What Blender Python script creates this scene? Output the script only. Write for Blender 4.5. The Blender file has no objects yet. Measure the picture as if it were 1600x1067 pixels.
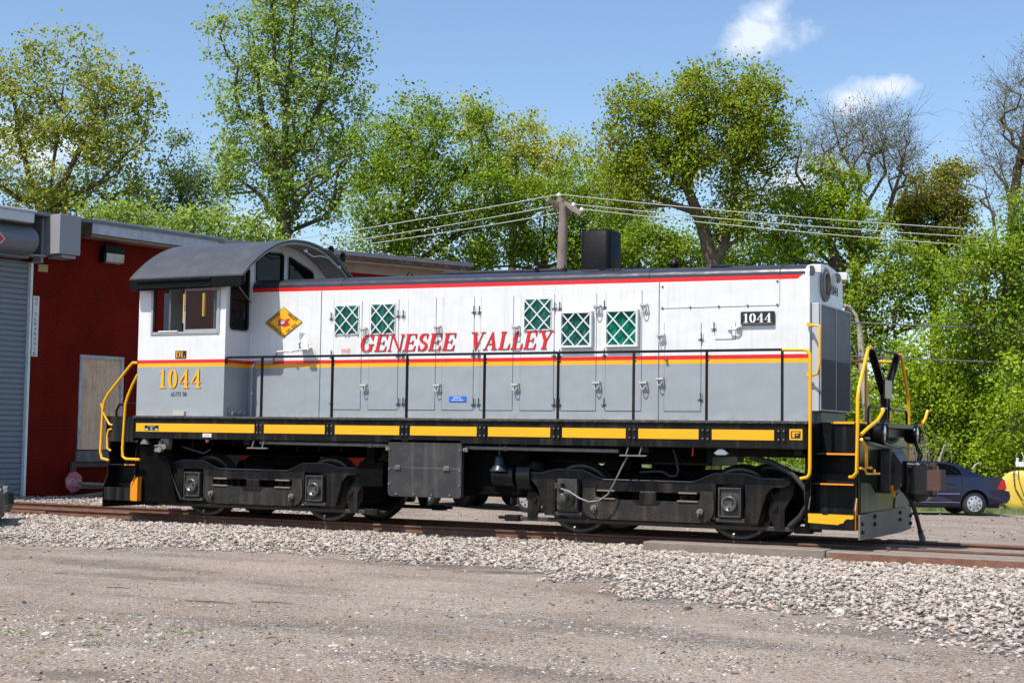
import bpy, bmesh, math, random
import numpy as np
from mathutils import Vector, Matrix
random.seed(7); RNG = np.random.default_rng(11)
SC = bpy.context.scene
COL = SC.collection
R = math.radians

# ---------------------------------------------------------------- camera
CAM = np.array([16.120, -20.881, 1.365]); YAW, PITCH, ROLL, FPX = 0.479, 0.0646, 0.0149, 2344.2
FW = np.array([-math.sin(YAW)*math.cos(PITCH), math.cos(YAW)*math.cos(PITCH), math.sin(PITCH)])
_r0 = np.array([math.cos(YAW), math.sin(YAW), 0.0]); _u0 = np.cross(_r0, FW)
RT = _r0*math.cos(ROLL) + _u0*math.sin(ROLL); UP = -_r0*math.sin(ROLL) + _u0*math.cos(ROLL)
cd = bpy.data.cameras.new('camera'); cam = bpy.data.objects.new('camera', cd); COL.objects.link(cam)
cd.sensor_width = 36; cd.lens = FPX/1600*36; cd.clip_end = 6000; cd.clip_start = 0.1
m = Matrix.Identity(4)
for i in range(3):
    m[i][0] = RT[i]; m[i][1] = UP[i]; m[i][2] = -FW[i]; m[i][3] = CAM[i]
cam.matrix_world = m
SC.camera = cam

def ray(px, py): return FW + RT*(px-800)/FPX - UP*(py-533.5)/FPX
def at(px, py, depth): return CAM + ray(px, py)*depth           # point at a distance along the view axis
def on(axis, val, px, py):                                        # point on an axis-aligned plane
    d = ray(px, py); i = 'XYZ'.index(axis); return CAM + d*(val-CAM[i])/d[i]

# ---------------------------------------------------------------- light
SUNV = np.array([-0.28, -1.0, 1.66]); SUNV = SUNV/np.linalg.norm(SUNV)
SUN_EL = math.asin(SUNV[2]); SUN_ROT = math.atan2(SUNV[0], SUNV[1])
sl = bpy.data.lights.new('sun', 'SUN'); sl.energy = 4.3; sl.angle = R(0.53); sl.color = (1.0, 0.955, 0.89)
so = bpy.data.objects.new('sun', sl); COL.objects.link(so)
so.rotation_euler = Vector(-SUNV).to_track_quat('-Z', 'Y').to_euler(); so.location = (0, -30, 40)
W = bpy.data.worlds.new('World'); SC.world = W; W.use_nodes = True
nt = W.node_tree; N = nt.nodes; L = nt.links; N.clear()
wo = N.new('ShaderNodeOutputWorld'); bg = N.new('ShaderNodeBackground'); sky = N.new('ShaderNodeTexSky')
sky.sky_type = 'NISHITA'; sky.sun_disc = False; sky.sun_elevation = SUN_EL; sky.sun_rotation = SUN_ROT
sky.air_density = 1.0; sky.dust_density = 0.7; sky.ozone_density = 3.0; sky.altitude = 150
bg.inputs['Strength'].default_value = 0.125
tc = N.new('ShaderNodeTexCoord')
def vm(op, a=None, b=None):
    n = N.new('ShaderNodeVectorMath'); n.operation = op
    for k, v in ((0, a), (1, b)):
        if v is None: continue
        if isinstance(v, bpy.types.NodeSocket): L.new(v, n.inputs[k])
        else: n.inputs[k].default_value = v
    return n
def ma(op, a=None, b=None, c=None, clamp=False):
    n = N.new('ShaderNodeMath'); n.operation = op; n.use_clamp = clamp
    for k, v in ((0, a), (1, b), (2, c)):
        if v is None: continue
        if isinstance(v, bpy.types.NodeSocket): L.new(v, n.inputs[k])
        else: n.inputs[k].default_value = v
    return n.outputs[0]
nz = N.new('ShaderNodeTexNoise'); nz.inputs['Scale'].default_value = 34; nz.inputs['Detail'].default_value = 7; nz.inputs['Roughness'].default_value = 0.6
L.new(tc.outputs['Generated'], nz.inputs['Vector'])
cl = None
for (px, py, rx, ry, dens) in [(1190, 58, 62, 30, 1.0), (1200, 22, 34, 26, .8), (1135, 70, 22, 10, .4), (1322, 156, 50, 26, 1.0), (1392, 137, 40, 20, 1.2),
                               (1240, 285, 70, 34, 1.0), (1285, 262, 50, 26, .9), (60, 235, 110, 42, 1.0), (10, 215, 60, 40, 1.0), (405, 345, 40, 24, .9),
                               (640, 350, 70, 50, .8), (1095, 275, 30, 20, .5), (2100, 160, 160, 70, .9), (-500, 120, 160, 60, .9), (2500, 400, 260, 60, .8), (-900, 350, 240, 70, .8)]:
    d = ray(px, py); d = d/np.linalg.norm(d)
    s = vm('SUBTRACT', tc.outputs['Generated'], tuple(d))
    # elliptical distance: horizontal and vertical components measured round the cloud's own direction
    dx = vm('DOT_PRODUCT', s.outputs[0], tuple(np.array([math.cos(YAW), math.sin(YAW), 0])*FPX/rx)).outputs['Value']
    dz = vm('DOT_PRODUCT', s.outputs[0], (0, 0, FPX/ry)).outputs['Value']
    dy = vm('DOT_PRODUCT', s.outputs[0], tuple(np.array([-math.sin(YAW), math.cos(YAW), 0])*FPX/(rx*3))).outputs['Value']
    r2 = ma('SQRT', ma('ADD', ma('ADD', ma('MULTIPLY', dx, dx), ma('MULTIPLY', dz, dz)), ma('MULTIPLY', dy, dy)))
    v = ma('SUBTRACT', 1.18, r2)
    v = ma('ADD', v, ma('MULTIPLY', ma('SUBTRACT', nz.outputs['Fac'], 0.5), 3.2))
    v = ma('MULTIPLY', v, 0.95*dens, clamp=True)
    cl = v if cl is None else ma('MAXIMUM', cl, v)
cl = ma('MULTIPLY', ma('POWER', cl, 1.25), 0.80, clamp=True)
mx = N.new('ShaderNodeMix'); mx.data_type = 'RGBA'
hs = N.new('ShaderNodeHueSaturation'); hs.inputs['Saturation'].default_value = 1.02; hs.inputs['Value'].default_value = 1.0
L.new(sky.outputs[0], hs.inputs['Color'])
L.new(cl, mx.inputs['Factor']); L.new(hs.outputs[0], mx.inputs['A']); mx.inputs['B'].default_value = (5.6, 5.9, 6.4, 1)
L.new(mx.outputs['Result'], bg.inputs['Color']); L.new(bg.outputs[0], wo.inputs['Surface'])
SC.view_settings.view_transform = 'Standard'; SC.view_settings.look = 'None'
SC.view_settings.exposure = 0.50; SC.view_settings.gamma = 1.0; SC.view_settings.use_curve_mapping = False

# ---------------------------------------------------------------- materials
def mat(name, col, rough=0.6, metal=0.0, var=0.12, scale=3.0, dirt=None, dirt_amt=0.0, dirt_scale=1.5, bump=0.0, bump_scale=40, coat=0.0, streak=None, spec=None):
    mt = bpy.data.materials.new(name); mt.use_nodes = True; nt = mt.node_tree; N = nt.nodes; L = nt.links
    b = N['Principled BSDF']; b.inputs['Roughness'].default_value = rough; b.inputs['Metallic'].default_value = metal
    if coat: b.inputs['Coat Weight'].default_value = coat; b.inputs['Coat Roughness'].default_value = 0.08
    if spec is not None: b.inputs['Specular IOR Level'].default_value = spec
    g = N.new('ShaderNodeNewGeometry'); n1 = N.new('ShaderNodeTexNoise'); n1.inputs['Scale'].default_value = scale; n1.inputs['Detail'].default_value = 6
    L.new(g.outputs['Position'], n1.inputs['Vector'])
    rmp = N.new('ShaderNodeMapRange'); rmp.inputs[1].default_value = 0.25; rmp.inputs[2].default_value = 0.75
    rmp.inputs[3].default_value = 1-var; rmp.inputs[4].default_value = 1+var; L.new(n1.outputs['Fac'], rmp.inputs[0])
    mm = N.new('ShaderNodeVectorMath'); mm.operation = 'SCALE'; mm.inputs[0].default_value = col[:3]; L.new(rmp.outputs[0], mm.inputs['Scale'])
    out = mm.outputs[0]
    mt['_c'] = 1
    def mixc(fac, a, bcol):
        x = N.new('ShaderNodeMix'); x.data_type = 'RGBA'; L.new(fac, x.inputs['Factor']); L.new(a, x.inputs['A']); x.inputs['B'].default_value = (*bcol[:3], 1); return x.outputs['Result']
    if dirt and dirt_amt:
        n2 = N.new('ShaderNodeTexNoise'); n2.inputs['Scale'].default_value = dirt_scale; n2.inputs['Detail'].default_value = 9; n2.inputs['Roughness'].default_value = .7
        L.new(g.outputs['Position'], n2.inputs['Vector'])
        r2 = N.new('ShaderNodeMapRange'); r2.inputs[1].default_value = .48; r2.inputs[2].default_value = .72; r2.inputs[4].default_value = dirt_amt; L.new(n2.outputs['Fac'], r2.inputs[0])
        out = mixc(r2.outputs[0], out, dirt)
    if streak:                                                    # vertical run-off streaks
        mp = N.new('ShaderNodeMapping'); mp.inputs['Scale'].default_value = (streak[1], streak[1], streak[1]*0.06); L.new(g.outputs['Position'], mp.inputs['Vector'])
        n3 = N.new('ShaderNodeTexNoise'); n3.inputs['Scale'].default_value = 1; n3.inputs['Detail'].default_value = 5; L.new(mp.outputs[0], n3.inputs['Vector'])
        r3 = N.new('ShaderNodeMapRange'); r3.inputs[1].default_value = .52; r3.inputs[2].default_value = .75; r3.inputs[4].default_value = streak[2]; L.new(n3.outputs['Fac'], r3.inputs[0])
        out = mixc(r3.outputs[0], out, streak[0])
    L.new(out, b.inputs['Base Color'])
    if bump:
        n4 = N.new('ShaderNodeTexNoise'); n4.inputs['Scale'].default_value = bump_scale; n4.inputs['Detail'].default_value = 4; L.new(g.outputs['Position'], n4.inputs['Vector'])
        bm_ = N.new('ShaderNodeBump'); bm_.inputs['Strength'].default_value = bump; bm_.inputs['Distance'].default_value = 0.02
        L.new(n4.outputs['Fac'], bm_.inputs['Height']); L.new(bm_.outputs[0], b.inputs['Normal'])
    return mt
M = {}
DUST = (0.22, 0.19, 0.16)
M['black'] = mat('black_paint', (0.006, 0.006, 0.0065), .38, dirt=(0.05, 0.043, 0.036), dirt_amt=.3, streak=((0.09, 0.078, 0.068), 9, .3), bump=.1, spec=.14)
M['black_gloss'] = mat('black_gloss_paint', (0.006, 0.006, 0.007), .22, dirt=(0.05, 0.045, 0.04), dirt_amt=.2, spec=.3)
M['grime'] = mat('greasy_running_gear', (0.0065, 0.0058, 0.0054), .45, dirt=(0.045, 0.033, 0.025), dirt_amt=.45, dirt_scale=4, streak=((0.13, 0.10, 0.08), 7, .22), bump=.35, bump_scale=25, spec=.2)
M['grime_lit'] = mat('lit_dusty_scuffed_casting', (0.022, 0.019, 0.017), .5, dirt=(0.075, 0.055, 0.042), dirt_amt=.5, dirt_scale=5, streak=((0.16, 0.12, 0.09), 8, .3), bump=.4, bump_scale=30, spec=.25)  # lighter grime: sunlit look of the lower beam in the colour, plus dust, scuffs
M['grime2'] = mat('dark_underframe', (0.0045, 0.0042, 0.004), .6, dirt=(0.018, 0.013, 0.010), dirt_amt=.4, dirt_scale=5, spec=.04)
M['roof'] = mat('dark_grey_roof_paint', (0.030, 0.031, 0.042), .38, dirt=(0.10, 0.12, 0.12), dirt_amt=.35, dirt_scale=2.5, bump=.06)
M['cabroof'] = mat('cab_roof_grey', (0.056, 0.057, 0.064), .45, dirt=(0.17, 0.15, 0.13), dirt_amt=.22, dirt_scale=3)
M['yellow'] = mat('yellow_paint', (0.80, 0.385, 0.002), .38, var=.05, dirt=(0.55, 0.20, 0.01), dirt_amt=.25)
M['yellow_rail'] = mat('yellow_handrail_paint', (0.80, 0.385, 0.003), .35, var=.05)
M['orange'] = mat('orange_yellow_paint', (0.72, 0.25, 0.005), .4, var=.08)
M['white'] = mat('white_paint', (0.66, 0.66, 0.65), .35, var=.02, streak=((0.55, 0.54, 0.51), 8, .25), coat=.15)
M['grey'] = mat('grey_paint', (0.265, 0.285, 0.30), .35, var=.04)
M['red'] = mat('red_paint', (0.62, 0.012, 0.010), .4, var=.05)
M['reflect_plate'] = mat('black_plate_green_reflection', (0.010, 0.012, 0.005), .22, dirt=(0.06, 0.06, 0.03), dirt_amt=.3, spec=.3)  # reflected greenery painted into the black as green tint and olive patches
M['pilot'] = mat('dusty_pilot_plate', (0.155, 0.135, 0.112), .6, dirt=(0.05, 0.045, 0.04), dirt_amt=.6, streak=((0.07, 0.06, 0.05), 8, .5), bump=.2)
M['steel'] = mat('worn_steel', (0.24, 0.23, 0.22), .35, metal=.8, var=.2)
M['dullsteel'] = mat('dull_steel', (0.20, 0.19, 0.18), .5, metal=.3, var=.25, dirt=(0.08, 0.06, 0.05), dirt_amt=.6, dirt_scale=8)
M['tread'] = mat('wheel_steel', (0.075, 0.066, 0.060), .36, metal=.55, var=.3, dirt=(0.18, 0.10, 0.06), dirt_amt=.35, dirt_scale=3)
M['rust'] = mat('rusty_rail', (0.19, 0.085, 0.052), .75, var=.3, scale=5, dirt=(0.09, 0.045, 0.03), dirt_amt=.7, dirt_scale=3, bump=.4, bump_scale=30)
M['rusty_iron'] = mat('rusty_iron', (0.085, 0.040, 0.028), .6, var=.3, dirt=(0.05, 0.03, 0.025), dirt_amt=.8, dirt_scale=6, bump=.3)
M['wood_grey'] = mat('weathered_timber', (0.215, 0.175, 0.14), .85, var=.25, scale=6, dirt=(0.12, 0.09, 0.07), dirt_amt=.6, dirt_scale=3, bump=.5, bump_scale=30)
M['rubber'] = mat('rubber', (0.018, 0.018, 0.018), .7, dirt=(0.09, 0.08, 0.07), dirt_amt=.4)
M['galv'] = mat('galvanised_grey', (0.27, 0.29, 0.32), .45, metal=.2, var=.1)
M['silver'] = mat('silver_wheel_paint', (0.55, 0.55, 0.55), .3, metal=.5, var=.08)
M['cabinside'] = mat('cab_interior_green', (0.10, 0.15, 0.14), .6)
M['dark'] = mat('dark_interior', (0.012, 0.013, 0.014), .7)
M['bell'] = mat('bell_metal', (0.04, 0.05, 0.06), .35, metal=.4)
M['lens'] = mat('lamp_lens', (0.5, 0.5, 0.5), .08, metal=.6, var=.1)
M['text_black'] = mat('black_lettering', (0.012, 0.012, 0.012), .45, var=0)
M['text_dk'] = mat('charcoal_lettering', (0.05, 0.05, 0.055), .45, var=0)
M['text_red'] = mat('red_lettering', (0.60, 0.010, 0.012), .4, var=.03)
M['text_pink'] = mat('faded_red_lettering', (0.72, 0.25, 0.24), .6, var=.1)
M['text_white'] = mat('white_lettering', (0.78, 0.78, 0.76), .4, var=0)
M['blue_sign'] = mat('blue_sign', (0.01, 0.13, 0.62), .4, var=.03)
M['ivory'] = mat('white_sign', (0.66, 0.66, 0.66), .5, var=.04)
M['tan'] = mat('tan_box_paint', (0.42, 0.40, 0.34), .6, var=.1)
M['hood_gap'] = mat('door_gap_dark_grey', (0.10, 0.10, 0.10), .8)

def banded():                                                     # paint scheme of cab and hood: bands at fixed heights
    mt = mat('banded_body_paint', (1, 1, 1), .34, var=.02, coat=.12)
    nt = mt.node_tree; N = nt.nodes; L = nt.links; b = N['Principled BSDF']
    src = b.inputs['Base Color'].links[0].from_socket
    g = N.new('ShaderNodeNewGeometry'); sx = N.new('ShaderNodeSeparateXYZ'); L.new(g.outputs['Position'], sx.inputs[0])
    def mth(op, a, bb, clamp=False):
        n = N.new('ShaderNodeMath'); n.operation = op; n.use_clamp = clamp
        for k, v in ((0, a), (1, bb)):
            if isinstance(v, bpy.types.NodeSocket): L.new(v, n.inputs[k])
            else: n.inputs[k].default_value = v
        return n.outputs[0]
    z = sx.outputs['Z']; x = sx.outputs['X']
    zr = mth('ADD', z, mth('MULTIPLY', mth('SUBTRACT', x, 3.44), 0.0113))          # sloping roof line
    def mixc(f, a, c):
        k = N.new('ShaderNodeMix'); k.data_type = 'RGBA'; L.new(f, k.inputs['Factor'])
        if isinstance(a, tuple): k.inputs['A'].default_value = (*a, 1)
        else: L.new(a, k.inputs['A'])
        if isinstance(c, tuple): k.inputs['B'].default_value = (*c, 1)
        else: L.new(c, k.inputs['B'])
        return k.outputs['Result']
    # white with faint streaks, grey below with dust at the foot
    mp = N.new('ShaderNodeMapping'); mp.inputs['Scale'].default_value = (14, 14, 0.8); L.new(g.outputs['Position'], mp.inputs['Vector'])
    ns = N.new('ShaderNodeTexNoise'); ns.inputs['Scale'].default_value = 1; ns.inputs['Detail'].default_value = 8; ns.inputs['Roughness'].default_value = .65; L.new(mp.outputs[0], ns.inputs['Vector'])
    st = N.new('ShaderNodeMapRange'); st.inputs[1].default_value = .5; st.inputs[2].default_value = .8; st.inputs[4].default_value = .45; L.new(ns.outputs['Fac'], st.inputs[0])
    c = (0.275, 0.30, 0.318)
    white = mixc(st.outputs[0], (0.655, 0.655, 0.645), (0.44, 0.42, 0.385))
    nd = N.new('ShaderNodeTexNoise'); nd.inputs['Scale'].default_value = 7; nd.inputs['Detail'].default_value = 8; L.new(g.outputs['Position'], nd.inputs['Vector'])
    foot = mth('MULTIPLY', mth('SUBTRACT', 1.80, z), 5.0, True)
    foot = mth('MULTIPLY', foot, mth('MULTIPLY', mth('SUBTRACT', nd.outputs['Fac'], .33), 3, True), True)
    grey = mixc(foot, c, (0.42, 0.39, 0.34))
    grey = mixc(mth('MULTIPLY', st.outputs[0], .45), grey, (0.40, 0.39, 0.37))
    out = mixc(mth('GREATER_THAN', z, 2.462), grey, (0.80, 0.385, 0.002))
    out = mixc(mth('GREATER_THAN', z, 2.522), out, (0.62, 0.012, 0.010))
    out = mixc(mth('GREATER_THAN', z, 2.580), out, white)
    hood = mth('GREATER_THAN', x, 0.86)
    # red band under the roof, its front end cut at a slant
    redend = mth('MULTIPLY', mth('LESS_THAN', mth('SUBTRACT', x, mth('MULTIPLY', mth('SUBTRACT', zr, 3.69), 1.3)), 10.13), mth('LESS_THAN', zr, 3.755))
    out = mixc(mth('MULTIPLY', mth('MULTIPLY', hood, redend), mth('GREATER_THAN', zr, 3.69)), out, (0.62, 0.012, 0.010))
    out = mixc(mth('MULTIPLY', mth('MULTIPLY', hood, mth('LESS_THAN', x, 10.24)), mth('GREATER_THAN', zr, 3.752)), out, (0.028, 0.029, 0.040))
    mul = N.new('ShaderNodeMix'); mul.data_type = 'RGBA'; mul.blend_type = 'MULTIPLY'; mul.inputs['Factor'].default_value = 1
    L.new(out, mul.inputs['A']); L.new(src, mul.inputs['B']); L.new(mul.outputs['Result'], b.inputs['Base Color'])
    nb = N.new('ShaderNodeTexNoise'); nb.inputs['Scale'].default_value = 2.2; nb.inputs['Detail'].default_value = 2; L.new(g.outputs['Position'], nb.inputs['Vector'])
    bp = N.new('ShaderNodeBump'); bp.inputs['Strength'].default_value = .4; bp.inputs['Distance'].default_value = .05; L.new(nb.outputs['Fac'], bp.inputs['Height']); L.new(bp.outputs[0], b.inputs['Normal'])
    return mt
M['body'] = banded()

def glass(name, tint=(0.8, 0.9, 0.88), clear=.75):
    mt = bpy.data.materials.new(name); mt.use_nodes = True; nt = mt.node_tree; N = nt.nodes; L = nt.links; N.clear()
    o = N.new('ShaderNodeOutputMaterial'); t = N.new('ShaderNodeBsdfTransparent'); t.inputs[0].default_value = (*[c*clear for c in tint], 1)
    g = N.new('ShaderNodeBsdfGlossy'); g.inputs['Roughness'].default_value = .02; g.inputs[0].default_value = (.9, .9, .9, 1)
    f = N.new('ShaderNodeFresnel'); f.inputs[0].default_value = 1.32 if clear > .6 else 1.25; x = N.new('ShaderNodeMixShader')
    L.new(f.outputs[0], x.inputs[0]); L.new(t.outputs[0], x.inputs[1]); L.new(g.outputs[0], x.inputs[2]); L.new(x.outputs[0], o.inputs[0]); return mt
M['glass'] = glass('window_glass'); M['glass_dark'] = glass('dusty_dark_glass', (.5, .5, .42), .22); M['glass_car'] = glass('tinted_car_glass', (.7, .85, .75), .8)

def pleats():
    mt = mat('pleated_filter_cloth', (0.045, 0.24, 0.19), .8, var=.25, scale=20)
    return mt
M['filter'] = pleats()
M['filter2'] = mat('bright_pleated_filter_cloth', (0.012, 0.34, 0.22), .8, var=.2, scale=20)

def grille():
    mt = mat('radiator_mesh', (0.30, 0.30, 0.31), .5, var=.1, metal=.2)
    nt = mt.node_tree; N = nt.nodes; L = nt.links; b = N['Principled BSDF']; src = b.inputs['Base Color'].links[0].from_socket
    g = N.new('ShaderNodeNewGeometry'); sx = N.new('ShaderNodeSeparateXYZ'); L.new(g.outputs['Position'], sx.inputs[0])
    n = N.new('ShaderNodeMath'); n.operation = 'GREATER_THAN'; n.inputs[1].default_value = 2.52; L.new(sx.outputs['Z'], n.inputs[0])
    x = N.new('ShaderNodeMix'); x.data_type = 'RGBA'; x.inputs['A'].default_value = (0.10, 0.105, 0.12, 1); L.new(src, x.inputs['B']); L.new(n.outputs[0], x.inputs['Factor'])
    L.new(x.outputs['Result'], b.inputs['Base Color']); return mt
M['grille'] = grille()

# ---------------------------------------------------------------- mesh building
ORG = {}                                                          # origin of each object in its frame's coordinates
class MB:
    def __init__(s): s.v = []; s.f = []; s.m = []; s.sm = []
    def add(s, vs, fs, mi=0, smooth=False):
        o = len(s.v); s.v += [tuple(float(c) for c in p) for p in vs]
        for f in fs: s.f.append([i+o for i in f]); s.m.append(mi); s.sm.append(smooth)
        return s
    def box(s, x0, x1, y0, y1, z0, z1, mi=0):
        vs = [(x, y, z) for x in (x0, x1) for y in (y0, y1) for z in (z0, z1)]
        return s.add(vs, [(0, 1, 3, 2), (4, 6, 7, 5), (0, 4, 5, 1), (2, 3, 7, 6), (0, 2, 6, 4), (1, 5, 7, 3)], mi)
    def obox(s, c, ax, ay, az, mi=0):                             # oriented box: centre and three half-vectors
        c, ax, ay, az = map(np.array, (c, ax, ay, az))
        vs = [c+i*ax+j*ay+k*az for i in (-1, 1) for j in (-1, 1) for k in (-1, 1)]
        return s.add(vs, [(0, 1, 3, 2), (4, 6, 7, 5), (0, 4, 5, 1), (2, 3, 7, 6), (0, 2, 6, 4), (1, 5, 7, 3)], mi)
    def prism(s, poly, a, b, axis='Y', mi=0, smooth=False):       # polygon (two remaining coords) extruded from a to b
        n = len(poly)
        def P(p, t): return {'X': (t, p[0], p[1]), 'Y': (p[0], t, p[1]), 'Z': (p[0], p[1], t)}[axis]
        vs = [P(p, a) for p in poly] + [P(p, b) for p in poly]
        s.add(vs, [tuple(range(n)), tuple(range(2*n-1, n-1, -1))], mi)
        return s.add(vs, [(i, i+n, (i+1) % n+n, (i+1) % n) for i in range(n)], mi, smooth)
    def tube(s, pts, r, seg=8, mi=0, cap=True, closed=False):
        pts = [np.array(p, float) for p in pts]; n = len(pts); rs = r if isinstance(r, (list, tuple, np.ndarray)) else [r]*n
        vs = []; prev = None
        for i, p in enumerate(pts):
            if closed: t = pts[(i+1) % n]-pts[i-1]
            else: t = pts[min(i+1, n-1)]-pts[max(i-1, 0)]
            t = t/(np.linalg.norm(t)+1e-9)
            if prev is None:
                a = np.array([0, 0, 1.]) if abs(t[2]) < .9 else np.array([1., 0, 0]); u = np.cross(t, a)
            else: u = prev-t*np.dot(prev, t)
            u = u/(np.linalg.norm(u)+1e-9); w = np.cross(t, u); prev = u
            vs += [p+rs[i]*(u*math.cos(2*math.pi*k/seg)+w*math.sin(2*math.pi*k/seg)) for k in range(seg)]
        fs = []
        for i in range(n if closed else n-1):
            j = (i+1) % n
            fs += [(i*seg+k, i*seg+(k+1) % seg, j*seg+(k+1) % seg, j*seg+k) for k in range(seg)]
        s.add(vs, fs, mi, True)
        if cap and not closed: s.add(vs, [tuple(range(seg-1, -1, -1)), tuple(range((n-1)*seg, n*seg))], mi)
        return s
    def lathe(s, c, prof, axis='Y', seg=32, mi=0, smooth=True, arc=(0, 2*math.pi)):  # prof: (radius, offset along the axis)
        full = abs(arc[1]-arc[0]-2*math.pi) < 1e-6; k = seg if full else seg+1
        vs = []
        for (r, t) in prof:
            for i in range(k):
                a = arc[0]+(arc[1]-arc[0])*i/seg; p, q = r*math.cos(a), r*math.sin(a)
                o = {'X': (t, p, q), 'Y': (p, t, q), 'Z': (p, q, t)}[axis]; vs.append((c[0]+o[0], c[1]+o[1], c[2]+o[2]))
        fs = []
        for j in range(len(prof)-1):
            for i in range(k if full else k-1):
                i2 = (i+1) % k; fs.append((j*k+i, j*k+i2, (j+1)*k+i2, (j+1)*k+i))
        return s.add(vs, fs, mi, smooth)
    def cyl(s, c, r, a, b, axis='Y', seg=20, mi=0):
        s.lathe(c, [(r, a), (r, b)], axis, seg, mi)
        s.lathe(c, [(0, a), (r, a)], axis, seg, mi, False); return s.lathe(c, [(r, b), (0, b)], axis, seg, mi, False)
    def plate(s, poly, Y, t, mi=0): return s.prism(poly, Y, Y+t, 'Y', mi)
    def mesh(s, name, mats, org):
        me = bpy.data.meshes.new(name)
        me.from_pydata([(p[0]-org[0], p[1]-org[1], p[2]-org[2]) for p in s.v], [], s.f)
        for mm_ in mats: me.materials.append(mm_)
        me.polygons.foreach_set('material_index', s.m); me.polygons.foreach_set('use_smooth', s.sm)
        bm = bmesh.new(); bm.from_mesh(me); bmesh.ops.recalc_face_normals(bm, faces=bm.faces); bm.to_mesh(me); bm.free()
        me.update(); return me
    def build(s, name, mats, parent=None, label=None, cat=None, group=None, kind=None, bevel=0, org=None, seg=1, auto=True):
        mats = mats if isinstance(mats, (list, tuple)) else [mats]
        mats = [M[k] if isinstance(k, str) else k for k in mats]
        if org is None:
            a = np.array(s.v); lo, hi = a.min(0), a.max(0); org = ((lo[0]+hi[0])/2, (lo[1]+hi[1])/2, lo[2])
        o = bpy.data.objects.new(name, s.mesh(name, mats, org)); COL.objects.link(o)
        put(o, org, parent)
        tag(o, label, cat, group, kind)
        if bevel:
            bv = o.modifiers.new('bevel', 'BEVEL'); bv.width = bevel; bv.segments = seg; bv.limit_method = 'ANGLE'; bv.angle_limit = R(40); bv.harden_normals = False
        return o
def put(o, org, parent):
    ORG[o.name] = np.array(org, float)
    if parent is not None:
        o.parent = parent; o.location = tuple(np.array(org)-ORG[parent.name])
    else: o.location = tuple(org)
def tag(o, label=None, cat=None, group=None, kind=None):
    if label: o['label'] = label
    if cat: o['category'] = cat
    if group: o['group'] = group
    if kind: o['kind'] = kind
    return o
def thing(name, loc, label, cat, group=None, rz=0, org=None):
    o = bpy.data.objects.new(name, None); COL.objects.link(o); o.location = tuple(loc); o.rotation_euler = (0, 0, rz); o.empty_display_size = .3
    ORG[o.name] = np.array(loc if org is None else org, float); tag(o, label, cat, group); return o
def dup(src, org, parent=None, label=None):
    o = src.copy(); COL.objects.link(o); put(o, org, parent if parent is not None else src.parent)
    if label: o['label'] = label
    return o

# ---------------------------------------------------------------- serif lettering
def pen(pts, thin, thick, p=1.5):                                 # stroke whose width grows where it runs vertically
    pts = np.array(pts, float); n = len(pts); quads = []; Lf = []; Rt = []
    for i in range(n):
        t = pts[min(i+1, n-1)]-pts[max(i-1, 0)]; t = t/(np.linalg.norm(t)+1e-9)
        w = thin+(thick-thin)*abs(t[1])**p; nn = np.array([-t[1], t[0]])*w/2
        Lf.append(pts[i]+nn); Rt.append(pts[i]-nn)
    return ('strip', Lf, Rt)
def arc(cx, cy, rx, ry, a0, a1, n=18):
    return [(cx+rx*math.cos(R(a0+(a1-a0)*i/n)), cy+ry*math.sin(R(a0+(a1-a0)*i/n))) for i in range(n+1)]
def stem(x, w, y0=0, y1=1, s=.09, sy=.045, bot=True, top=True):
    o = [('poly', [(x, y0), (x+w, y0), (x+w, y1), (x, y1)])]
    if bot: o.append(('poly', [(x-s, y0), (x+w+s, y0), (x+w+s, y0+sy), (x+w, y0+sy*2), (x, y0+sy*2), (x-s, y0+sy)]))
    if top: o.append(('poly', [(x-s, y1), (x+w+s, y1), (x+w+s, y1-sy), (x+w, y1-sy*2), (x, y1-sy*2), (x-s, y1-sy)]))
    return o
def arm(x0, x1, y, h, up, t=.045):                                # horizontal arm with a wedge at its end
    d = 1 if up else -1
    return [('poly', [(x0, y), (x1, y), (x1, y+d*h), (x1-.035, y+d*h), (x1-.10, y+d*(t+.03)), (x1-.16, y+d*t), (x0, y+d*t)])]
K = .17
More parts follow.
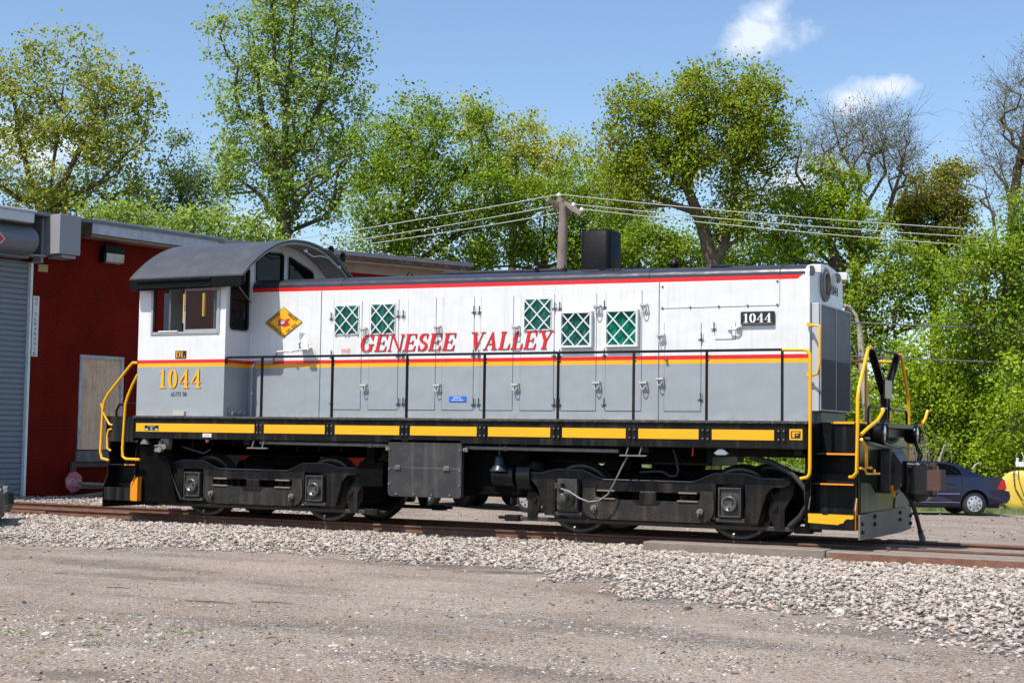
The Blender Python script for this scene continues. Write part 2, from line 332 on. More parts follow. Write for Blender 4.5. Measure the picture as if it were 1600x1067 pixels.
def glyph(c):
    g = []
    if c == 'G':
        g = [pen(arc(.42, .5, .34, .475, 42, 318, 30), .045, .19)]
        g += stem(.58, K, 0.02, .44, .08, .04, bot=False); g += [('poly', [(.70, .66), (.73, .66), (.73, 1.0), (.70, 1.0), (.60, .88)])]; return g, .88
    if c == 'C':
        return [pen(arc(.42, .5, .34, .475, 42, 318, 30), .045, .19), ('poly', [(.68, .66), (.72, .66), (.72, 1.0), (.69, 1.0), (.60, .88)])], .80
    if c in 'OD0':
        if c == 'O': return [pen(arc(.42, .5, .34, .475, 0, 360, 36), .04, .18)], .86
        if c == '0': return [pen(arc(.32, .5, .215, .475, 0, 360, 36), .04, .19)], .66
        return stem(.09, K, s=.08) + [pen([(.2, .975)]+arc(.38, .5, .32, .475, 90, -90, 20)+[(.2, .025)], .045, .19)], .82
    if c == 'E':
        return stem(.09, K, s=.08) + arm(.2, .68, 1, .28, False) + arm(.2, .72, 0, .30, True) + [('poly', [(.2, .5), (.44, .5), (.50, .62), (.53, .62), (.53, .37), (.50, .37), (.44, .46), (.2, .46)])], .78
    if c == 'L': return stem(.09, K, s=.08) + arm(.2, .68, 0, .32, True), .72
    if c == 'F': return stem(.09, K, s=.08) + arm(.2, .66, 1, .28, False) + [('poly', [(.2, .5), (.46, .5), (.46, .45), (.2, .45)])], .72
    if c == 'N':
        return stem(.10, .05, s=.09, top=False) + stem(.74, .05, s=.09, bot=False) + [('poly', [(-.01, 1), (.21, 1), (.79, 0), (.70, 0), (.10, .93), (-.01, .955)])], .92
    if c == 'S':
        pts = arc(.34, .745, .22, .23, 35, 180, 14)[:-1]+[(.125, .70), (.17, .60), (.30, .52), (.42, .45), (.515, .36)]+arc(.31, .255, .225, .232, 5, -145, 14)
        g = [pen(pts, .045, .17, .8), ('poly', [(.50, .70), (.53, .70), (.53, 1.0), (.50, 1.0), (.44, .90)]), ('poly', [(.08, .34), (.11, .34), (.17, .12), (.11, 0), (.08, 0)])]; return g, .64
    if c == 'V':
        return [('poly', [(.08, 1), (.27, 1), (.47, .22), (.42, 0), (.37, 0)]), ('poly', [(.70, 1), (.75, 1), (.42, 0), (.38, .02)]),
                ('poly', [(-.02, 1), (.36, 1), (.36, .955), (-.02, .955)]), ('poly', [(.58, 1), (.87, 1), (.87, .955), (.58, .955)])], .84
    if c == 'A':
        return [('poly', [(.09, 0), (.14, 0), (.42, .86), (.43, 1), (.40, 1)]), ('poly', [(.40, 1), (.45, 1), (.78, 0), (.59, 0), (.36, .80)]), ('poly', [(.20, .30), (.60, .30), (.60, .34), (.20, .34)]),
                ('poly', [(-.02, 0), (.26, 0), (.26, .045), (-.02, .045)]), ('poly', [(.50, 0), (.88, 0), (.88, .045), (.50, .045)])], .88
    if c == 'Y':
        return stem(.34, K, 0, .48, .08, bot=True, top=False) + [('poly', [(.06, 1), (.25, 1), (.50, .48), (.42, .40), (.34, .44)]), ('poly', [(.70, 1), (.75, 1), (.51, .44), (.44, .44)]),
                ('poly', [(-.02, 1), (.34, 1), (.34, .955), (-.02, .955)]), ('poly', [(.60, 1), (.86, 1), (.86, .955), (.60, .955)])], .84
    if c == '1': return stem(.20, .19, s=.13, top=False) + [('poly', [(.06, .86), (.06, .83), (.21, .83), (.21, 1), (.19, .93)]), ], .56
    if c == '4': return stem(.37, .17, s=.10, top=False) + [('poly', [(.02, .27), (.64, .27), (.64, .315), (.02, .315)]), ('poly', [(.02, .30), (.09, .30), (.47, .86), (.53, 1), (.44, 1)])], .68
    if c == '6': return [pen(arc(.32, .29, .215, .265, 0, 360, 28), .04, .15), pen([(.52, .93), (.36, .94), (.2, .78), (.12, .55), (.115, .3)], .04, .17)], .64
    return [], .42
def serif(mb, text, p0, ux, uy, nrm, h, slant=0, width=1.0, t=.004, gap=.06, mi=0, off=(0, 0), bold=0):
    """lettering built of thin raised shapes; p0 baseline start, ux/uy/nrm unit vectors, h cap height"""
    p0, ux, uy, nrm = (np.array(a, float) for a in (p0, ux, uy, nrm)); x = 0; k = 0
    for ch in text:
        shapes, adv = glyph(ch)
        for sh in shapes:
            k = (k+1) % 9; tt = t+.00035*k
            def P(q, d):
                X = (x+q[0]+slant*q[1])*width*h+off[0]; Y = q[1]*h+off[1]; return p0+ux*X+uy*Y+nrm*d
            if sh[0] == 'poly':
                q = sh[1]; n = len(q); vs = [P(a, -.001) for a in q]+[P(a, tt) for a in q]
                mb.add(vs, [tuple(range(n, 2*n))]+[(i, (i+1) % n, (i+1) % n+n, i+n) for i in range(n)], mi)
            else:
                Lf, Rt = sh[1], sh[2]; n = len(Lf); vs = [P(a, tt) for a in Lf]+[P(a, tt) for a in Rt]+[P(a, -.001) for a in Lf]+[P(a, -.001) for a in Rt]
                mb.add(vs, [(i, i+1, n+i+1, n+i) for i in range(n-1)]+[(i, i+1, 2*n+i+1, 2*n+i) for i in range(n-1)]+[(n+i, n+i+1, 3*n+i+1, 3*n+i) for i in range(n-1)], mi)
        x += adv+gap
    return x*width*h
def text_width(text, gap=.06): return sum(glyph(c)[1]+gap for c in text)-gap
def plain_text(mb, text, c, ux, uy, nrm, h, width=None, mi=0, t=.003, bold=0.0):
    """plain sans lettering from the built-in font, centred on c"""
    cu = bpy.data.curves.new('t', 'FONT'); cu.body = text; cu.size = 1; cu.resolution_u = 2; cu.offset = bold
    o = bpy.data.objects.new('t', cu); me = bpy.data.meshes.new_from_object(o)
    a = np.array([v.co[:] for v in me.vertices]); lo, hi = a.min(0), a.max(0); sy = h/(hi[1]-lo[1]); sx = sy if width is None else width/(hi[0]-lo[0])
    c, ux, uy, nrm = (np.array(q, float) for q in (c, ux, uy, nrm))
    vs = [c+ux*((q[0]-(lo[0]+hi[0])/2)*sx)+uy*((q[1]-(lo[1]+hi[1])/2)*sy)+nrm*t for q in a]
    mb.add(vs, [tuple(p.vertices) for p in me.polygons], mi)
    bpy.data.objects.remove(o); bpy.data.curves.remove(cu); bpy.data.meshes.remove(me)
# ================================================================ GROUND
GZ = -0.25
def vnoise(x, y, s, seed=0):                                      # smooth value noise (vectorised)
    r = np.random.default_rng(seed+100).random((256, 256)); x = np.asarray(x)*s+1000; y = np.asarray(y)*s+1000
    xi = np.floor(x).astype(int); yi = np.floor(y).astype(int); fx = x-xi; fy = y-yi; fx = fx*fx*(3-2*fx); fy = fy*fy*(3-2*fy)
    g = lambda i, j: r[i % 256, j % 256]
    return (g(xi, yi)*(1-fx)+g(xi+1, yi)*fx)*(1-fy)+(g(xi, yi+1)*(1-fx)+g(xi+1, yi+1)*fx)*fy
EX = np.array([-40, -6, 0.6, 2, 3.8, 5.8, 6.8, 7.7, 8.4, 9.2, 10.0, 11.8, 12.8, 14.1, 20, 60]); EY = np.array([-5.2, -5.2, -4.9, -4.6, -4.1, -4.05, -3.8, -4.0, -4.9, -5.7, -6.3, -7.0, -7.4, -8.7, -10.5, -13])
def edge_y(x): return np.interp(x, EX, EY)
def ballast(x, y):                                                # 0..1 cover of crushed stone
    e = edge_y(x)+(vnoise(x, y, 1.3, 3)-.5)*.9+(vnoise(x, y, 4, 4)-.5)*.35
    near = np.clip((y-e)/.8+.25, 0, 1)
    far_lim = np.where(x < -1.2, 7.5, np.where(x < 0.5, 2.6, 1.15))
    near = near*np.clip((far_lim-y)/.3, 0, 1)
    near = near*np.where((x > 8.2) & (y > -1.0), 0, 1)
    return near
def height(x, y):
    b = ballast(x, y); h = np.full(np.shape(x), GZ)
    sh = np.clip((y-edge_y(x))/2.6, 0, 1)*np.clip((2.6-y)/1.5, 0, 1)
    h = h+sh*.10*np.clip(b+.3, 0, 1)
    inner = (np.abs(y) < .68) & (x > 8.3); h = np.where(inner, -.045, h)
    road = (x > 8.3) & (y > .8); h = np.where(road, np.interp(y, [.8, 1.3, 5], [-.03, -.06, GZ]), h)
    h = h-np.clip(y-3.5, 0, 30)*.0114*np.clip((x+5)/4, 0, 1)
    h = h+(vnoise(x, y, .35, 1)-.5)*.05*(np.abs(y+12) < 10)+(vnoise(x, y, 2.2, 2)-.5)*.018
    return h
def axis_vals(a, b, step, far):
    v = list(np.arange(a, b+1e-6, step)); d = step; lo = a; hi = b
    while hi < far: d *= 1.35; hi += d; v.append(hi)
    d = step
    while lo > -far: d *= 1.35; lo -= d; v.insert(0, lo)
    return np.array(v)
gx = axis_vals(-8, 19, .14, 1500); gy = axis_vals(-14.5, 3.2, .14, 1500)
GX, GY = np.meshgrid(gx, gy, indexing='ij'); GH = height(GX, GY); nx, ny = GX.shape
me = bpy.data.meshes.new('ground')
co = np.stack([GX, GY, GH], -1).reshape(-1, 3).astype(np.float32); I = np.arange(nx*ny).reshape(nx, ny)
q = np.stack([I[:-1, :-1], I[1:, :-1], I[1:, 1:], I[:-1, 1:]], -1).reshape(-1, 4)
def mesh_np(me, co, faces):
    k = faces.shape[1]; me.vertices.add(len(co)); me.vertices.foreach_set('co', co.astype(np.float32).ravel()); me.loops.add(faces.size); me.loops.foreach_set('vertex_index', faces.astype(np.int32).ravel())
    me.polygons.add(len(faces)); me.polygons.foreach_set('loop_start', np.arange(0, faces.size, k, dtype=np.int32)); me.polygons.foreach_set('loop_total', np.full(len(faces), k, np.int32)); me.update(calc_edges=True)
mesh_np(me, co, q); me.polygons.foreach_set('use_smooth', [True]*len(q))
at_ = me.attributes.new('stone', 'FLOAT', 'POINT'); at_.data.foreach_set('value', ballast(GX, GY).ravel().astype(np.float32))
def ground_mat():
    mt = bpy.data.materials.new('dirt_and_cinders'); mt.use_nodes = True; nt = mt.node_tree; N = nt.nodes; L = nt.links; b = N['Principled BSDF']; b.inputs['Roughness'].default_value = .95; b.inputs['Specular IOR Level'].default_value = .15
    g = N.new('ShaderNodeNewGeometry')
    def noise(s, d=8, r=.6, vec=None, dist=0):
        n = N.new('ShaderNodeTexNoise'); n.inputs['Scale'].default_value = s; n.inputs['Detail'].default_value = d; n.inputs['Roughness'].default_value = r; n.inputs['Distortion'].default_value = dist; L.new(vec or g.outputs['Position'], n.inputs['Vector']); return n.outputs['Fac']
    def rng(v, a, bb, c, d):
        n = N.new('ShaderNodeMapRange'); [setattr(n.inputs[i+1], 'default_value', q) for i, q in enumerate((a, bb, c, d))]; L.new(v, n.inputs[0]); return n.outputs[0]
    def mixc(f, a, c, mode='MIX'):
        k = N.new('ShaderNodeMix'); k.data_type = 'RGBA'; k.blend_type = mode
        L.new(f, k.inputs['Factor']) if not isinstance(f, float) else setattr(k.inputs['Factor'], 'default_value', f)
        for s_, v in (('A', a), ('B', c)):
            if isinstance(v, tuple): k.inputs[s_].default_value = (*v, 1)
            else: L.new(v, k.inputs[s_])
        return k.outputs['Result']
    c = mixc(rng(noise(.45, 5, .55), .38, .62, 0, 1), (.245, .187, .142), (.325, .262, .208))
    mp = N.new('ShaderNodeMapping'); mp.inputs['Scale'].default_value = (.35, 1.6, 1); mp.inputs['Rotation'].default_value = (0, 0, -.15); L.new(g.outputs['Position'], mp.inputs['Vector'])
    c = mixc(rng(noise(.8, 8, .6, mp.outputs[0]), .50, .68, 0, .85), c, (.150, .122, .100))       # dark oily drifts
    c = mixc(rng(noise(1.7, 6, .6), .55, .7, 0, .45), c, (.34, .32, .30))                        # pale fine gravel
    c = mixc(rng(noise(38, 5, .7), .35, .65, 0, 1), c, mixc(1.0, c, (.84, .82, .80), 'MULTIPLY'))
    sp = N.new('ShaderNodeTexVoronoi'); sp.inputs['Scale'].default_value = 60; L.new(g.outputs['Position'], sp.inputs['Vector'])
    sv = N.new('ShaderNodeSeparateColor'); L.new(sp.outputs['Color'], sv.inputs[0])
    c = mixc(rng(sv.outputs[0], .80, .84, 0, .7), c, (.42, .40, .38)); c = mixc(rng(sv.outputs[1], .84, .87, 0, .7), c, (.09, .08, .075))
    def blob(x, y, rx, ry, amt):                                  # soft oil and cinder stains with a place of their own
        v = N.new('ShaderNodeVectorMath'); v.operation = 'SUBTRACT'; L.new(g.outputs['Position'], v.inputs[0]); v.inputs[1].default_value = (x, y, -.25)
        w = N.new('ShaderNodeVectorMath'); w.operation = 'MULTIPLY'; L.new(v.outputs[0], w.inputs[0]); w.inputs[1].default_value = (1/rx, 1/ry, 0)
        l = N.new('ShaderNodeVectorMath'); l.operation = 'LENGTH'; L.new(w.outputs[0], l.inputs[0])
        a = N.new('ShaderNodeMath'); a.operation = 'ADD'; L.new(l.outputs['Value'], a.inputs[0]); L.new(rng(noise(2.5, 6, .65), .3, .7, -.5, .5), a.inputs[1]); return rng(a.outputs[0], 1.1, .3, 0, amt)
    for (px, py, rx, ry, am) in [(690, 882, 1.5, .35, .75), (780, 893, .9, .3, .8), (190, 884, 1.5, .35, .5), (230, 900, 1.6, .3, .45), (1000, 930, 1.2, .4, .5), (120, 1052, .6, .25, .55), (1330, 985, 1.3, .5, .5), (900, 1055, 1.0, .3, .4), (470, 915, 1.4, .15, .4)]:
        p = on('Z', GZ, px, py); c = mixc(blob(float(p[0]), float(p[1]), rx, ry, am), c, (.085, .070, .060))
    at_ = N.new('ShaderNodeAttribute'); at_.attribute_name = 'stone'
    vs = N.new('ShaderNodeTexVoronoi'); vs.inputs['Scale'].default_value = 22; L.new(g.outputs['Position'], vs.inputs['Vector']); s2 = N.new('ShaderNodeSeparateColor'); L.new(vs.outputs['Color'], s2.inputs[0])
    stone = mixc(s2.outputs[0], (.16, .15, .14), (.45, .42, .38)); stone = mixc(rng(vs.outputs['Distance'], .25, .6, 0, .9), stone, (.06, .055, .05))
    c = mixc(at_.outputs['Fac'], c, stone)
    # grass verge far behind
    sx = N.new('ShaderNodeSeparateXYZ'); L.new(g.outputs['Position'], sx.inputs[0])
    gr = rng(sx.outputs["Y"], 20.2, 21.5, 0, 1); c = mixc(gr, c, mixc(rng(noise(3), .4, .6, 0, 1), (.07, .11, .03), (.14, .17, .05)))
    L.new(c, b.inputs['Base Color'])
    h = N.new('ShaderNodeMath'); h.operation = 'ADD'; L.new(noise(55, 6, .7), h.inputs[0]); L.new(rng(vs.outputs['Distance'], 0, .6, 1, 0), h.inputs[1])
    bp = N.new('ShaderNodeBump'); bp.inputs['Strength'].default_value = .55; bp.inputs['Distance'].default_value = .012; L.new(h.outputs[0], bp.inputs['Height']); L.new(bp.outputs[0], b.inputs['Normal'])
    return mt
me.materials.append(ground_mat()); go = bpy.data.objects.new('ground', me); COL.objects.link(go); go['kind'] = 'structure'

def gpt(px, py):                                                  # pixel -> point on the uneven ground
    z = GZ
    for _ in range(12): p = on('Z', z, px, py); z = float(height(np.array([p[0]]), np.array([p[1]]))[0])
    return p
# ---- loose stones: real little rocks
def stone_mat(name, cols):
    mt = bpy.data.materials.new(name); mt.use_nodes = True; nt = mt.node_tree; N = nt.nodes; L = nt.links; b = N['Principled BSDF']; b.inputs['Roughness'].default_value = .85; b.inputs['Specular IOR Level'].default_value = .25
    a = N.new('ShaderNodeAttribute'); a.attribute_name = 'v'; r = N.new('ShaderNodeValToRGB'); r.color_ramp.interpolation = 'LINEAR'
    e = r.color_ramp.elements; 
    while len(e) < len(cols): e.new(.5)
    for i, (p, c) in enumerate(cols): e[i].position = p; e[i].color = (*c, 1)
    L.new(a.outputs['Fac'], r.inputs[0]); g = N.new('ShaderNodeNewGeometry'); n = N.new('ShaderNodeTexNoise'); n.inputs['Scale'].default_value = 60; L.new(g.outputs['Position'], n.inputs['Vector'])
    mr = N.new('ShaderNodeMapRange'); mr.inputs[1].default_value = .3; mr.inputs[2].default_value = .7; mr.inputs[3].default_value = .75; mr.inputs[4].default_value = 1.15; L.new(n.outputs['Fac'], mr.inputs[0])
    s = N.new('ShaderNodeVectorMath'); s.operation = 'SCALE'; L.new(r.outputs[0], s.inputs[0]); L.new(mr.outputs[0], s.inputs['Scale']); L.new(s.outputs[0], b.inputs['Base Color']); return mt
M['stone'] = stone_mat('crushed_stone', [(0, (.17, .14, .12)), (.14, (.30, .25, .215)), (.35, (.41, .35, .295)), (.65, (.455, .39, .325)), (.9, (.55, .49, .42)), (.98, (.46, .34, .27))])
M['trodden'] = stone_mat('trodden_stone', [(0, (.13, .11, .095)), (.3, (.27, .225, .19)), (.7, (.38, .325, .28)), (.92, (.47, .42, .37)), (1, (.58, .53, .48))])
M['grit'] = stone_mat('yard_grit', [(0, (.07, .06, .055)), (.3, (.20, .17, .15)), (.7, (.31, .27, .24)), (.92, (.40, .37, .34)), (1, (.55, .52, .49))])
bm = bmesh.new(); bmesh.ops.create_icosphere(bm, subdivisions=1, radius=1); ICV = np.array([v.co[:] for v in bm.verts]); ICF = np.array([[v.index for v in f.verts] for f in bm.faces]); bm.free()
OCV = np.array([(1, 0, 0), (-1, 0, 0), (0, 1, 0), (0, -1, 0), (0, 0, 1.), (0, 0, -1)]); OCF = np.array([(0, 2, 4), (2, 1, 4), (1, 3, 4), (3, 0, 4), (2, 0, 5), (1, 2, 5), (3, 1, 5), (0, 3, 5)])
def scatter(name, x, y, size, label, base=(ICV, ICF), zoff=.2, mt='stone', z=None, hmin=None):
    n = len(x); V0, F0 = base; k = len(V0)
    j = RNG.uniform(.62, 1.25, (n, k, 1)); v = V0[None]*j
    sc = np.stack([RNG.uniform(.8, 1.35, n), RNG.uniform(.65, 1.1, n), RNG.uniform(.38, .68, n)], -1)*size[:, None]; v = v*sc[:, None, :]
    a = RNG.uniform(0, 2*math.pi, n); t = RNG.uniform(-.7, .7, n); ct, st = np.cos(t)[:, None], np.sin(t)[:, None]
    v = np.stack([v[..., 0], v[..., 1]*ct-v[..., 2]*st, v[..., 1]*st+v[..., 2]*ct], -1); ca, sa = np.cos(a)[:, None], np.sin(a)[:, None]
    v = np.stack([v[..., 0]*ca-v[..., 1]*sa, v[..., 0]*sa+v[..., 1]*ca, v[..., 2]], -1)
    h = height(x, y) if z is None else z
    v += np.stack([x, y, h+size*zoff], -1)[:, None, :]
    f = (F0[None]+(np.arange(n)*k)[:, None, None]).reshape(-1, 3)
    me = bpy.data.meshes.new(name); mesh_np(me, v.reshape(-1, 3), f); me.shade_flat()
    at = me.attributes.new('v', 'FLOAT', 'FACE'); at.data.foreach_set('value', np.repeat(RNG.random(n), len(F0)).astype(np.float32))
    me.materials.append(M[mt]); o = bpy.data.objects.new(name, me); COL.objects.link(o); tag(o, label, 'gravel', kind='stuff'); return o
def rnd_box(n, x0, x1, y0, y1): return RNG.uniform(x0, x1, n), RNG.uniform(y0, y1, n)
def keep(x, y, p): k = RNG.random(len(x)) < p; return x[k], y[k]
x, y = rnd_box(150000, -8, 18.5, -9.9, -.86); b_ = ballast(x, y); dens = np.where(y < -5, .75, 1.0)
x, y = keep(x, y, b_*dens*.9)
x2, y2 = rnd_box(16000, -11.5, .6, -.68, 7.5); b2 = ballast(x2, y2); k = (b2 > .2) & (np.abs(np.abs(y2)-.75) > .09); x2, y2 = x2[k], y2[k]
x3, y3 = rnd_box(5000, .6, 8.1, -.68, .68)
x = np.concatenate([x, x2, x3]); y = np.concatenate([y, y2, y3])
sz = RNG.lognormal(math.log(.0215), .30, len(x)); lay = RNG.random(len(x))*.03*ballast(x, y)
scatter('ballast_stones', x, y, sz, 'pale crushed stone ballast banked along the near rail', z=height(x, y)+lay, zoff=.25)
# thin scatter: patches of bigger stone on the dirt, and fine grit
x, y = rnd_box(34000, 5.5, 18, -13.5, -4.5); p = np.clip((vnoise(x, y, .9, 8)-.46)*4, 0, 1)*np.clip((vnoise(x, y, 3.1, 9)-.3)*2, 0, 1)*np.clip((x-7.2)/2, 0, 1)*.85
p *= (ballast(x, y) < .5)
x, y = keep(x, y, p+.01); xx = [x]; yy_ = [y]
x, y = rnd_box(12000, 5.0, 9.4, -13.2, -9.8); p = np.clip(1.2-np.hypot((x-6.9)/1.6, (y+11.6)/1.2), 0, 1)*.35; x, y = keep(x, y, p); 
scatter('scattered_stones', np.concatenate(xx+[x]), np.concatenate(yy_+[y]), RNG.lognormal(math.log(.0155), .33, len(xx[0])+len(x)), 'loose stones trodden into the brown dirt yard', zoff=-.05, mt='trodden')
x, y = rnd_box(60000, 0, 17, -14, -4.2); dd = np.hypot(x-CAM[0], y-CAM[1]); x, y = keep(x, y, np.clip(.25+(vnoise(x, y, 1.6, 12)-.4)*1.6, .06, 1)*(ballast(x, y) < .6)*np.clip((17-dd)/5, .15, 1))
scatter('grit', x, y, RNG.lognormal(math.log(.0085), .4, len(x)), 'fine grit strewn over the foreground dirt', (OCV, OCF), zoff=.3, mt='grit')
x, y = rnd_box(3500, -2, 14, 2.0, 19); x, y = keep(x, y, .7)
scatter('grit', x, y, RNG.lognormal(math.log(.018), .35, len(x)), 'grit on the dirt lane behind the locomotive', (OCV, OCF), zoff=.3, mt='grit')
# grass tufts
def grass(name, pts, label, n=26, h=.05, spread=.05, mt=None):
    vs = []; fs = []
    for (cx, cy) in pts:
        z = float(height(np.array(cx), np.array(cy)))
        for _ in range(n):
            a = random.uniform(0, 6.28); r = random.gauss(0, spread); x = cx+r*math.cos(a); y = cy+r*math.sin(a); hh = h*random.uniform(.5, 1.2); w = .004; lx, ly = random.gauss(0, hh*.4), random.gauss(0, hh*.4); i = len(vs)
            vs += [(x-w, y, z), (x+w, y, z), (x+lx, y+ly, z+hh)]; fs.append((i, i+1, i+2))
    me = bpy.data.meshes.new(name); me.from_pydata(vs, [], fs); me.materials.append(mt or M['grass']); o = bpy.data.objects.new(name, me); COL.objects.link(o); tag(o, label, 'grass', kind='stuff'); return o
M['grass'] = mat('grass_blades', (.13, .18, .05), .7, var=.3, scale=8)
pts = []
for (px, py) in [(20, 985), (75, 1020), (143, 992), (262, 988), (265, 1000), (295, 990), (308, 988), (20, 990), (90, 970), (150, 1010), (30, 870), (20, 857), (920, 940), (1140, 948), (1200, 950), (1500, 935), (1210, 945), (200, 960)]:
    p = on('Z', GZ, px, py); pts += [(p[0]+random.gauss(0, .06), p[1]+random.gauss(0, .06)) for _ in range(2)]
grass('grass_tufts', pts, 'sparse green grass tufts coming through the dirt yard', 16, .03, .035)
pts = [(random.uniform(-14, 18), random.uniform(20.6, 29)) for _ in range(1500)]
grass('grass_verge', pts, 'ragged green grass verge behind the parked cars', 22, .18, .25)
# twigs and bits
for (px, py, L_, a) in [(425, 939, .22, .15), (185, 917, .15, .1), (330, 939, .3, .05), (184, 861, .04, 1), (49, 863, .04, 1), (240, 840, .1, .2), (424, 997, .05, .3), (95, 893, .09, .1)]:
    p = on('Z', GZ+.01, px, py); z = float(height(np.array(p[0]), np.array(p[1])))+.012
    if px in (184, 49): continue
    mb = MB(); mb.tube([(p[0]-L_*math.cos(a), p[1]-L_*math.sin(a), z), (p[0], p[1]+.01, z+.008), (p[0]+L_*.9*math.cos(a), p[1]+L_*.9*math.sin(a)+.02, z)], [.008, .010, .005], 5)
    lb = {425: 'longest dark twig lying on the dirt in the foreground', 185: 'short brown twig on the dirt at the left', 330: 'long thin twig lying beside the longest dark twig', 240: 'small twig near the ballast edge at the left', 424: 'small reddish stick low in the foreground dirt', 95: 'short thin twig near the left border'}[px]
    mb.build('twig', 'wood_grey', label=lb, cat='twig', group='twigs on the dirt')

# ================================================================ TRACK
TR = thing('railway_track', (0, 0, -.17), 'rusty standard gauge railway track under the locomotive', 'railway track')
rail_prof = [(-.036, 0), (.036, 0), (.036, -.028), (.010, -.042), (.008, -.130), (.020, -.145), (.068, -.155), (.068, -.168), (-.068, -.168), (-.068, -.155), (-.020, -.145), (-.008, -.130), (-.010, -.042), (-.036, -.028)]
for Y in (-.755, .755):
    for x0, x1 in ((-12.2, -1.72), (-1.708, 9.3), (9.31, 45)):
        mb = MB(); mb.prism([(Y+a, b) for a, b in rail_prof], x0, x1, 'X'); mb.build('rail', ['rust'], TR, bevel=.004)
    mb = MB(); mb.box(-12.2, 45, Y-.026, Y+.026, .0005, .0015)
    mb.build('rail_head', mat('worn_rail_head', (.20, .12, .09), .4, metal=.4, var=.3, dirt=(.11, .06, .04), dirt_amt=.6), TR)
for xx in (-4.05, 8.0):
    for Y in (-.795, -.715):
        mb = MB(); mb.box(xx-.42, xx+.42, Y-.012, Y+.012, -.135, -.045)
        for k in range(6):
            if Y < -.75: mb.cyl((xx-.36+k*.144, Y-.012, -.09), .020, -.025, 0, 'Y', 6)
        mb.build('joint_bar', 'rust', TR, bevel=.003)
k = 0
for x in np.arange(-11.9, 8.2, .56):
    mb = MB(); w = .11+random.uniform(-.01, .01); mb.box(x-w, x+w, -1.28+random.uniform(-.05, .05), 1.28+random.uniform(-.05, .05), -.30, -.172); mb.build('sleeper', 'wood_grey', TR, bevel=.008)
for x in (-.30, 3.0, 5.4):                                         # spike plates and rusty scrap seen beside the rail
    mb = MB(); mb.box(x-.10, x+.10, -.94, -.60, -.171, -.155); mb.cyl((x, -.86, -.155), .015, 0, .03, 'Z', 6); mb.build('tie_plate', 'rust', TR)
mb = MB(); p = on('Y', -.98, 575, 830); mb.obox((float(p[0])+.2, -.95, -.145), (.62, 0, -.004), (0, .05, .01), (0, 0, .006)); mb.build('rust_flange', mat('bright_rust', (.34, .13, .06), .8, var=.3), TR)
# timber crossing on the right
CR = thing('grade_crossing', (10, -1.3, -.2), 'weathered timber planks of the grade crossing right of the ballast', 'crossing')
xs = [8.27, 10.80, 13.4, 16.0]
for i in range(3):
    mb = MB(); mb.box(xs[i], xs[i+1]-.012, -1.82, -1.50, -.19, .0-.012*i); mb.build('plank', 'wood_grey', CR, bevel=.012)
    mb = MB(); mb.box(xs[i]+.05, xs[i+1]-.02, -1.485, -1.18, -.19, -.035); mb.build('plank', 'wood_grey', CR, bevel=.012)
    mb = MB(); mb.box(xs[i]+.02, xs[i+1]-.01, -1.165, -.86, -.19, -.028); mb.build('plank', 'wood_grey', CR, bevel=.012)
    mb = MB(); mb.box(xs[i]+.1, xs[i+1]-.01, .86, 1.16, -.19, -.008); mb.build('plank', 'wood_grey', CR, bevel=.012)
mb = MB(); mb.box(10.85, 16.0, -1.84, -1.822, -.15, -.03); mb.build('edge_strip', 'rust', CR)

# ================================================================ BUILDING
BD = np.array([.185, .983]); BD = BD/np.linalg.norm(BD); BN = np.array([BD[1], -BD[0]]); BP = np.array([-11.10, 6.215])
HA = math.atan2(BD[1], BD[0])
# local frame: x along the wall (s), y into the building, z up.  outward = -y
RZ = HA
def bthing(name, s, z, label, cat, group=None, off=0.0):
    p = BP+BD*s+BN*off; return thing(name, (p[0], p[1], z), label, cat, group, rz=RZ, org=(s, -off, z))
def wl(px, py, off=0.0):                                          # pixel on the wall plane -> (s, z)
    d = ray(px, py); P = BP+BN*off; t = ((P-CAM[:2])@BN)/(d[:2]@BN); q = CAM+d*t; return float((q[:2]-P)@BD), float(q[2])
BL = bthing('brick_building', 0, GZ, 'dark red painted brick engine shed with roller door and low sloping roof', 'building')
# x' = s along BD ; rotating +x by HA gives BD, +y gives (-sin,cos) = into the building (away from +X side)
M['brickpaint'] = mat('red_painted_brick', (.155, .0115, .006), .9, spec=.08, var=.22, scale=1.2, dirt=(.07, .007, .004), dirt_amt=.6, dirt_scale=1.1, bump=.2)
M['mortar'] = mat('painted_mortar', (.085, .006, .003), .9, spec=.05, var=.2)
SE = 5.54
mb = MB(); mb.box(-.14, 1.33, .03, .3, GZ-.3, 6.3); mb.box(1.33, 2.67, .03, .3, GZ-.3, .93); mb.box(1.33, 2.67, .03, .3, 3.31, 6.3); mb.box(2.67, SE, .03, .3, GZ-.3, 6.3); mb.box(-12, -.14, .03, .3, 5.5, 6.3); mb.box(-12.3, -9, .03, .3, GZ-.3, 5.5)
wall = mb.build('wall', 'mortar', BL)
# courses of brick, each brick a block of its own; the biggest-looking ones are separate pieces
rows = np.arange(GZ-.05, 6.28, .0755); bricks = []
for r_, z in enumerate(rows):
    s = -.14
    while s < SE-.05:
        w_ = .10 if (s == -.14 and r_ % 2) else .205; a, b2_ = s, min(s+w_, SE); s += w_+.008
        if z > .86 and z < 3.31:
            if a > 1.36-.04 and b2_ < 2.70: continue
            if a < 1.33 < b2_: b2_ = 1.33
            if a < 2.67 < b2_: a = 2.67
            if a >= 1.33 and a < 2.67: continue
        bricks.append((a, b2_, z))
big = set(i for i in range(len(bricks)) if False)
mb = MB()
for i, (a, b2_, z) in enumerate(bricks):
    o = random.uniform(0, .006); mb.box(a, b2_, -.0-o, .03, z, z+.066)
mb.build('brick_courses', 'brickpaint', BL, kind='stuff')
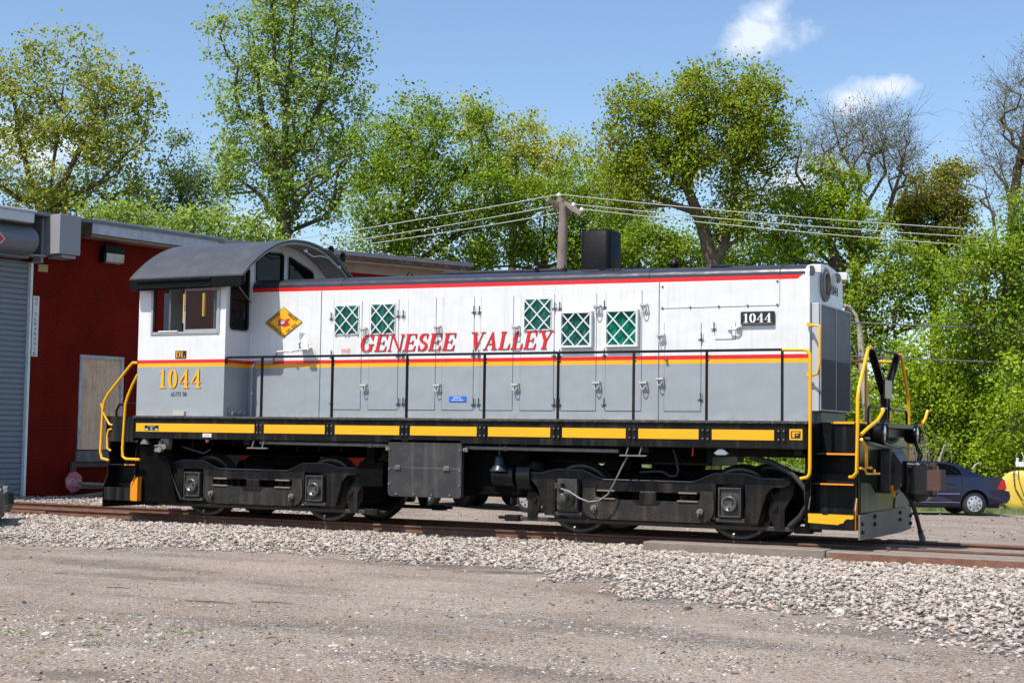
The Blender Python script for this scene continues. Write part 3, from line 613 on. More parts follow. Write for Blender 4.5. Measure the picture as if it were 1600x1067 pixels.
# back, side and roof volumes of the first part
mb = MB(); mb.box(-12.3, -12, .3, 22, GZ-.3, 6.3); mb.box(-12, SE, 21.7, 22, GZ-.3, 6.3); mb.build('wall', 'brickpaint', BL)
mb = MB(); mb.box(-12.4, SE+.1, -.55, 22.2, 6.58, 6.66); rf = mb.build('roof', mat('grey_roof_sheet', (.16, .17, .185), .6, var=.15, streak=((.3, .3, .3), 3, .3)), BL)
mb = MB(); mb.box(1.22, 5.6, -.50, -.46, 6.32, 6.60); mb.build('fascia', mat('peeling_white_fascia', (.46, .50, .56), .7, var=.12, dirt=(.28, .27, .27), dirt_amt=.5, dirt_scale=5, streak=((.25, .24, .23), 6, .4)), BL)
mb = MB(); mb.box(1.22, 5.6, -.46, .03, 6.24, 6.30); mb.build('soffit', mat('brown_soffit', (.22, .15, .11), .8), BL)
mb = MB(); mb.box(1.22, 5.6, -.53, -.49, 6.60, 6.70); mb.build('drip_edge', mat('drip_edge_metal', (.36, .38, .42), .4, metal=.4), BL)
# roller door: slats, guide, drum hood
DO = MB(); DO.box(-9.0, -.05, .10, .14, GZ-.1, 5.55); dr = DO.build('roller_door', 'galv', BL)
pz = wl(30, 402)[1]
zs = np.arange(GZ+.08, 5.42, .128); base = None
for z in zs:
    if base is None:
        mb = MB(); mb.prism([(.06, z), (.045, z+.02), (.045, z+.09), (.06, z+.115), (.10, z+.115), (.10, z)], -9.0, -.20, 'X'); base = mb.build('slat', mat('grey_slat', (.18, .205, .235), .5, var=.06, streak=((.15, .16, .18), 2, .3)), dr, org=(-4.5, .07, z)); 
    else: dup(base, (-4.5, .07, z), dr)
mb = MB(); mb.box(-.20, -.14, -.06, .10, GZ-.05, 5.48); mb.build('door_guide', mat('pale_guide_rail', (.62, .68, .66), .4, metal=.2), dr)
mb = MB(); mb.box(-9, .06, -.12, .05, GZ-.06, GZ+.05); mb.build('door_sill', mat('mossy_sill', (.20, .20, .07), .8, var=.3), dr)
mb = MB(); mb.lathe((0, -.42, 5.93), [(0, -9), (.36, -9), (.36, -.62), (.34, -.52), (.28, -.44), (0, -.42)], 'X', 30); mb.box(-9, -.62, -.40, .1, 5.93, 6.25); mb.box(-9, -.50, -.38, .1, 5.52, 5.62); dh = mb.build('door_hood', mat('dark_metal_hood', (.15, .16, .18), .4, metal=.3, var=.08), dr)
mb = MB(); mb.box(-12.4, -.70, -.86, -.62, 6.32, 6.56); mb.prism([(-.90, 6.56), (-.90, 6.62), (-.5, 6.66), (-.5, 6.60)], -12.4, -.66, 'X'); mb.build('gutter', mat('white_gutter', (.55, .57, .60), .45, var=.06), BL, bevel=.01)
# motor housing box by the door
mb = MB(); mb.prism([(.03, 6.62), (-1.05, 6.52), (-1.05, 5.63), (.03, 5.54)], .12, .66, 'X') if False else None
mb = MB(); mb.box(-.05, .56, -.95, .03, 5.66, 6.62); mh = mb.build('motor_housing', mat('light_box_metal', (.27, .27, .285), .45, var=.04), BL, bevel=.008)
mb = MB(); mb.prism([(-.06, .03), (-.06, -.45), (-.5, -.3), (-.55, .03)], 5.60, 5.64, 'Z') ; mb.box(.10, .50, -.85, -.3, 5.58, 5.65); mb.build('housing_bracket', 'galv', mh)
mb = MB(); mb.box(-.13, -.06, -.34, .03, 5.46, 6.55); mb.build('end_plate', 'galv', mh)
mb = MB(); mb.box(.02, .28, -.05, .03, 5.28, 5.46); mb.build('wood_block', mat('pine_block', (.42, .30, .16), .8), BL)
# boarded window
mb = MB(); mb.box(1.33, 1.40, -.03, .10, .93, 3.31); mb.box(2.60, 2.67, -.03, .10, .93, 3.31); mb.box(1.40, 2.60, -.03, .10, 3.23, 3.31); bw = mb.build('boarded_window', mat('flaking_white_frame', (.42, .44, .48), .8, var=.2, dirt=(.16, .12, .10), dirt_amt=.7, dirt_scale=9), BL)
mb = MB(); mb.box(1.40, 2.60, .02, .05, .93, 3.23); mb.build('plywood_board', mat('plywood', (.64, .46, .30), .85, var=.18, scale=2.5, streak=((.17, .11, .08), 16, .6), dirt=(.20, .15, .11), dirt_amt=.4, dirt_scale=12), bw)
mb = MB(); mb.box(1.28, 3.0, -.10, .03, .62, .90); mb.build('window_sill', mat('stone_sill', (.14, .13, .13), .9, var=.3, dirt=(.05, .04, .04), dirt_amt=.7, dirt_scale=4), BL, bevel=.02)
# second, farther length of the building, turned more to the right
A2 = math.radians(90-27.0); D2 = np.array([math.cos(A2), math.sin(A2)]); P2 = BP+BD*SE; 
p_end = None
N2 = np.array([D2[1], -D2[0]]); d_ = ray(724, 430); t_ = ((P2-CAM[:2])@N2)/(d_[:2]@N2); q_ = CAM+d_*t_; LEN2 = float((q_[:2]-P2)@D2)
B2 = thing('brick_annex', (P2[0], P2[1], GZ), 'farther red brick length of the shed with brown rotten eaves behind the cab', 'building', rz=A2, org=(0, 0, GZ))
mb = MB(); mb.box(0, LEN2-.3, 0, .3, GZ-.3, 6.25); mb.box(LEN2-.6, LEN2-.3, .3, 14, GZ-.3, 6.25); mb.build('wall', 'brickpaint', B2)
mb = MB(); mb.box(-.2, LEN2, -.55, 15, 6.54, 6.66); mb.build('roof', mat('grey_standing_seam', (.17, .18, .20), .5, metal=.2, var=.12), B2)
mb = MB(); mb.box(0, LEN2-.1, -.50, -.44, 6.43, 6.54); mb.build('rotten_fascia', mat('rotten_fascia', (.13, .065, .045), .9, var=.4, scale=6, dirt=(.30, .26, .22), dirt_amt=.7, dirt_scale=5), B2)
mb = MB(); mb.box(0, LEN2-.1, -.44, 0, 6.36, 6.42); mb.box(0, LEN2-.1, -.03, .0-.002, 6.12, 6.36); mb.build('soffit', mat('tan_soffit', (.30, .24, .19), .8, var=.15), B2)
for k in range(int(LEN2/.6)):
    mb = MB(); mb.box(.1+k*.6, .13+k*.6, -.54, 14.8, 6.66, 6.69); mb.build('roof_seam', mat('seam', (.19, .20, .22), .5) if k == 0 else bpy.data.materials['seam'], B2)
# lamp, clearance sign, red door sign, stop sign, planks, window frame
LP = bthing('wall_lamp', 2.1, 5.7, 'boxy wall light with a clouded lens under the white eaves', 'lamp', off=.0)
mb = MB(); mb.box(1.82, 2.40, -.26, -.0, 5.92, 6.12); mb.box(1.80, 1.86, -.24, 0, 5.68, 5.92); mb.build('lamp_body', 'black', LP, bevel=.01)
mb = MB(); mb.prism([(-.26, 5.92), (-.24, 5.70), (-.05, 5.68), (-.05, 5.92)], 1.86, 2.40, 'X'); mb.build('lens', mat('clouded_lens', (.42, .40, .36), .35, var=.35, scale=5), LP, bevel=.01)
SG = bthing('clearance_sign', 0.07, 3.19, 'tall narrow white sign reading NO CLEARANCE beside the roller door', 'sign')
mb = MB(); mb.box(-.09, .085, -.022, -.012, 3.19, 4.67); mb.build('sign_board', 'ivory', SG)
mb = MB(); letters = 'NO CLEARANCE'; 
for i, ch in enumerate(letters):
    if ch != ' ': plain_text(mb, ch, (-.003, -.0235, 4.60-i*.122), (1, 0, 0), (0, 0, 1), (0, -1, 0), .082, .060 if ch != 'O' else .064, t=0.0, bold=.01)
mb.build('sign_text', 'text_black', SG)
RS = bthing('red_sign', -1.2, 5.95, 'corner of a red and white diamond sign on the door hood at the left border', 'sign')
s0, z0 = wl(4, 373, .8); c = np.array([s0-.13, -.80, z0])
mb = MB(); mb.obox(c, (.10, 0, .10), (0, .005, 0), (-.10, 0, .10)); mb.build('sign_board', 'ivory', RS)
mb = MB(); mb.obox(c+np.array([0, -.006, 0]), (.085, 0, .085), (0, .003, 0), (-.085, 0, .085)); mb.build('sign_face', mat('sign_red', (.55, .03, .05), .4), RS)
ST = bthing('stop_sign', 1.02, -.05, 'faded pink stop sign lying upside down against the brick wall', 'sign')
cx_, cz_ = 1.02, .14; oc = [(cx_+.26*math.cos(R(22.5+45*i+8)), cz_+.26*math.sin(R(22.5+45*i+8))) for i in range(8)]
mb = MB(); mb.prism(oc, -.36, -.35, 'Y'); mb.build('sign_board', mat('faded_sign_red', (.42, .10, .13), .5, var=.2, dirt=(.4, .3, .3), dirt_amt=.4, dirt_scale=6), ST)
mb = MB(); plain_text(mb, 'STOP', (cx_, -.361, cz_), (-.985, 0, .17), (-.17, 0, -.985), (0, -1, 0), .17, .38, t=.001); mb.build('sign_text', mat('sign_white_faded', (.6, .5, .5), .6), ST)
lbs = ['top plank of the weathered pile by the brick wall', 'long lower plank of the weathered pile by the brick wall', 'short splintered board leaning on the plank pile', 'flat board under the plank pile']
for i, (a, b3) in enumerate(((( .95, .12, -.75), (3.6, -.02, -.5)), ((.75, -.20, -.9), (3.3, .0, -.6)), ((1.1, .02, -.55), (3.9, -.05, -.35)), ((1.5, -.18, -1.2), (3.2, -.15, -.8)))):
    A = np.array([a[0], a[2], a[1]]); B = np.array([b3[0], b3[2], b3[1]]); c = (A+B)/2; d3 = (B-A)/2; u3 = d3/np.linalg.norm(d3); w3 = np.cross(u3, (0, 0, 1)); t3 = np.cross(w3, u3)
    pt = bthing('plank', float(c[0]), float(c[2]), lbs[i], 'plank', 'old planks by the wall', off=-float(c[1]))
    mb = MB(); mb.obox(c, d3, w3*.10, t3*.035); ob = mb.mesh('plank', [M['wood_grey']], (float(c[0]), float(c[1]), float(c[2])))
    COL.objects.unlink(pt); loc = pt.matrix_basis.copy(); nm = pt.name; bpy.data.objects.remove(pt)
    o = bpy.data.objects.new('plank', ob); COL.objects.link(o); o.matrix_basis = loc; tag(o, lbs[i], 'plank', 'old planks by the wall')
WF = bthing('old_frame', 1.9, -.2, 'dark weathered wooden frame leaning on the brick wall', 'frame')
mb = MB(); mb.box(1.12, 1.24, -.12, -.04, -.3, .62); mb.box(1.24, 3.2, -.12, -.04, .50, .60); mb.build('frame_timber', mat('dark_old_timber', (.07, .055, .048), .9, var=.3), WF)
# ================================================================ LOCOMOTIVE
LOC = thing('locomotive', (4.7, 0, 0), 'white and grey diesel switcher locomotive with yellow sill and red GENESEE VALLEY lettering', 'locomotive')
NY = (0, -1, 0); XX = (1, 0, 0); ZZ = (0, 0, 1); YY = (0, 1, 0)
HY, CY, SY = -0.87, -1.50, -1.50
def H(px, py): p = on('Y', HY, px, py); return float(p[0]), float(p[2])
def rz_(x): return 3.686-0.0113*(x-3.44)                           # lower edge of the red band: the roof line falls slightly forward

# --- hood shell with its rounded roof
def hood_profile(x, inset=0.0):
    d = rz_(x)-3.686; hw = .862-inset
    pr = [(-hw, 1.655)]+[(-hw, 3.753+d), (-hw+.004, 3.785+d), (-hw+.016, 3.815+d), (-hw+.036, 3.842+d), (-hw+.066, 3.865+d), (-hw+.115, 3.885+d), (-.60, 3.915+d), (-.35, 3.948+d), (-.12, 3.966+d), (0, 3.970+d)]
    return pr + [(-a, b) for a, b in reversed(pr[:-1])]
hb = MB(); xs = [0.823, 2.0, 3.5, 5.0, 6.5, 8.0, 9.5, 10.22, 10.30]
vs = []; n = len(hood_profile(0))
for i, x in enumerate(xs):
    ins = .012 if i == len(xs)-1 else 0
    vs += [(x, y*(1 if not ins else .985), z) for y, z in hood_profile(x)]
fs = [(i*n+k, i*n+k+1, (i+1)*n+k+1, (i+1)*n+k) for i in range(len(xs)-1) for k in range(n-1)]
hb.add(vs, fs, 0, True); hb.add(vs[-n:], [tuple(range(n))], 0)
ho = hb.build('hood', 'body', LOC)
for p in ho.data.polygons:
    if abs(p.normal.y) > .99 or abs(p.normal.x) > .9: p.use_smooth = False

# seam across the roof, grab rings, long roof bars, vents
mb = MB()
for xx in (2.62, 7.93, 9.88):
    d = rz_(xx)-3.686
    mb.tube([(xx, y*1.004, z+.004) for y, z in hood_profile(xx) if z > 3.6], .007, 5, cap=False)
mb.build('roof_seam', 'roof', LOC)
def ring(x, y, z, r=.05, rr=.011):
    mb = MB(); mb.tube([(x+r*math.cos(a), y, z+r*math.sin(a)) for a in np.linspace(-.5, math.pi+.5, 12)], rr, 6); return mb
for i, (px, py) in enumerate([(640, 437), (1248, 412)]):
    p = on('Y', -.45, px, py); ring(p[0], -.45, rz_(p[0])+.255).build('lifting_ring', 'black', LOC)
mb = MB()                                                         # raised hatch rails on top of the hood
for (x0, x1, y) in ((4.25, 6.4, -.42), (4.25, 6.4, -.25)):
    z = rz_(x0)+.25
    mb.obox(((x0+x1)/2, y, z+.02), ((x1-x0)/2, 0, -.0113*(x1-x0)/2), (0, .03, 0), (0, 0, .018))
mb.build('hatch_rail', 'roof', LOC, bevel=.006)
mb = MB(); mb.obox((6.85, -.33, rz_(6.85)+.265), (.95, 0, -.0107), (0, .018, 0), (0, 0, .015)); mb.build('hatch_rail', 'roof', LOC)
for xx in (5.92, 6.38, 7.0):
    mb = MB(); mb.box(xx-.03, xx+.03, -.47, -.40, rz_(xx)+.23, rz_(xx)+.30); mb.cyl((xx, -.435, rz_(xx)+.30), .012, 0, .04, 'Z', 8); mb.build('hatch_clamp', 'black', LOC)
mb = MB()                                                         # little ventilator cap
c = (8.05, -.15, rz_(8.05)+.26)
mb.lathe(c, [(.05, 0), (.05, .05), (.075, .06), (.075, .10), (.03, .15), (.012, .18), (0, .19)], 'Z', 14); mb.build('roof_vent', 'black', LOC)
mb = MB()
for k in range(9): mb.cyl((7.15+k*.1, -.35, rz_(7.15+k*.1)+.255), .012, 0, .02, 'Z', 6)
mb.build('roof_bolts', 'black', LOC, kind=None)
mb = MB(); d = rz_(8.85); mb.obox((8.95, -.62, d+.235), (.14, 0, 0), (0, .07, .02), (0, -.004, .014)); mb.build('roof_step', 'black', LOC)

# exhaust stack, rounded box
def rrect(x0, x1, y0, y1, r, n=5):
    o = []
    for cx, cy, a0 in ((x1-r, y1-r, 0), (x0+r, y1-r, 90), (x0+r, y0+r, 180), (x1-r, y0+r, 270)):
        o += [(cx+r*math.cos(R(a0+90*i/n)), cy+r*math.sin(R(a0+90*i/n))) for i in range(n+1)]
    return o
mb = MB(); zb = rz_(6.9)+.20; zt = 4.52
o = rrect(6.58, 7.07, -.34, .18, .09); ii = rrect(6.605, 7.045, -.315, .155, .07); n = len(o)
vs = [(x, y, zb) for x, y in o]+[(x, y, zt) for x, y in o]+[(x, y, zt) for x, y in ii]+[(x, y, zt-.4) for x, y in ii]
mb.add(vs, [(k*n+i, k*n+(i+1) % n, (k+1)*n+(i+1) % n, (k+1)*n+i) for k in range(3) for i in range(n)], 0, True)
mb.add(vs[-n:], [tuple(range(n))], 0)
st = mb.build('exhaust_stack', mat('sooty_stack', (0.006, 0.006, 0.007), .5, dirt=(0.045, 0.034, 0.026), dirt_amt=.35, dirt_scale=2.2, bump=.15, spec=.12), LOC, bevel=.004)
mb = MB(); mb.obox((6.85, -.06, zt+.012), (.17, 0, .004), (0, .24, 0), (0, 0, .01)); mb.build('stack_flap', 'black', st)

# --- hood side: raised centre strips, doors, latches, hinges, filter windows
def slab(x0, x1, z0, z1, t=.008, y=None):
    mb = MB(); y = -.8625 if y is None else y; mb.box(x0, x1, y-t, y, z0, z1); return mb
latch_src = {}; hinge_src = {}; pin_src = {}
def latch(door, px, py):
    x, z = H(px, py); y = HY-.003; org = (x, y, z)
    if 'o' not in latch_src:
        mb = MB(); mb.box(x-.055, x+.055, y-.075, y-.055, z-.012, z+.012); mb.box(x-.05, x-.035, y-.06, y, z-.02, z+.02); mb.box(x+.035, x+.05, y-.06, y, z-.02, z+.02); mb.cyl((x, y, z-.01), .02, -.05, 0, 'Y', 8)
        mb.tube([(x+.043*math.cos(a), y-.05-.02*math.sin(-a), z-.01+.085*math.sin(a)) for a in np.linspace(0, -math.pi, 11)], .0075, 5)
        latch_src['o'] = mb.build('latch', mat('latch_paint', (0.50, 0.50, 0.49), .4, dirt=(.12, .12, .12), dirt_amt=.5, dirt_scale=20), door, org=org)
    else: dup(latch_src['o'], org, door)
def hinge(door, px, py):
    x, z = H(px, py); y = HY-.003; org = (x, y, z)
    if 'o' not in hinge_src:
        mb = MB(); mb.cyl((x, y-.012, z-.06), .0075, -.02, .12, 'Z', 6, 1); mb.box(x-.045, x+.035, y-.01, y, z-.045, z-.035, 1); mb.box(x-.03, x+.025, y-.002, y+.002, z-.03, z+.05, 0)
        hinge_src['o'] = mb.build('hinge', ['body', 'text_dk'], door, org=org)
    else: dup(hinge_src['o'], org, door)
body = 'body'
def filt(door, x0, x1, z0, z1, out, fm='filter'):
    yb = HY-.004; yf = yb-out; fr = .03 if out > .03 else .016
    mb = MB(); mb.box(x0, x0+fr, yf, yb, z0, z1); mb.box(x1-fr, x1, yf, yb, z0, z1); mb.box(x0+fr, x1-fr, yf, yb, z1-fr, z1); mb.box(x0+fr, x1-fr, yf, yb, z0, z0+fr)
    mb.build('filter_frame', 'white', door, bevel=.002)
    X0, X1, Z0, Z1 = x0+fr, x1-fr, z0+fr, z1-fr; w = X1-X0; h = Z1-Z0
    yp = yb-.002
    mb = MB(); n = 34; random.seed(int(x0*100))
    xs = np.linspace(X0, X1, 2*n+1); xs[1:-1] += np.array([random.uniform(-.3, .3)*w/(2*n) for _ in range(2*n-1)])
    ys = [yp-(.0 if i % 2 else random.uniform(.010, .02)) for i in range(2*n+1)]
    vs = [(x, y, Z0) for x, y in zip(xs, ys)]+[(x, y, Z1) for x, y in zip(xs, ys)]
    mb.add(vs, [(i, i+1, i+2*n+2, i+2*n+1) for i in range(2*n)]); mb.build('filter_pleats', fm, door)
    yl = yp-.026 if out < .03 else yf+.012
    lines = []
    for s_ in (0, .55, -.55):
        a = (max(0, s_), 1+min(0, s_)); b = (min(1, 1+s_), max(0, s_)); lines.append((a, b)); lines.append(((1-a[0], a[1]), (1-b[0], b[1])))
    mb = MB()
    for k, (a, b) in enumerate(lines):
        A = np.array([X0+a[0]*w, yl-.0008*k, Z0+a[1]*h]); B = np.array([X0+b[0]*w, yl-.0008*k, Z0+b[1]*h]); c = (A+B)/2; dd = (B-A)/2; L_ = np.linalg.norm(dd); pz = np.array([dd[2], 0, -dd[0]])/L_
        mb.obox(c, dd, pz*.009, (0, .004, 0))
    mb.build('filter_lattice', 'white', door)
ZB = H(600, 640)[1]
doors = [((521, 564), 471, None, [(518, 494), (518, 553), (518, 626)], (524, 561, 477.5, 523, .012, 'filter')),
         ((576, 621.5), 469, [(570.5, 514), (570.5, 602)], [(622.5, 490), (622.5, 553), (622.5, 627)], (580, 618, 475, 522, .012, 'filter')),
         ((637, 680), 466, None, [(630.5, 490), (630, 553), (630, 627)], None),
         ((691, 739.5), 465, [(685.5, 511), (685, 602)], [(741, 484), (740, 552), (740, 628)], None),
         ((750.5, 801), 464, None, [(749.5, 484), (748.5, 552), (748, 628)], None),
         ((813, 865), 461, [(808, 511), (807, 601)], [(867, 478), (866, 552), (866, 628)], (819, 862, 467, 516, .012, 'filter')),
         ((877, 931), 459, [(935, 479), (934, 598)], [(875, 478), (875, 552), (874, 628)], (878, 927, 487.5, 543, .075, 'filter')),
         ((946, 1002), 455.5, [(1008, 477), (1007, 598)], [(945, 476), (944.5, 551), (944, 628)], (948, 999, 485, 542, .075, 'filter2')),
         ((1038, 1095), 505, [(1034.5, 524), (1033, 592)], [(1096, 526), (1095, 620)], None)]
for (px0, px1), pyt, lat, hin, fl in doors:
    x0, _ = H(px0, 560); x1, _ = H(px1, 560); zt = H((px0+px1)/2, pyt)[1]; zb = ZB-.0
    do = slab(x0, x1, zb, zt).build('hood_door', body, LOC, bevel=.003)
    mb = MB()                                                     # dark grey strips round the door edge
    g = .006; y0, y1 = -.8640, -.8622
    for (a, b, c, d) in ((x0-g, x0, zb-g, zt+g*.4), (x1, x1+g, zb-g, zt+g*.4), (x0, x1, zb-g, zb), (x0, x1, zt, zt+g*.5)): mb.box(a, b, y0, y1, c, d)
    mb.build('door_gap', 'hood_gap', do)
    for q in (lat or []): latch(do, *q)
    for q in hin: hinge(do, *q)
    if fl:
        a, z1 = H(fl[0], fl[2]); b, z0 = H(fl[1], fl[3]); filt(do, a, b, z0, z1, fl[4], fl[5])
# vertical seams, front access panels
mb = MB()
for px in (500, 1029): x = H(px, 560)[0]; mb.box(x-.006, x+.006, -.8665, -.861, 1.66, rz_(x))
x0, z0 = H(1032, 482); x1, z1 = H(1218, 436)
mb.build('hood_seam', 'hood_gap', LOC)
pn = slab(x0, x1, z0, z1, .004).build('access_panel', body, LOC, bevel=.001)
mb = MB(); mb.box(x0, x1, -.865, -.8625, z0-.006, z0-.001); mb.box(x1+.001, x1+.005, -.865, -.8625, z0, z1)
for k in range(5): mb.cyl((x0+.03+(x1-x0-.06)*k/4, -.868, z0+.006), .014, -.01, 0, 'Y', 8)
mb.cyl((x0+.03, -.868, z1-.05), .014, -.01, 0, 'Y', 8); mb.cyl((x1-.03, -.868, z1-.03), .014, -.01, 0, 'Y', 8)
mb.build('panel_bolts', 'text_dk', pn)
x0, z0 = H(1117, 530); x1, z1 = H(1149, 503)
do = slab(x0, x1, z0, z1, .006).build('filler_door', body, LOC, bevel=.002)
mb = MB(); mb.box(x0, x1, -.8665, -.8622, z0-.008, z0-.001); mb.box(x1+.001, x1+.006, -.8665, -.8622, z0, z1); mb.build('door_gap', 'hood_gap', do)
hinge(do, 1116, 510)
mb = MB(); x, z = H(1152, 512); mb.tube([(x-.10, -.885, z), (x-.09, -.93, z-.03), (x+.0, -.93, z-.025), (x+.04, -.93, z+.01), (x+.06, -.885, z+.01)], .013, 6); mb.cyl((x-.11, -.87, z), .03, -.03, 0, 'Y', 10); mb.box(x-.02, x+.06, -.91, -.87, z-.015, z+.015); mb.build('hasp', 'ivory', do)
mb = MB(); x, z = H(1042, 562); mb.cyl((x, -.87, z), .02, -.05, 0, 'Y', 10); mb.build('bolt_head', 'steel', LOC)

# bell-shaped air fitting with its pipe on the hood side
mb = MB(); x, z = H(474, 530)
px_ = lambda a, b, y: (lambda p: (float(p[0]), y, float(p[2])))(on('Y', y, a, b))
mb.tube([px_(434, 549.5, -1.0), px_(455, 548.5, -1.0), px_(472, 546.5, -1.0), px_(480, 546, -1.0)], .018, 7)
mb.tube([px_(455, 548.5, -1.0), px_(455, 551, -1.0)], .03, 8); mb.box(x-.02, x+.02, -1.02, -.865, z-.18, z+.10)
mb.add([px_(476, 522, -.98), px_(479, 526, -.98), px_(481, 546, -.95), px_(471, 546, -.95), px_(471, 530, -.98), px_(476, 522, -1.03), px_(479, 526, -1.03), px_(481, 546, -1.07), px_(471, 546, -1.07), px_(471, 530, -1.03)],
       [(0, 1, 2, 3, 4), (9, 8, 7, 6, 5), (0, 5, 6, 1), (1, 6, 7, 2), (2, 7, 8, 3), (3, 8, 9, 4), (4, 9, 5, 0)])
mb.cyl(px_(469, 534, -.99), .028, -.04, .04, 'Y', 10); mb.tube([px_(469, 534, -1.0), px_(471, 541, -1.0), px_(474, 547, -1.0)], .016, 6)
mb.tube([px_(483, 540, -1.0), px_(485, 545, -1.0), px_(488, 544, -.98), px_(493, 549, -.95), px_(494, 556, -.93), px_(493, 564, -.88)], .008, 6)
mb.tube([px_(481, 538, -1.0), px_(487, 537, -1.0)], .009, 6); mb.obox(px_(484, 541, -1.0), (.025, 0, -.03), (0, .015, 0), (.012, 0, .01))
mb.build('valve', 'white', LOC, bevel=.003)
mb = MB()
mb.tube([(0.95, -.95, 1.66), (0.95, -.95, 2.42)]+[(0.95+.12*(1-math.cos(a)), -.95, 2.42+.12*math.sin(a)) for a in np.linspace(.2, math.pi/2, 6)]+[(1.35, -.95, 2.545), px_(434, 549.5, -1.0)], .02, 8)
mb.tube([(0.95, -.95, 2.02), (0.95, -.95, 2.06)], .032, 8); mb.build('air_pipe', 'grey', LOC)

# lettering on the hood
def band_text(name, text, pa, pb, mats, slant=.20, dark=True, y=HY-.009, wmax=None):
    xa, za = H(*pa); xb, zb = H(*pb); h = zb-za
    w0 = text_width(text)+slant; wd = (xb-xa)/(h*w0)
    if dark: 
        mb = MB(); serif(mb, text, (xa, y+.001, za), XX, ZZ, NY, h, slant, wd, t=.001, off=(.004, -.003)); serif(mb, text, (xa, y+.001, za), XX, ZZ, NY, h, slant, wd, t=.001, off=(-.003, .002)); mb.build('letter_outline', mat('dark_red_outline', (.16, .01, .01), .5, var=0) if mats == 'text_red' else 'text_black', LOC)
    mb = MB(); serif(mb, text, (xa, y, za), XX, ZZ, NY, h, slant, wd, t=.002); return mb.build('lettering', mats, LOC)
band_text('l', 'GENESEE', (562, 549.5), (716, 520.2), 'text_red')
band_text('l', 'VALLEY', (733, 547), (866, 516.5), 'text_red')
xa, za = H(1158, 508.5); xb, zb = H(1211, 486)
mb = MB(); mb.box(xa, xb, -.905, -.87, za, zb); nbd = mb.build('number_board', 'text_black', LOC, bevel=.01)
mb = MB(); hh = (zb-za)*.66; ww = (xb-xa)*.84; serif(mb, '1044', (xa+(xb-xa)*.08, -.9055, za+(zb-za)*.18), XX, ZZ, NY, hh, 0, ww/(hh*text_width('1044')), t=.004); mb.build('number', 'text_white', nbd)
mb = MB(); mb.box(xa+.012, xb-.012, -.9095, -.905, za+.012, za+.022); mb.build('board_rim', 'dullsteel', nbd)
mb = MB(); x, z = H(541, 547); plain_text(mb, 'DANGER', (x, HY-.009, z), XX, ZZ, NY, .062, .175, bold=.02); plain_text(mb, '600 VOLTS', (x, HY-.009, z-.072), XX, ZZ, NY, .046, .16, bold=.02); mb.build('warning_text', 'text_pink', LOC)
xa, za = H(702, 627.3); xb, zb = H(729, 619); mb = MB(); mb.box(xa, xb, HY-.012, HY-.005, za, zb); sg = mb.build('placard', 'blue_sign', LOC)
mb = MB(); xm = (xa+xb)/2; zm = (za+zb)/2; plain_text(mb, 'ENGINE OIL', (xm, HY-.013, zm+.018), XX, ZZ, NY, .021, .14, bold=.02); plain_text(mb, 'DIPSTICK INSIDE', (xm, HY-.013, zm-.018), XX, ZZ, NY, .021, .20, bold=.02); mb.build('placard_text', 'text_white', sg)
# railroad emblem
pl, pt, pr, pb = H(413.5, 504), H(443.5, 480), H(472.5, 502), H(442, 528); ec = np.array([(pl[0]+pr[0])/2, (pt[1]+pb[1])/2]); ew = (pr[0]-pl[0])/2; eh = (pt[1]-pb[1])/2
def EP(u, v): return (ec[0]+u*ew, ec[1]+v*eh)
mb = MB(); mb.plate([EP(-1, 0), EP(0, 1), EP(1, 0), EP(0, -1)], -.872, .006); em = mb.build('emblem', 'text_black', LOC)
mb = MB(); q = .965; mb.plate([EP(-q, 0), EP(0, q), EP(q, 0), EP(0, -q)], -.875, .003); mb.build('emblem_field', 'yellow', em)
mb = MB(); 
top = [(-.26+.62*i/10, .20+.05*math.sin(i*.9)) for i in range(11)]; bot = [(-.26+.66*i/10, -.24+.05*math.sin(i*.9)) for i in range(11)]
mb.plate([EP(*a) for a in top]+[EP(.26, 0)]+[EP(*a) for a in reversed(bot)], -.878, .003); mb.build('emblem_flag', 'text_red', em)
mb = MB(); mb.plate([EP(-.18, 0), EP(0, .17), EP(.18, 0), EP(0, -.17)], -.881, .003); mb.build('flag_diamond', 'text_black', em)
mb = MB(); plain_text(mb, 'GV', (*EP(0, 0)[:1], -.882, EP(0, 0)[1]), XX, ZZ, NY, .055, .085, bold=.04); mb.build('emblem_letters', 'text_white', em)
mb = MB(); ax = np.array([ew, 0, eh]); Lx = np.linalg.norm(ax); ax /= Lx; bx = np.array([ew, 0, -eh]); bx /= Lx
for txt, u, v, d, w in (('GENESEE', -.50, .34, ax, .26), ('VALLEY', .50, .34, bx, .22), ('TRANSPORTATION', -.40, -.40, bx, .44), ('CO., INC.', .46, -.38, ax, .24)):
    mb = MB(); e = EP(u, v); plain_text(mb, txt, (e[0], -.877, e[1]), d, np.cross(d, (0, 1, 0))*-1 if np.cross(d, (0, 1, 0))[2] < 0 else np.cross(d, (0, 1, 0)), NY, .052, w, bold=.02); mb.build('emblem_text', 'text_black', em)

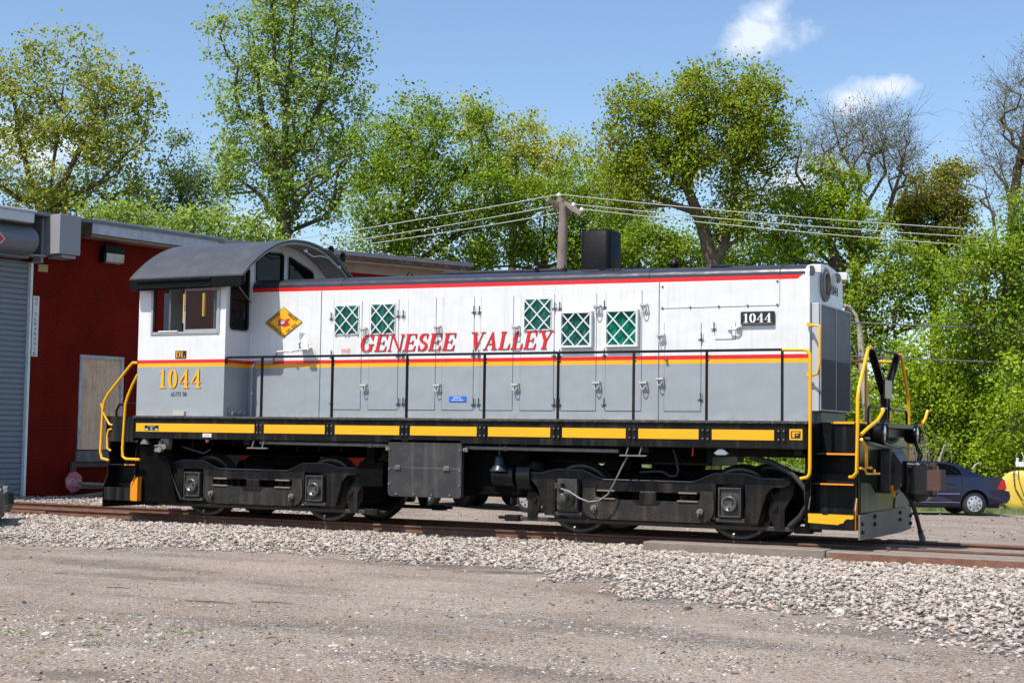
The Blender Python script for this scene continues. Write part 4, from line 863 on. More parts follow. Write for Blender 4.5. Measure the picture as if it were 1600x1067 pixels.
# --- hood front: radiator, headlight, class lights, number
FX = 10.30
rb = MB(); rb.box(FX+.001, FX+.115, -.79, .79, 1.80, 3.285); rbx = rb.build('radiator_box', mat('radiator_frame_paint', (.42, .44, .45), .4, var=.03), LOC, bevel=.008)
mb = MB(); gx = FX+.117; mb.box(gx-.001, gx+.004, -.775, .775, 1.815, 3.27); mb.build('radiator_screen', mat('screen_backing', (.07, .07, .075), .7), rbx)
mb = MB(); k = 0
for z in np.arange(1.83, 3.265, .022): mb.box(gx+.004, gx+.010, -.77, .77, z, z+.009); k += 1
for y in np.arange(-.765, .77, .028): mb.box(gx+.010, gx+.014, y, y+.008, 1.82, 3.265)
o = mb.build('radiator_mesh', 'grille', rbx, kind='stuff')
mb = MB(); mb.box(gx+.012, gx+.022, -.012, .012, 1.815, 3.27)
for (y0, y1, z0, z1) in ((-.785, -.765, 1.81, 3.275), (.765, .785, 1.81, 3.275), (-.765, .765, 3.255, 3.275), (-.765, .765, 1.81, 1.83)): mb.box(gx+.012, gx+.024, y0, y1, z0, z1)
mb.build('screen_trim', mat('screen_trim_paint', (.30, .31, .33), .4), rbx)
hc = (FX, 0.0, 3.60)
p = on('X', FX, 1288.5, 445); hc = (FX, float(p[1]), float(p[2]))
mb = MB(); mb.lathe(hc, [(.245, 0), (.245, .02), (.225, .035), (.205, .02), (.20, .03), (.18, .05), (.165, .05), (.16, .02)], 'X', 32, 0); hl = mb.build('headlight', 'dullsteel', LOC)
mb = MB(); mb.lathe(hc, [(.16, .02), (.15, -.03), (.10, -.08), (0, -.09)], 'X', 28, 0); mb.build('headlight_bowl', mat('bowl', (.35, .24, .16), .3, metal=.6, var=.4, scale=14), hl)
mb = MB(); mb.cyl((FX-.06, hc[1]-.0, hc[2]), .05, 0, .03, 'X', 14); mb.build('bulb', 'lens', hl)
ho.data.materials.append(M['dark'])
mb = MB(); mb.cyl(hc, .158, -.0, .004, 'X', 28); mb.build('headlight_well', mat('lamp_well', (.10, .075, .055), .4, var=.5, scale=16), hl)
for (a, b) in ((1276.5, 420), (1317, 432)):
    p = on('X', FX+.06, a, b); c = (float(p[1]), float(p[2]))
    mb = MB(); mb.box(FX, FX+.13, c[0]-.045, c[0]+.045, c[1]-.055, c[1]+.055); mb.box(FX, FX+.04, c[0]-.16, c[0]-.06, c[1]-.10, c[1]+.03, 1); mb.cyl((FX+.13, c[0], c[1]), .035, 0, .012, 'X', 12, 2)
    mb.build('class_light', ['white', 'text_dk', 'lens'], LOC, bevel=.004)
mb = MB(); mb.box(FX, FX+.012, .30, .50, 3.62, 3.78); mb.build('vent_plate', mat('vent_plate_grey', (.55, .57, .56), .5), LOC)
p = on('X', FX, 1298.5, 460); p2 = on('X', FX, 1309.5, 449)
mb = MB(); serif(mb, '1044', (FX, float(p[1]), float(p[2])), YY, ZZ, XX, .135, 0, (float(p2[1]-p[1]))/(.135*text_width('1044')), t=.004); mb.build('number', mat('olive_black_lettering', (.05, .05, .03), .5), LOC)
mb = MB(); mb.box(FX-.0, FX+.10, -.62, .62, 1.66, 1.79); mb.build('radiator_drain', mat('drain_green_grey', (.16, .18, .15), .5), LOC)
mb = MB(); mb.tube([(FX+.10, -.80, 2.62), (FX+.24, -.80, 2.62), (FX+.24, -.80, 2.02), (FX+.10, -.80, 2.02)], .014, 6); 
for z in (2.62, 2.02): pass
mb = MB(); pts = [(10.32, -.885, 2.98), (10.36, -.95, 2.96), (10.47, -.97, 2.955), (10.475, -.97, 2.9), (10.475, -.97, 2.45), (10.45, -.97, 2.30), (10.33, -.885, 2.28)]
mb.tube(pts, .017, 8); mb.cyl((10.30, -.87, 2.98), .03, -.03, 0, 'Y', 10); mb.cyl((10.30, -.87, 2.30), .03, -.03, 0, 'Y', 10); mb.build('grab_iron', 'yellow_rail', LOC)

# --- cab
X0, X1 = -1.0, 0.82
wz0, wz1, wx0, wx1 = 2.995, 3.79, -.735, .70
mb = MB(); yb, yf = -1.46, CY
mb.box(X0, wx0, yf, yb, 1.655, 3.93); mb.box(wx1, X1, yf, yb, 1.655, 3.93); mb.box(wx0, wx1, yf, yb, 1.655, wz0); mb.box(wx0, wx1, yf, yb, wz1, 3.93)
mb.box(X0, wx0, -yb, -yf, 1.655, 3.93); mb.box(wx1, X1, -yb, -yf, 1.655, 3.93); mb.box(wx0, wx1, -yb, -yf, 1.655, wz0); mb.box(wx0, wx1, -yb, -yf, wz1, 3.93)
def arch(y, r0=0): return 3.90+.73*(1-(abs(y)/1.70)**2.15)+r0
# front and rear walls as strips round the window openings
def wall_strips(x0, x1, wins, ymax=1.46):
    cuts = sorted(set([-ymax, ymax]+[w[0] for w in wins]+[w[1] for w in wins]+list(np.linspace(-ymax, ymax, 15))))
    for a, b in zip(cuts[:-1], cuts[1:]):
        if b-a < 1e-5: continue
        c = (a+b)/2; zt = (arch(a)-.02, arch(b)-.02); w = [w for w in wins if w[0] <= c <= w[1]]
        def seg(z0a, z0b, z1a, z1b):
            vs = [(x, y, z) for x in (x0, x1) for (y, z) in ((a, z0a), (b, z0b), (b, z1b), (a, z1a))]
            mb.add(vs, [(0, 1, 2, 3), (4, 5, 6, 7), (0, 1, 5, 4), (3, 2, 6, 7)])
        if not w: seg(1.655, 1.655, *zt)
        else:
            w = w[0]; seg(1.655, 1.655, w[2], w[2])
            top = lambda y: w[3]+(w[4]-w[3])*(y-w[0])/(w[1]-w[0]); seg(top(a), top(b), *zt)
fw_ = [(-1.39, -.93, 3.09, 4.02, 4.12), (-.73, .01, 3.90, 4.40, 4.45), (.18, .90, 3.95, 4.43, 4.22), (.95, 1.39, 3.09, 4.05, 3.95)]
wall_strips(.78, X1, fw_)
wall_strips(X0, X0+.04, [(-1.30, -.75, 2.9, 3.85, 3.85), (-.45, .45, 2.6, 4.0, 4.0), (.75, 1.30, 2.9, 3.85, 3.85)])
mb.box(X0+.04, .78, -1.455, 1.455, 1.66, 1.70)
cab = mb.build('cab', 'body', LOC)
# window rubbers and panes
def wframe(wins, x, mt, t=.03):
    for w in wins:
        yc = [(w[0], w[2]), (w[1], w[2]), (w[1], w[4]), (w[0], w[3])]
        def rounded(q, r=.07):
            out = []; n = len(q)
            for i in range(n):
                a, b, c = np.array(q[i-1]), np.array(q[i]), np.array(q[(i+1) % n]); u1 = (a-b)/np.linalg.norm(a-b); u2 = (c-b)/np.linalg.norm(c-b)
                for s in np.linspace(0, 1, 5): out.append((b+u1*r*(1-s)**2+u2*r*s**2))
            return out
        o_ = rounded(yc); 
        mb = MB(); mb.tube([(x+.004, y, z) for y, z in o_], .022, 6, closed=True); mb.build('window_rubber', 'black', cab)
        mb = MB(); mb.tube([(x, y, z) for y, z in rounded([(w[0]-.035, w[2]-.035), (w[1]+.035, w[2]-.035), (w[1]+.035, w[4]+.035), (w[0]-.035, w[3]+.035)], .10)], .016, 6, closed=True); mb.build('window_frame', mat('window_trim', (.45, .46, .47), .4), cab)
        # corner fillets so that the opening reads rounded
        cm = np.mean(np.array(yc), axis=0); mb = MB()
        for i in range(4):
            b = np.array(yc[i]); ar = [np.array(q) for q in o_[i*5:i*5+5]]
            vs = [(x-.002, *b)]+[(x-.002, *q) for q in ar]; mb.add(vs, [(0, k, k+1) for k in range(1, 5)])
        mb.build('window_corner', 'body', cab)
        mb = MB(); mb.add([(x-.012, y, z) for y, z in yc], [(0, 1, 2, 3)]); mb.build('window_pane', mt, cab)
wframe(fw_, X1, 'glass_dark'); 
# near side window: aluminium frame with a sliding pane
def frame_rect(x0, x1, z0, z1, y0, y1, w):
    mb = MB(); mb.box(x0, x0+w, y0, y1, z0, z1); mb.box(x1-w, x1, y0, y1, z0, z1); mb.box(x0+w, x1-w, y0, y1, z0, z0+w); mb.box(x0+w, x1-w, y0, y1, z1-w, z1); return mb
al = mat('aluminium_frame', (.36, .36, .37), .4, metal=.3, var=.1); M['al'] = al
for sgn in (-1, 1):
    ya, yb_ = sorted((sgn*1.518, sgn*1.49)); o = frame_rect(wx0, wx1, wz0, wz1, ya, yb_, .045); o.build('window_frame', 'al', cab, bevel=.004)
    ya, yb_ = sorted((sgn*1.497, sgn*1.475)); frame_rect(-.05, wx1-.045, wz0+.045, wz1-.045, ya, yb_, .035).build('sliding_sash', 'al', cab, bevel=.003)
    mb = MB(); y = sgn*1.486; mb.add([(-.015, y, wz0+.08), (wx1-.08, y, wz0+.08), (wx1-.08, y, wz1-.08), (-.015, y, wz1-.08)], [(0, 1, 2, 3)]); mb.build('window_pane', 'glass', cab)
mb = MB(); mb.box(wx0+.045, wx0+.08, -1.50, -1.47, wz0+.045, wz1-.045); mb.build('window_jamb', 'black', cab)
mb = MB(); mb.box(-.55, -.15, -1.53, -1.50, wz0+.045, wz0+.065); mb.build('arm_rest', 'ivory', cab)
# cab inside: control stand, seat, posts
mb = MB(); mb.box(.40, .62, -.9, -.35, 1.72, 3.30); mb.box(.36, .42, -.85, -.4, 3.02, 3.28); mb.build('control_stand', 'cabinside', cab, bevel=.02)
mb = MB(); mb.box(-.05, .38, -.55, .1, 2.55, 3.22); mb.box(.05, .30, -.5, .05, 3.22, 3.34); mb.build('engineer_seat', mat('dark_green_seat', (.02, .03, .02), .8), cab, bevel=.05)
xq = float(on('Y', .4, 266, 480)[0])
mb = MB(); mb.box(xq-.06, xq+.06, .3, .5, 1.72, 3.9); mb.build('brake_column', mat('navy_locker', (.012, .018, .04), .5), cab)
for pq in (288.5, 318.5):
    xx = float(on('Y', 1.35, pq, 480)[0]); zl = float(on('Y', 1.35, pq, 505 if pq < 300 else 494)[2])
    mb = MB(); mb.tube([(xx, 1.35, zl), (xx, 1.35, 4.0)], .03, 8); mb.build('inside_grab_rail', 'yellow_rail', cab)
mb = MB(); mb.tube([(.10, -.5, 3.45), (.40, -.5, 3.45)], .014, 6); mb.tube([(.2, -.5, 3.36), (.2, -.5, 3.46)], .02, 6); mb.build('throttle_handle', 'black', cab)
mb = MB()
for i in range(4): mb.cyl((.66+.0, -1.32+.12*i, 3.22+.09*(i % 2)), .05, .02, .05, 'X', 14)
mb.build('gauge_panel', mat('gauge_faces', (.25, .36, .40), .4), cab)
# roof: curved sheet with overhangs, black visor along the eaves, gutters
ys = np.linspace(-1.70, 1.70, 41); th = .035
mb = MB(); vs = [(x, y, arch(y)+t) for x in (-1.05, 1.30) for t in (0, th) for y in ys]; n = 41
fs = [(n+i, n+i+1, 3*n+i+1, 3*n+i) for i in range(n-1)]+[(i, i+1, 2*n+i+1, 2*n+i) for i in range(n-1)]
mb.add(vs, fs, 0, True); mb.add(vs, [(i, i+1, n+i+1, n+i) for i in range(n-1)]+[(2*n+i, 2*n+i+1, 3*n+i+1, 3*n+i) for i in range(n-1)]+[(0, n, 3*n, 2*n), (n-1, 2*n-1, 4*n-1, 3*n-1)], 0)
rf = mb.build('cab_roof', 'cabroof', LOC)
for sgn in (-1, 1):
    ya, yb_ = sorted((sgn*1.705, sgn*1.655)); mb = MB()
    mb.prism([(-1.03, 3.91), (-1.03, 3.75), (-.99, 3.72), (1.24, 3.735), (1.285, 3.775), (1.285, 3.905)], ya, yb_, 'Y'); mb.build('eaves_board', mat('matt_black_visor', (.006, .006, .006), .6, spec=.08) if sgn == -1 else bpy.data.materials['matt_black_visor'], rf, bevel=.006)
    ya, yb_ = sorted((sgn*1.735, sgn*1.705)); mb = MB(); mb.box(-.88, .66, ya, yb_, 3.865, 3.89); mb.box(-.88, .66, ya+.01, yb_, 3.75, 3.765); mb.build('awning_rail', 'black', rf)
    mb = MB(); mb.tube([(1.20, sgn*1.66, 3.72), (.86, sgn*.90, 3.55)], .010, 5); mb.build('roof_stay', 'dullsteel', rf)
mb = MB(); ys2 = ys[2:-2]; vs = [(x, y, arch(y)-.012) for x in (.824, 1.235) for y in ys2]; mb.add(vs, [(i, i+1, len(ys2)+i+1, len(ys2)+i) for i in range(len(ys2)-1)], 0, True); mb.build('roof_lining', mat('grey_roof_lining', (.33, .32, .30), .6, var=.15), rf)
mb = MB(); mb.prism([(y, arch(y)-.001) for y in ys]+[(y, arch(y)-.045) for y in reversed(ys)], 1.24, 1.262, 'X'); mb.build('roof_rib', mat('rib_grey', (.30, .30, .29), .5), rf)
mb = MB(); ql = [(1.262, .05, 4.52), (1.25, .12, 4.47), (1.25, .30, 4.43), (1.25, .52, 4.47), (1.25, .75, 4.46), (1.25, 1.05, 4.33)]
mb.tube([tuple(q) for q in ql], .010, 6); mb.cyl((1.24, 1.05, 4.33), .03, 0, .05, 'X', 8); mb.cyl((1.24, .05, 4.50), .03, 0, .04, 'X', 8); mb.build('roof_hose', 'ivory', rf)
# horns with their pipe on the roof slope
hb2 = MB()
for (px, py, yy, s) in ((536, 402, 1.15, 1.0), (518, 391, .80, .85)):
    p = on('Y', yy, px, py); x, z = float(p[0]), float(p[2])
    mb = MB(); mb.lathe((x, yy, z), [(.022, -.42*s), (.028, -.25*s), (.040, -.12*s), (.062, -.05*s), (.092*s, -.008), (.095*s, 0), (.088*s, .002), (.05, -.05*s), (0, -.12)], 'X', 22)
    mb.cyl((x-.45*s, yy, z), .045, 0, .05, 'X', 12); mb.box(x-.44*s, x-.38*s, yy-.02, yy+.02, z-.12, z); mb.build('horn', 'black_gloss', rf)
mb = MB(); mb.tube([(1.31, .62, arch(.62)+.05), (1.31, .9, arch(.9)+.06), (1.31, 1.2, arch(1.2)+.07), (1.31, 1.42, arch(1.42)+.06), (1.30, 1.45, arch(1.45)+.0)], .014, 6); mb.tube([(1.10, .62, arch(.62)+.06), (1.10, 1.3, arch(1.3)+.09)], .016, 6); mb.build('horn_pipe', 'dullsteel', rf)
mb = MB(); mb.lathe((-.1, .35, arch(.35)+.02), [(.12, 0), (.12, .05), (.09, .08), (0, .09)], 'Z', 16); mb.build('roof_cap', 'black', rf)

# cab lettering
def C_(px, py): p = on('Y', CY, px, py); return float(p[0]), float(p[2])
xa, za = C_(274, 560.3); xb, zb = C_(291.5, 547.8); mb = MB(); mb.box(xa, xb, -1.506, -1.499, za, zb); pl_ = mb.build('letter_plate', 'text_black', cab)
mb = MB(); serif(mb, 'DL', (xa+.012, -1.507, za+.018), XX, ZZ, NY, (zb-za)*.76, 0, (xb-xa-.03)/((zb-za)*.76*text_width('DL')), t=.003); mb.build('letters', 'yellow', cab)
xa, za = C_(247, 606.5); xb, zb = C_(315, 577); h = zb-za; wd = (xb-xa)/(h*text_width('1044', .12))
mb = MB()
for o_ in ((.014, -.010), (.009, -.006)): serif(mb, '1044', (xa, -1.500, za), XX, ZZ, NY, h, 0, wd, t=.002 if o_[0] < .01 else .0012, off=o_, gap=.12)
mb.build('number_shadow', 'text_black', cab)
mb = MB(); serif(mb, '1044', (xa, -1.503, za), XX, ZZ, NY, h, 0, wd, t=.004, gap=.12); mb.build('number', 'yellow', cab)
xa, za = C_(266.5, 618.5); xb, zb = C_(292, 612.2); h = zb-za
mb = MB(); serif(mb, 'ALCO S6', (xa, -1.501, za), XX, ZZ, NY, h, 0, (xb-xa)/(h*text_width('ALCO S6')), t=.003); mb.build('builder_text', 'text_black', cab)
xa, za = C_(272, 649.5); xb, zb = C_(290, 642.3); mb = MB(); mb.box(xa, xb, -1.54, -1.50, za, zb); mb.box(xa+.015, xa+.03, -1.543, -1.54, za+.02, zb-.02); mb.box(xb-.03, xb-.015, -1.543, -1.54, za+.02, zb-.02); mb.build('junction_box', 'tan', cab, bevel=.004)
mb = MB(); mb.box(.822, .85, -1.38, -.98, 1.70, 1.80)
for i in range(3): mb.obox((.86, -1.30+.14*i, 1.72), (.02, 0, 0), (0, .04, .02), (0, 0, .02))
mb.build('cab_vent', 'grey', cab)
# ---------------------------------------------------------------- underframe
mb = MB()
mb.box(-1.03, 10.455, -1.50, -1.38, 1.28, 1.615); mb.box(-1.03, 10.455, 1.38, 1.50, 1.28, 1.615)
mb.box(-1.0, 10.45, -1.38, 1.38, 1.57, 1.614)
mb.box(-1.0, 8.8, -.55, .55, 1.02, 1.56); mb.box(8.8, 10.45, -.55, .55, 1.16, 1.56)
for x in (-.9, 1.2, 3.6, 6.2, 8.1, 10.3): mb.box(x-.06, x+.06, -1.37, 1.37, 1.2, 1.56)
sill = mb.build('underframe', 'black', LOC, bevel=.006)
mb = MB(); mb.box(-1.04, 10.465, -1.53, 1.53, 1.616, 1.654); 
for k in range(75):
    x = -.98+k*.153; mb.box(x, x+.09, -1.534, -1.53, 1.622+random.uniform(0, .004), 1.648)
mb.build('walkway', mat('walkway_plate', (.035, .033, .032), .55, dirt=(.16, .14, .12), dirt_amt=.5, dirt_scale=7, streak=((.16, .14, .12), 20, .5), bump=.2), LOC, bevel=.003)
# yellow sill panels with the post brackets between them
posts = [1.555, 2.905, 4.262, 5.595, 6.797, 7.969, 9.047, 10.110]
edges = [-.985]+posts
pan = [(edges[0], posts[0]-.10)]+[(posts[i]+.09, posts[i+1]-.10) for i in range(7)]
for i, (a, b) in enumerate(pan):
    mb = MB(); mb.box(a, b, -1.509, -1.5, 1.392, 1.530); po = mb.build('sill_panel', 'yellow', LOC, bevel=.002)
    if i == 0:
        x0, x1 = float(on('Y', -1.51, 226, 675)[0]), float(on('Y', -1.51, 247.5, 675)[0])
        mb = MB(); mb.box(x0, x1, -1.514, -1.508, 1.415, 1.498); mb.build('plate', 'text_black', LOC)
        mb = MB(); plain_text(mb, 'ALCO Products Inc.', ((x0+x1)/2, -1.515, 1.484), XX, ZZ, NY, .018, .17); mb.box(x0+.012, x0+.07, -1.5155, -1.513, 1.424, 1.438); mb.box(x1-.07, x1-.012, -1.5155, -1.513, 1.424, 1.438); mb.build('plate_text', 'text_white', LOC)
        mb = MB(); mb.box((x0+x1)/2-.022, (x0+x1)/2+.022, -1.5155, -1.513, 1.42, 1.465); mb.build('plate_badge', mat('badge_blue_grey', (.18, .30, .34), .4), LOC)
        x0, x1 = float(on('Y', -1.5, 317, 680)[0]), float(on('Y', -1.5, 330.5, 680)[0]); mb = MB(); mb.box(x0, x1, -1.505, -1.498, 1.315, 1.375); mb.build('placard', 'ivory', LOC)
        mb = MB(); plain_text(mb, 'DANGER', ((x0+x1)/2, -1.506, 1.358), XX, ZZ, NY, .014, .09); plain_text(mb, 'KEEP OFF', ((x0+x1)/2, -1.506, 1.334), XX, ZZ, NY, .014, .11); mb.build('placard_text', 'text_red', LOC)
# F plate
xa = float(on('Y', -1.5, 1233.5, 680)[0]); xb = float(on('Y', -1.5, 1254, 680)[0])
mb = MB(); mb.box(xa, xb, -1.508, -1.5, 1.40, 1.545); fp = mb.build('front_plate', 'yellow', LOC, bevel=.006)
mb = MB(); u = (xb-xa)
mb.box(xa+.14*u, xb-.14*u, -1.511, -1.508, 1.425, 1.52); mb.build('plate_field', 'text_black', fp)
mb = MB(); a = xa+.24*u; b_ = xb-.22*u
mb.box(a, a+.03, -1.513, -1.511, 1.437, 1.508); mb.box(a+.03, b_, -1.513, -1.511, 1.489, 1.508); mb.box(a+.05, b_-.02, -1.513, -1.511, 1.462, 1.475); mb.build('plate_letter', 'yellow', fp)
# handrail and posts (near side and far side)
mb0 = None
for s in (-1, 1):
    Y = s*1.475
    for i, x in enumerate(posts):
        if i == 0: src = None
        mb = MB(); mb.box(x-.014, x+.014, Y-.022, Y+.022, 1.30, 2.585); mb.cyl((x, Y, 2.585), .020, 0, .035, 'Z', 8)
        yo = s*1.505; ya, yb_ = sorted((yo, yo+s*.012)); mb.box(x-.055, x-.016, ya, yb_, 1.36, 1.56); mb.box(x+.016, x+.055, ya, yb_, 1.36, 1.56); ya, yb_ = sorted((s*1.45, s*1.5)); mb.box(x-.055, x+.055, *sorted((s*1.4975, s*1.5045)), 1.30, 1.56)
        if s == -1 and i > 0 and i < 7:
            for zz in (2.53, 2.47): mb.cyl((x+.014, Y, zz), .012, 0, .02, 'X', 6)
        p_ = mb.build('handrail_post', 'black', LOC, bevel=.003)
        if s == -1:
            mb = MB()
            for dx in (-.036, .036):
                for z in (1.405, 1.52): mb.cyl((x+dx, yo-.012, z), .012, -.012, 0, 'Y', 6)
            mb.build('bolts', 'dullsteel', p_)
    mb = MB(); mb.tube([(.835, s*1.47, 2.50), (.835, s*1.475, 2.585), (.86, Y, 2.607), (1.2, Y, 2.607), (5.6, Y, 2.606), (10.11, Y, 2.604)], .019, 8); mb.build('handrail', 'black_gloss', LOC)
    mb = MB(); mb.tube([(10.11, Y, 2.602), (10.40, Y, 2.600), (10.455, Y, 2.585), (10.485, Y, 2.54), (10.49, Y, 2.40), (10.49, Y, 1.05), (10.485, Y, .96), (10.455, Y, .915), (10.36, Y+s*-.0, .895)], .024, 10); mb.build('step_handrail', 'yellow_rail', LOC)
# end steps, both ends and both sides
def steps(xa, xb, s, front):
    """stair well between xa and xb on side s"""
    y = lambda v: s*v
    def bx(mb, x0, x1, y0, y1, z0, z1, mi=0): a, b = sorted((y(y0), y(y1))); mb.box(x0, x1, a, b, z0, z1, mi)
    mb = MB()
    bx(mb, xa+.02, xb-.02, 1.49, 1.20, .43, .452)                 # bottom tread
    bx(mb, xa+.0, xb-.0, 1.50, 1.485, .24, .452)                  # its face
    bx(mb, xa+.02, xb-.02, 1.215, 1.20, .452, .82); bx(mb, xa+.02, xb-.02, 1.40, 1.10, .82, .842)
    bx(mb, xa+.02, xb-.02, 1.115, 1.10, .842, .96); bx(mb, xa+.02, xb-.02, .92, .90, .95, 1.24); bx(mb, xa+.02, xb-.02, 1.32, .90, 1.215, 1.238)
    bx(mb, xa+.02, xb-.02, .915, .90, 1.238, 1.64)
    for x0, x1 in ((xa, xa+.018), (xb-.018, xb)):                 # cheek plates with a dog-leg front edge
        pts = [(y(1.50), .24), (y(1.50), .50), (y(1.42), .66), (y(1.40), 1.05), (y(1.34), 1.28), (y(1.48), 1.30), (y(1.48), 1.64), (y(.88), 1.64), (y(.88), .24)]
        mb.prism(pts, x0, x1, 'X')
    st = mb.build('step_well', 'black', LOC, bevel=.003)
    mb = MB()
    if front:
        bx(mb, xa+.14, xb-.04, 1.403, 1.397, .822, .842); bx(mb, xa+.20, xb-.02, 1.323, 1.317, 1.215, 1.240)
        mb.build('step_edge', 'orange', st)
        # chipped yellow paint on the bottom step face
        mb = MB(); P = [(0, .0), (.02, .0)]; w = xb-xa
        top = [(0, .445), (.30, .445), (.32, .432), (.42, .432), (.45, .445), (.98, .440), (.985, .40), (.93, .385), (.86, .392), (.80, .375), (.76, .335), (.68, .325), (.66, .31), (.0, .325), (0, .375), (.012, .385), (0, .395)]
        mb.prism([(xa+.004+a*w*.98, b) for a, b in top], *sorted((y(1.503), y(1.4995))), 'Y'); mb.build('step_paint', 'yellow', st)
    else:
        bx(mb, xa+.36, xb-.02, 1.403, 1.397, .822, .842); bx(mb, xa+.45, xb-.02, 1.323, 1.317, 1.215, 1.240); mb.build('step_edge', 'orange', st)
    mb = MB()
    mb.prism([(y(1.502), .25), (y(1.502), .50), (y(1.42), .655), (y(1.41), .655), (y(1.38), .25)], xb-.0175, xb+.0025, 'X') if not front else mb.prism([(y(1.502), .245), (y(1.502), .50), (y(1.42), .66), (y(1.39), .66), (y(1.36), .245)], xb-.001, xb+.004, 'X')
    mb.build('step_edge_plate', 'orange', st)
    return st
for s in (-1, 1):
    steps(10.470, 11.095, s, True); steps(-1.665, -1.055, s, False)
# side stair cheeks seen edge-on: yellow returns at the well mouths
mb = MB(); mb.prism([(-1.50, .25), (-1.50, .47), (-1.42, .62), (-1.2, .62), (-1.2, .25)], -1.05, -.92, 'X'); 
mb = MB(); mb.add([(-1.053, -1.50, .24), (-.925, -1.50, .24), (-.925, -1.50, .64), (-.97, -1.50, .60), (-1.053, -1.50, .46), (-1.053, -1.40, .24), (-.925, -1.40, .24), (-.925, -1.40, .64), (-.97, -1.40, .60), (-1.053, -1.40, .46)],
    [(0, 1, 2, 3, 4), (9, 8, 7, 6, 5), (0, 1, 6, 5), (1, 2, 7, 6), (2, 3, 8, 7), (3, 4, 9, 8), (4, 0, 5, 9)]); mb.build('step_return', 'orange', LOC)
# platforms at the ends and end sheets
mb = MB(); mb.box(10.455, 11.10, -.90, .90, 1.60, 1.645); mb.box(-1.66, -1.03, -.90, .90, 1.60, 1.645); mb.box(-1.665, -1.03, -1.47, -.90, 1.60, 1.645); mb.build('end_platform', 'black', LOC)
mb = MB(); mb.box(10.55, 11.05, -.935, -.93, 1.655, 1.66); mb.box(10.62, 11.13, -.94, -.925, 1.630, 1.652); mb.build('platform_edge', 'yellow', LOC)
mb = MB(); mb.box(11.098, 11.125, -1.38, 1.38, .46, 1.62); eb = mb.build('end_sheet', 'reflect_plate', LOC, bevel=.004)
mb = MB(); mb.prism([(-1.46, .44), (-.80, .46), (.80, .46), (1.49, .44), (1.49, .14), (.9, .115), (-1.0, .115), (-1.46, .12)], 11.126, 11.15, 'X'); plo = mb.build('pilot_plate', 'pilot', LOC, bevel=.004)
mb = MB()
for yy in (-1.36, -.72, .75, 1.40):
    for z in ((.33, .22) if abs(yy) > 1 else (.40, .30)): mb.cyl((11.15, yy, z), .028, 0, .03, 'X', 6)
mb.build('pilot_bolts', 'black', plo)
olm = mat('olive_dust_plate', (.10, .098, .06), .5, var=.3, dirt=(.05, .05, .04), dirt_amt=.7, streak=((.22, .21, .16), 6, .5))
for pb_ in ([(-1.34, .47), (-1.34, .86), (-.9, .84), (-.6, .70), (-.45, .47)], [(1.36, .47), (1.36, .92), (.95, .80), (.55, .60), (.5, .47)]):
    mb = MB(); mb.prism(pb_, 11.1255, 11.14, 'X'); mb.build('pilot_backing', olm, LOC)
mb = MB(); mb.box(11.126, 11.35, -.75, .75, 1.585, 1.645); mb.box(11.126, 11.20, -.95, .95, 1.46, 1.585); mb.build('buffer_beam_shelf', mat('olive_shelf', (.022, .025, .008), .35, spec=.2), LOC, bevel=.005)
mb = MB(); mb.box(-1.69, -1.665, -1.38, 1.38, .46, 1.62); mb.prism([(-1.46, .12), (-1.46, .44), (1.46, .44), (1.46, .12)], -1.715, -1.69, 'X'); mb.build('end_sheet', 'black', LOC)
# coupler at the front with its pocket, knuckle and lever
mb = MB(); mb.box(11.126, 11.30, -.38, .38, .70, 1.30); mb.prism([(11.30, 1.28), (11.42, 1.10), (11.42, .80), (11.30, .72)], -.30, .30, 'Y'); mb.cyl((11.30, -.30, 1.05), .06, 0, .03, 'X', 12); cp = mb.build('coupler_pocket', mat('pocket_black', (.018, .016, .015), .4, dirt=(.14, .08, .05), dirt_amt=.4, dirt_scale=6, bump=.3), LOC, bevel=.03, seg=2)
mb = MB(); mb.box(11.30, 11.60, -.09, .09, .80, 1.00)
mb.prism(rrect(11.50, 11.82, -.22, .20, .08), .70, 1.08, 'Z'); mb.lathe((11.58, -.05, .56), [(.0, .02), (.10, .04), (.13, .14), (.14, .5), (.12, .56), (0, .58)], 'Z', 18)
mb.box(11.45, 11.66, -.20, .18, 1.03, 1.12); mb.cyl((11.47, -.02, .72), .12, 0, .42, 'Z', 14); mb.prism([(11.50, .72), (11.78, .72), (11.70, .60), (11.60, .60)], -.12, .14, 'Y')
mb.build('coupler_head', mat('coupler_black', (.007, .007, .007), .28, dirt=(.08, .04, .025), dirt_amt=.2, dirt_scale=8, bump=.3), LOC, bevel=.025, seg=2)
mb = MB(); mb.prism([(11.74, -.26), (11.93, -.24), (11.97, -.10), (11.90, .02), (11.76, .02)], .75, 1.03, 'Z'); mb.cyl((11.78, -.02, .66), .055, 0, .46, 'Z', 12); mb.build('knuckle', 'rusty_iron', LOC, bevel=.02, seg=2)
# uncoupling levers in yellow
pX = lambda X, a, b: (lambda p: (X, float(p[1]), float(p[2])))(on('X', X, a, b))
mb = MB(); mb.tube([pX(11.34, 1380.5, 640.5), pX(11.34, 1376, 649), pX(11.32, 1370, 658), pX(11.28, 1357, 668), pX(11.22, 1345.5, 679)], .024, 8); mb.cyl(pX(11.34, 1380.5, 640.5), .030, -.03, .01, 'X', 8); mb.build('uncoupling_lever', 'yellow_rail', LOC)
mb = MB(); mb.tube([pX(11.22, 1346, 686), pX(11.22, 1352, 697), pX(11.22, 1354, 706), pX(11.22, 1353.5, 730), pX(11.24, 1361, 731)], .021, 8); mb.build('pin_lever', 'yellow_rail', LOC)
mb = MB(); mb.tube([pX(11.22, 1344, 731), pX(11.22, 1352, 733), pX(11.24, 1354, 740), pX(11.30, 1374, 740)], .015, 6); mb.tube([pX(11.24, 1366, 733), pX(11.24, 1366, 740)], .02, 6); mb.build('lever_bracket', 'yellow_rail', LOC)
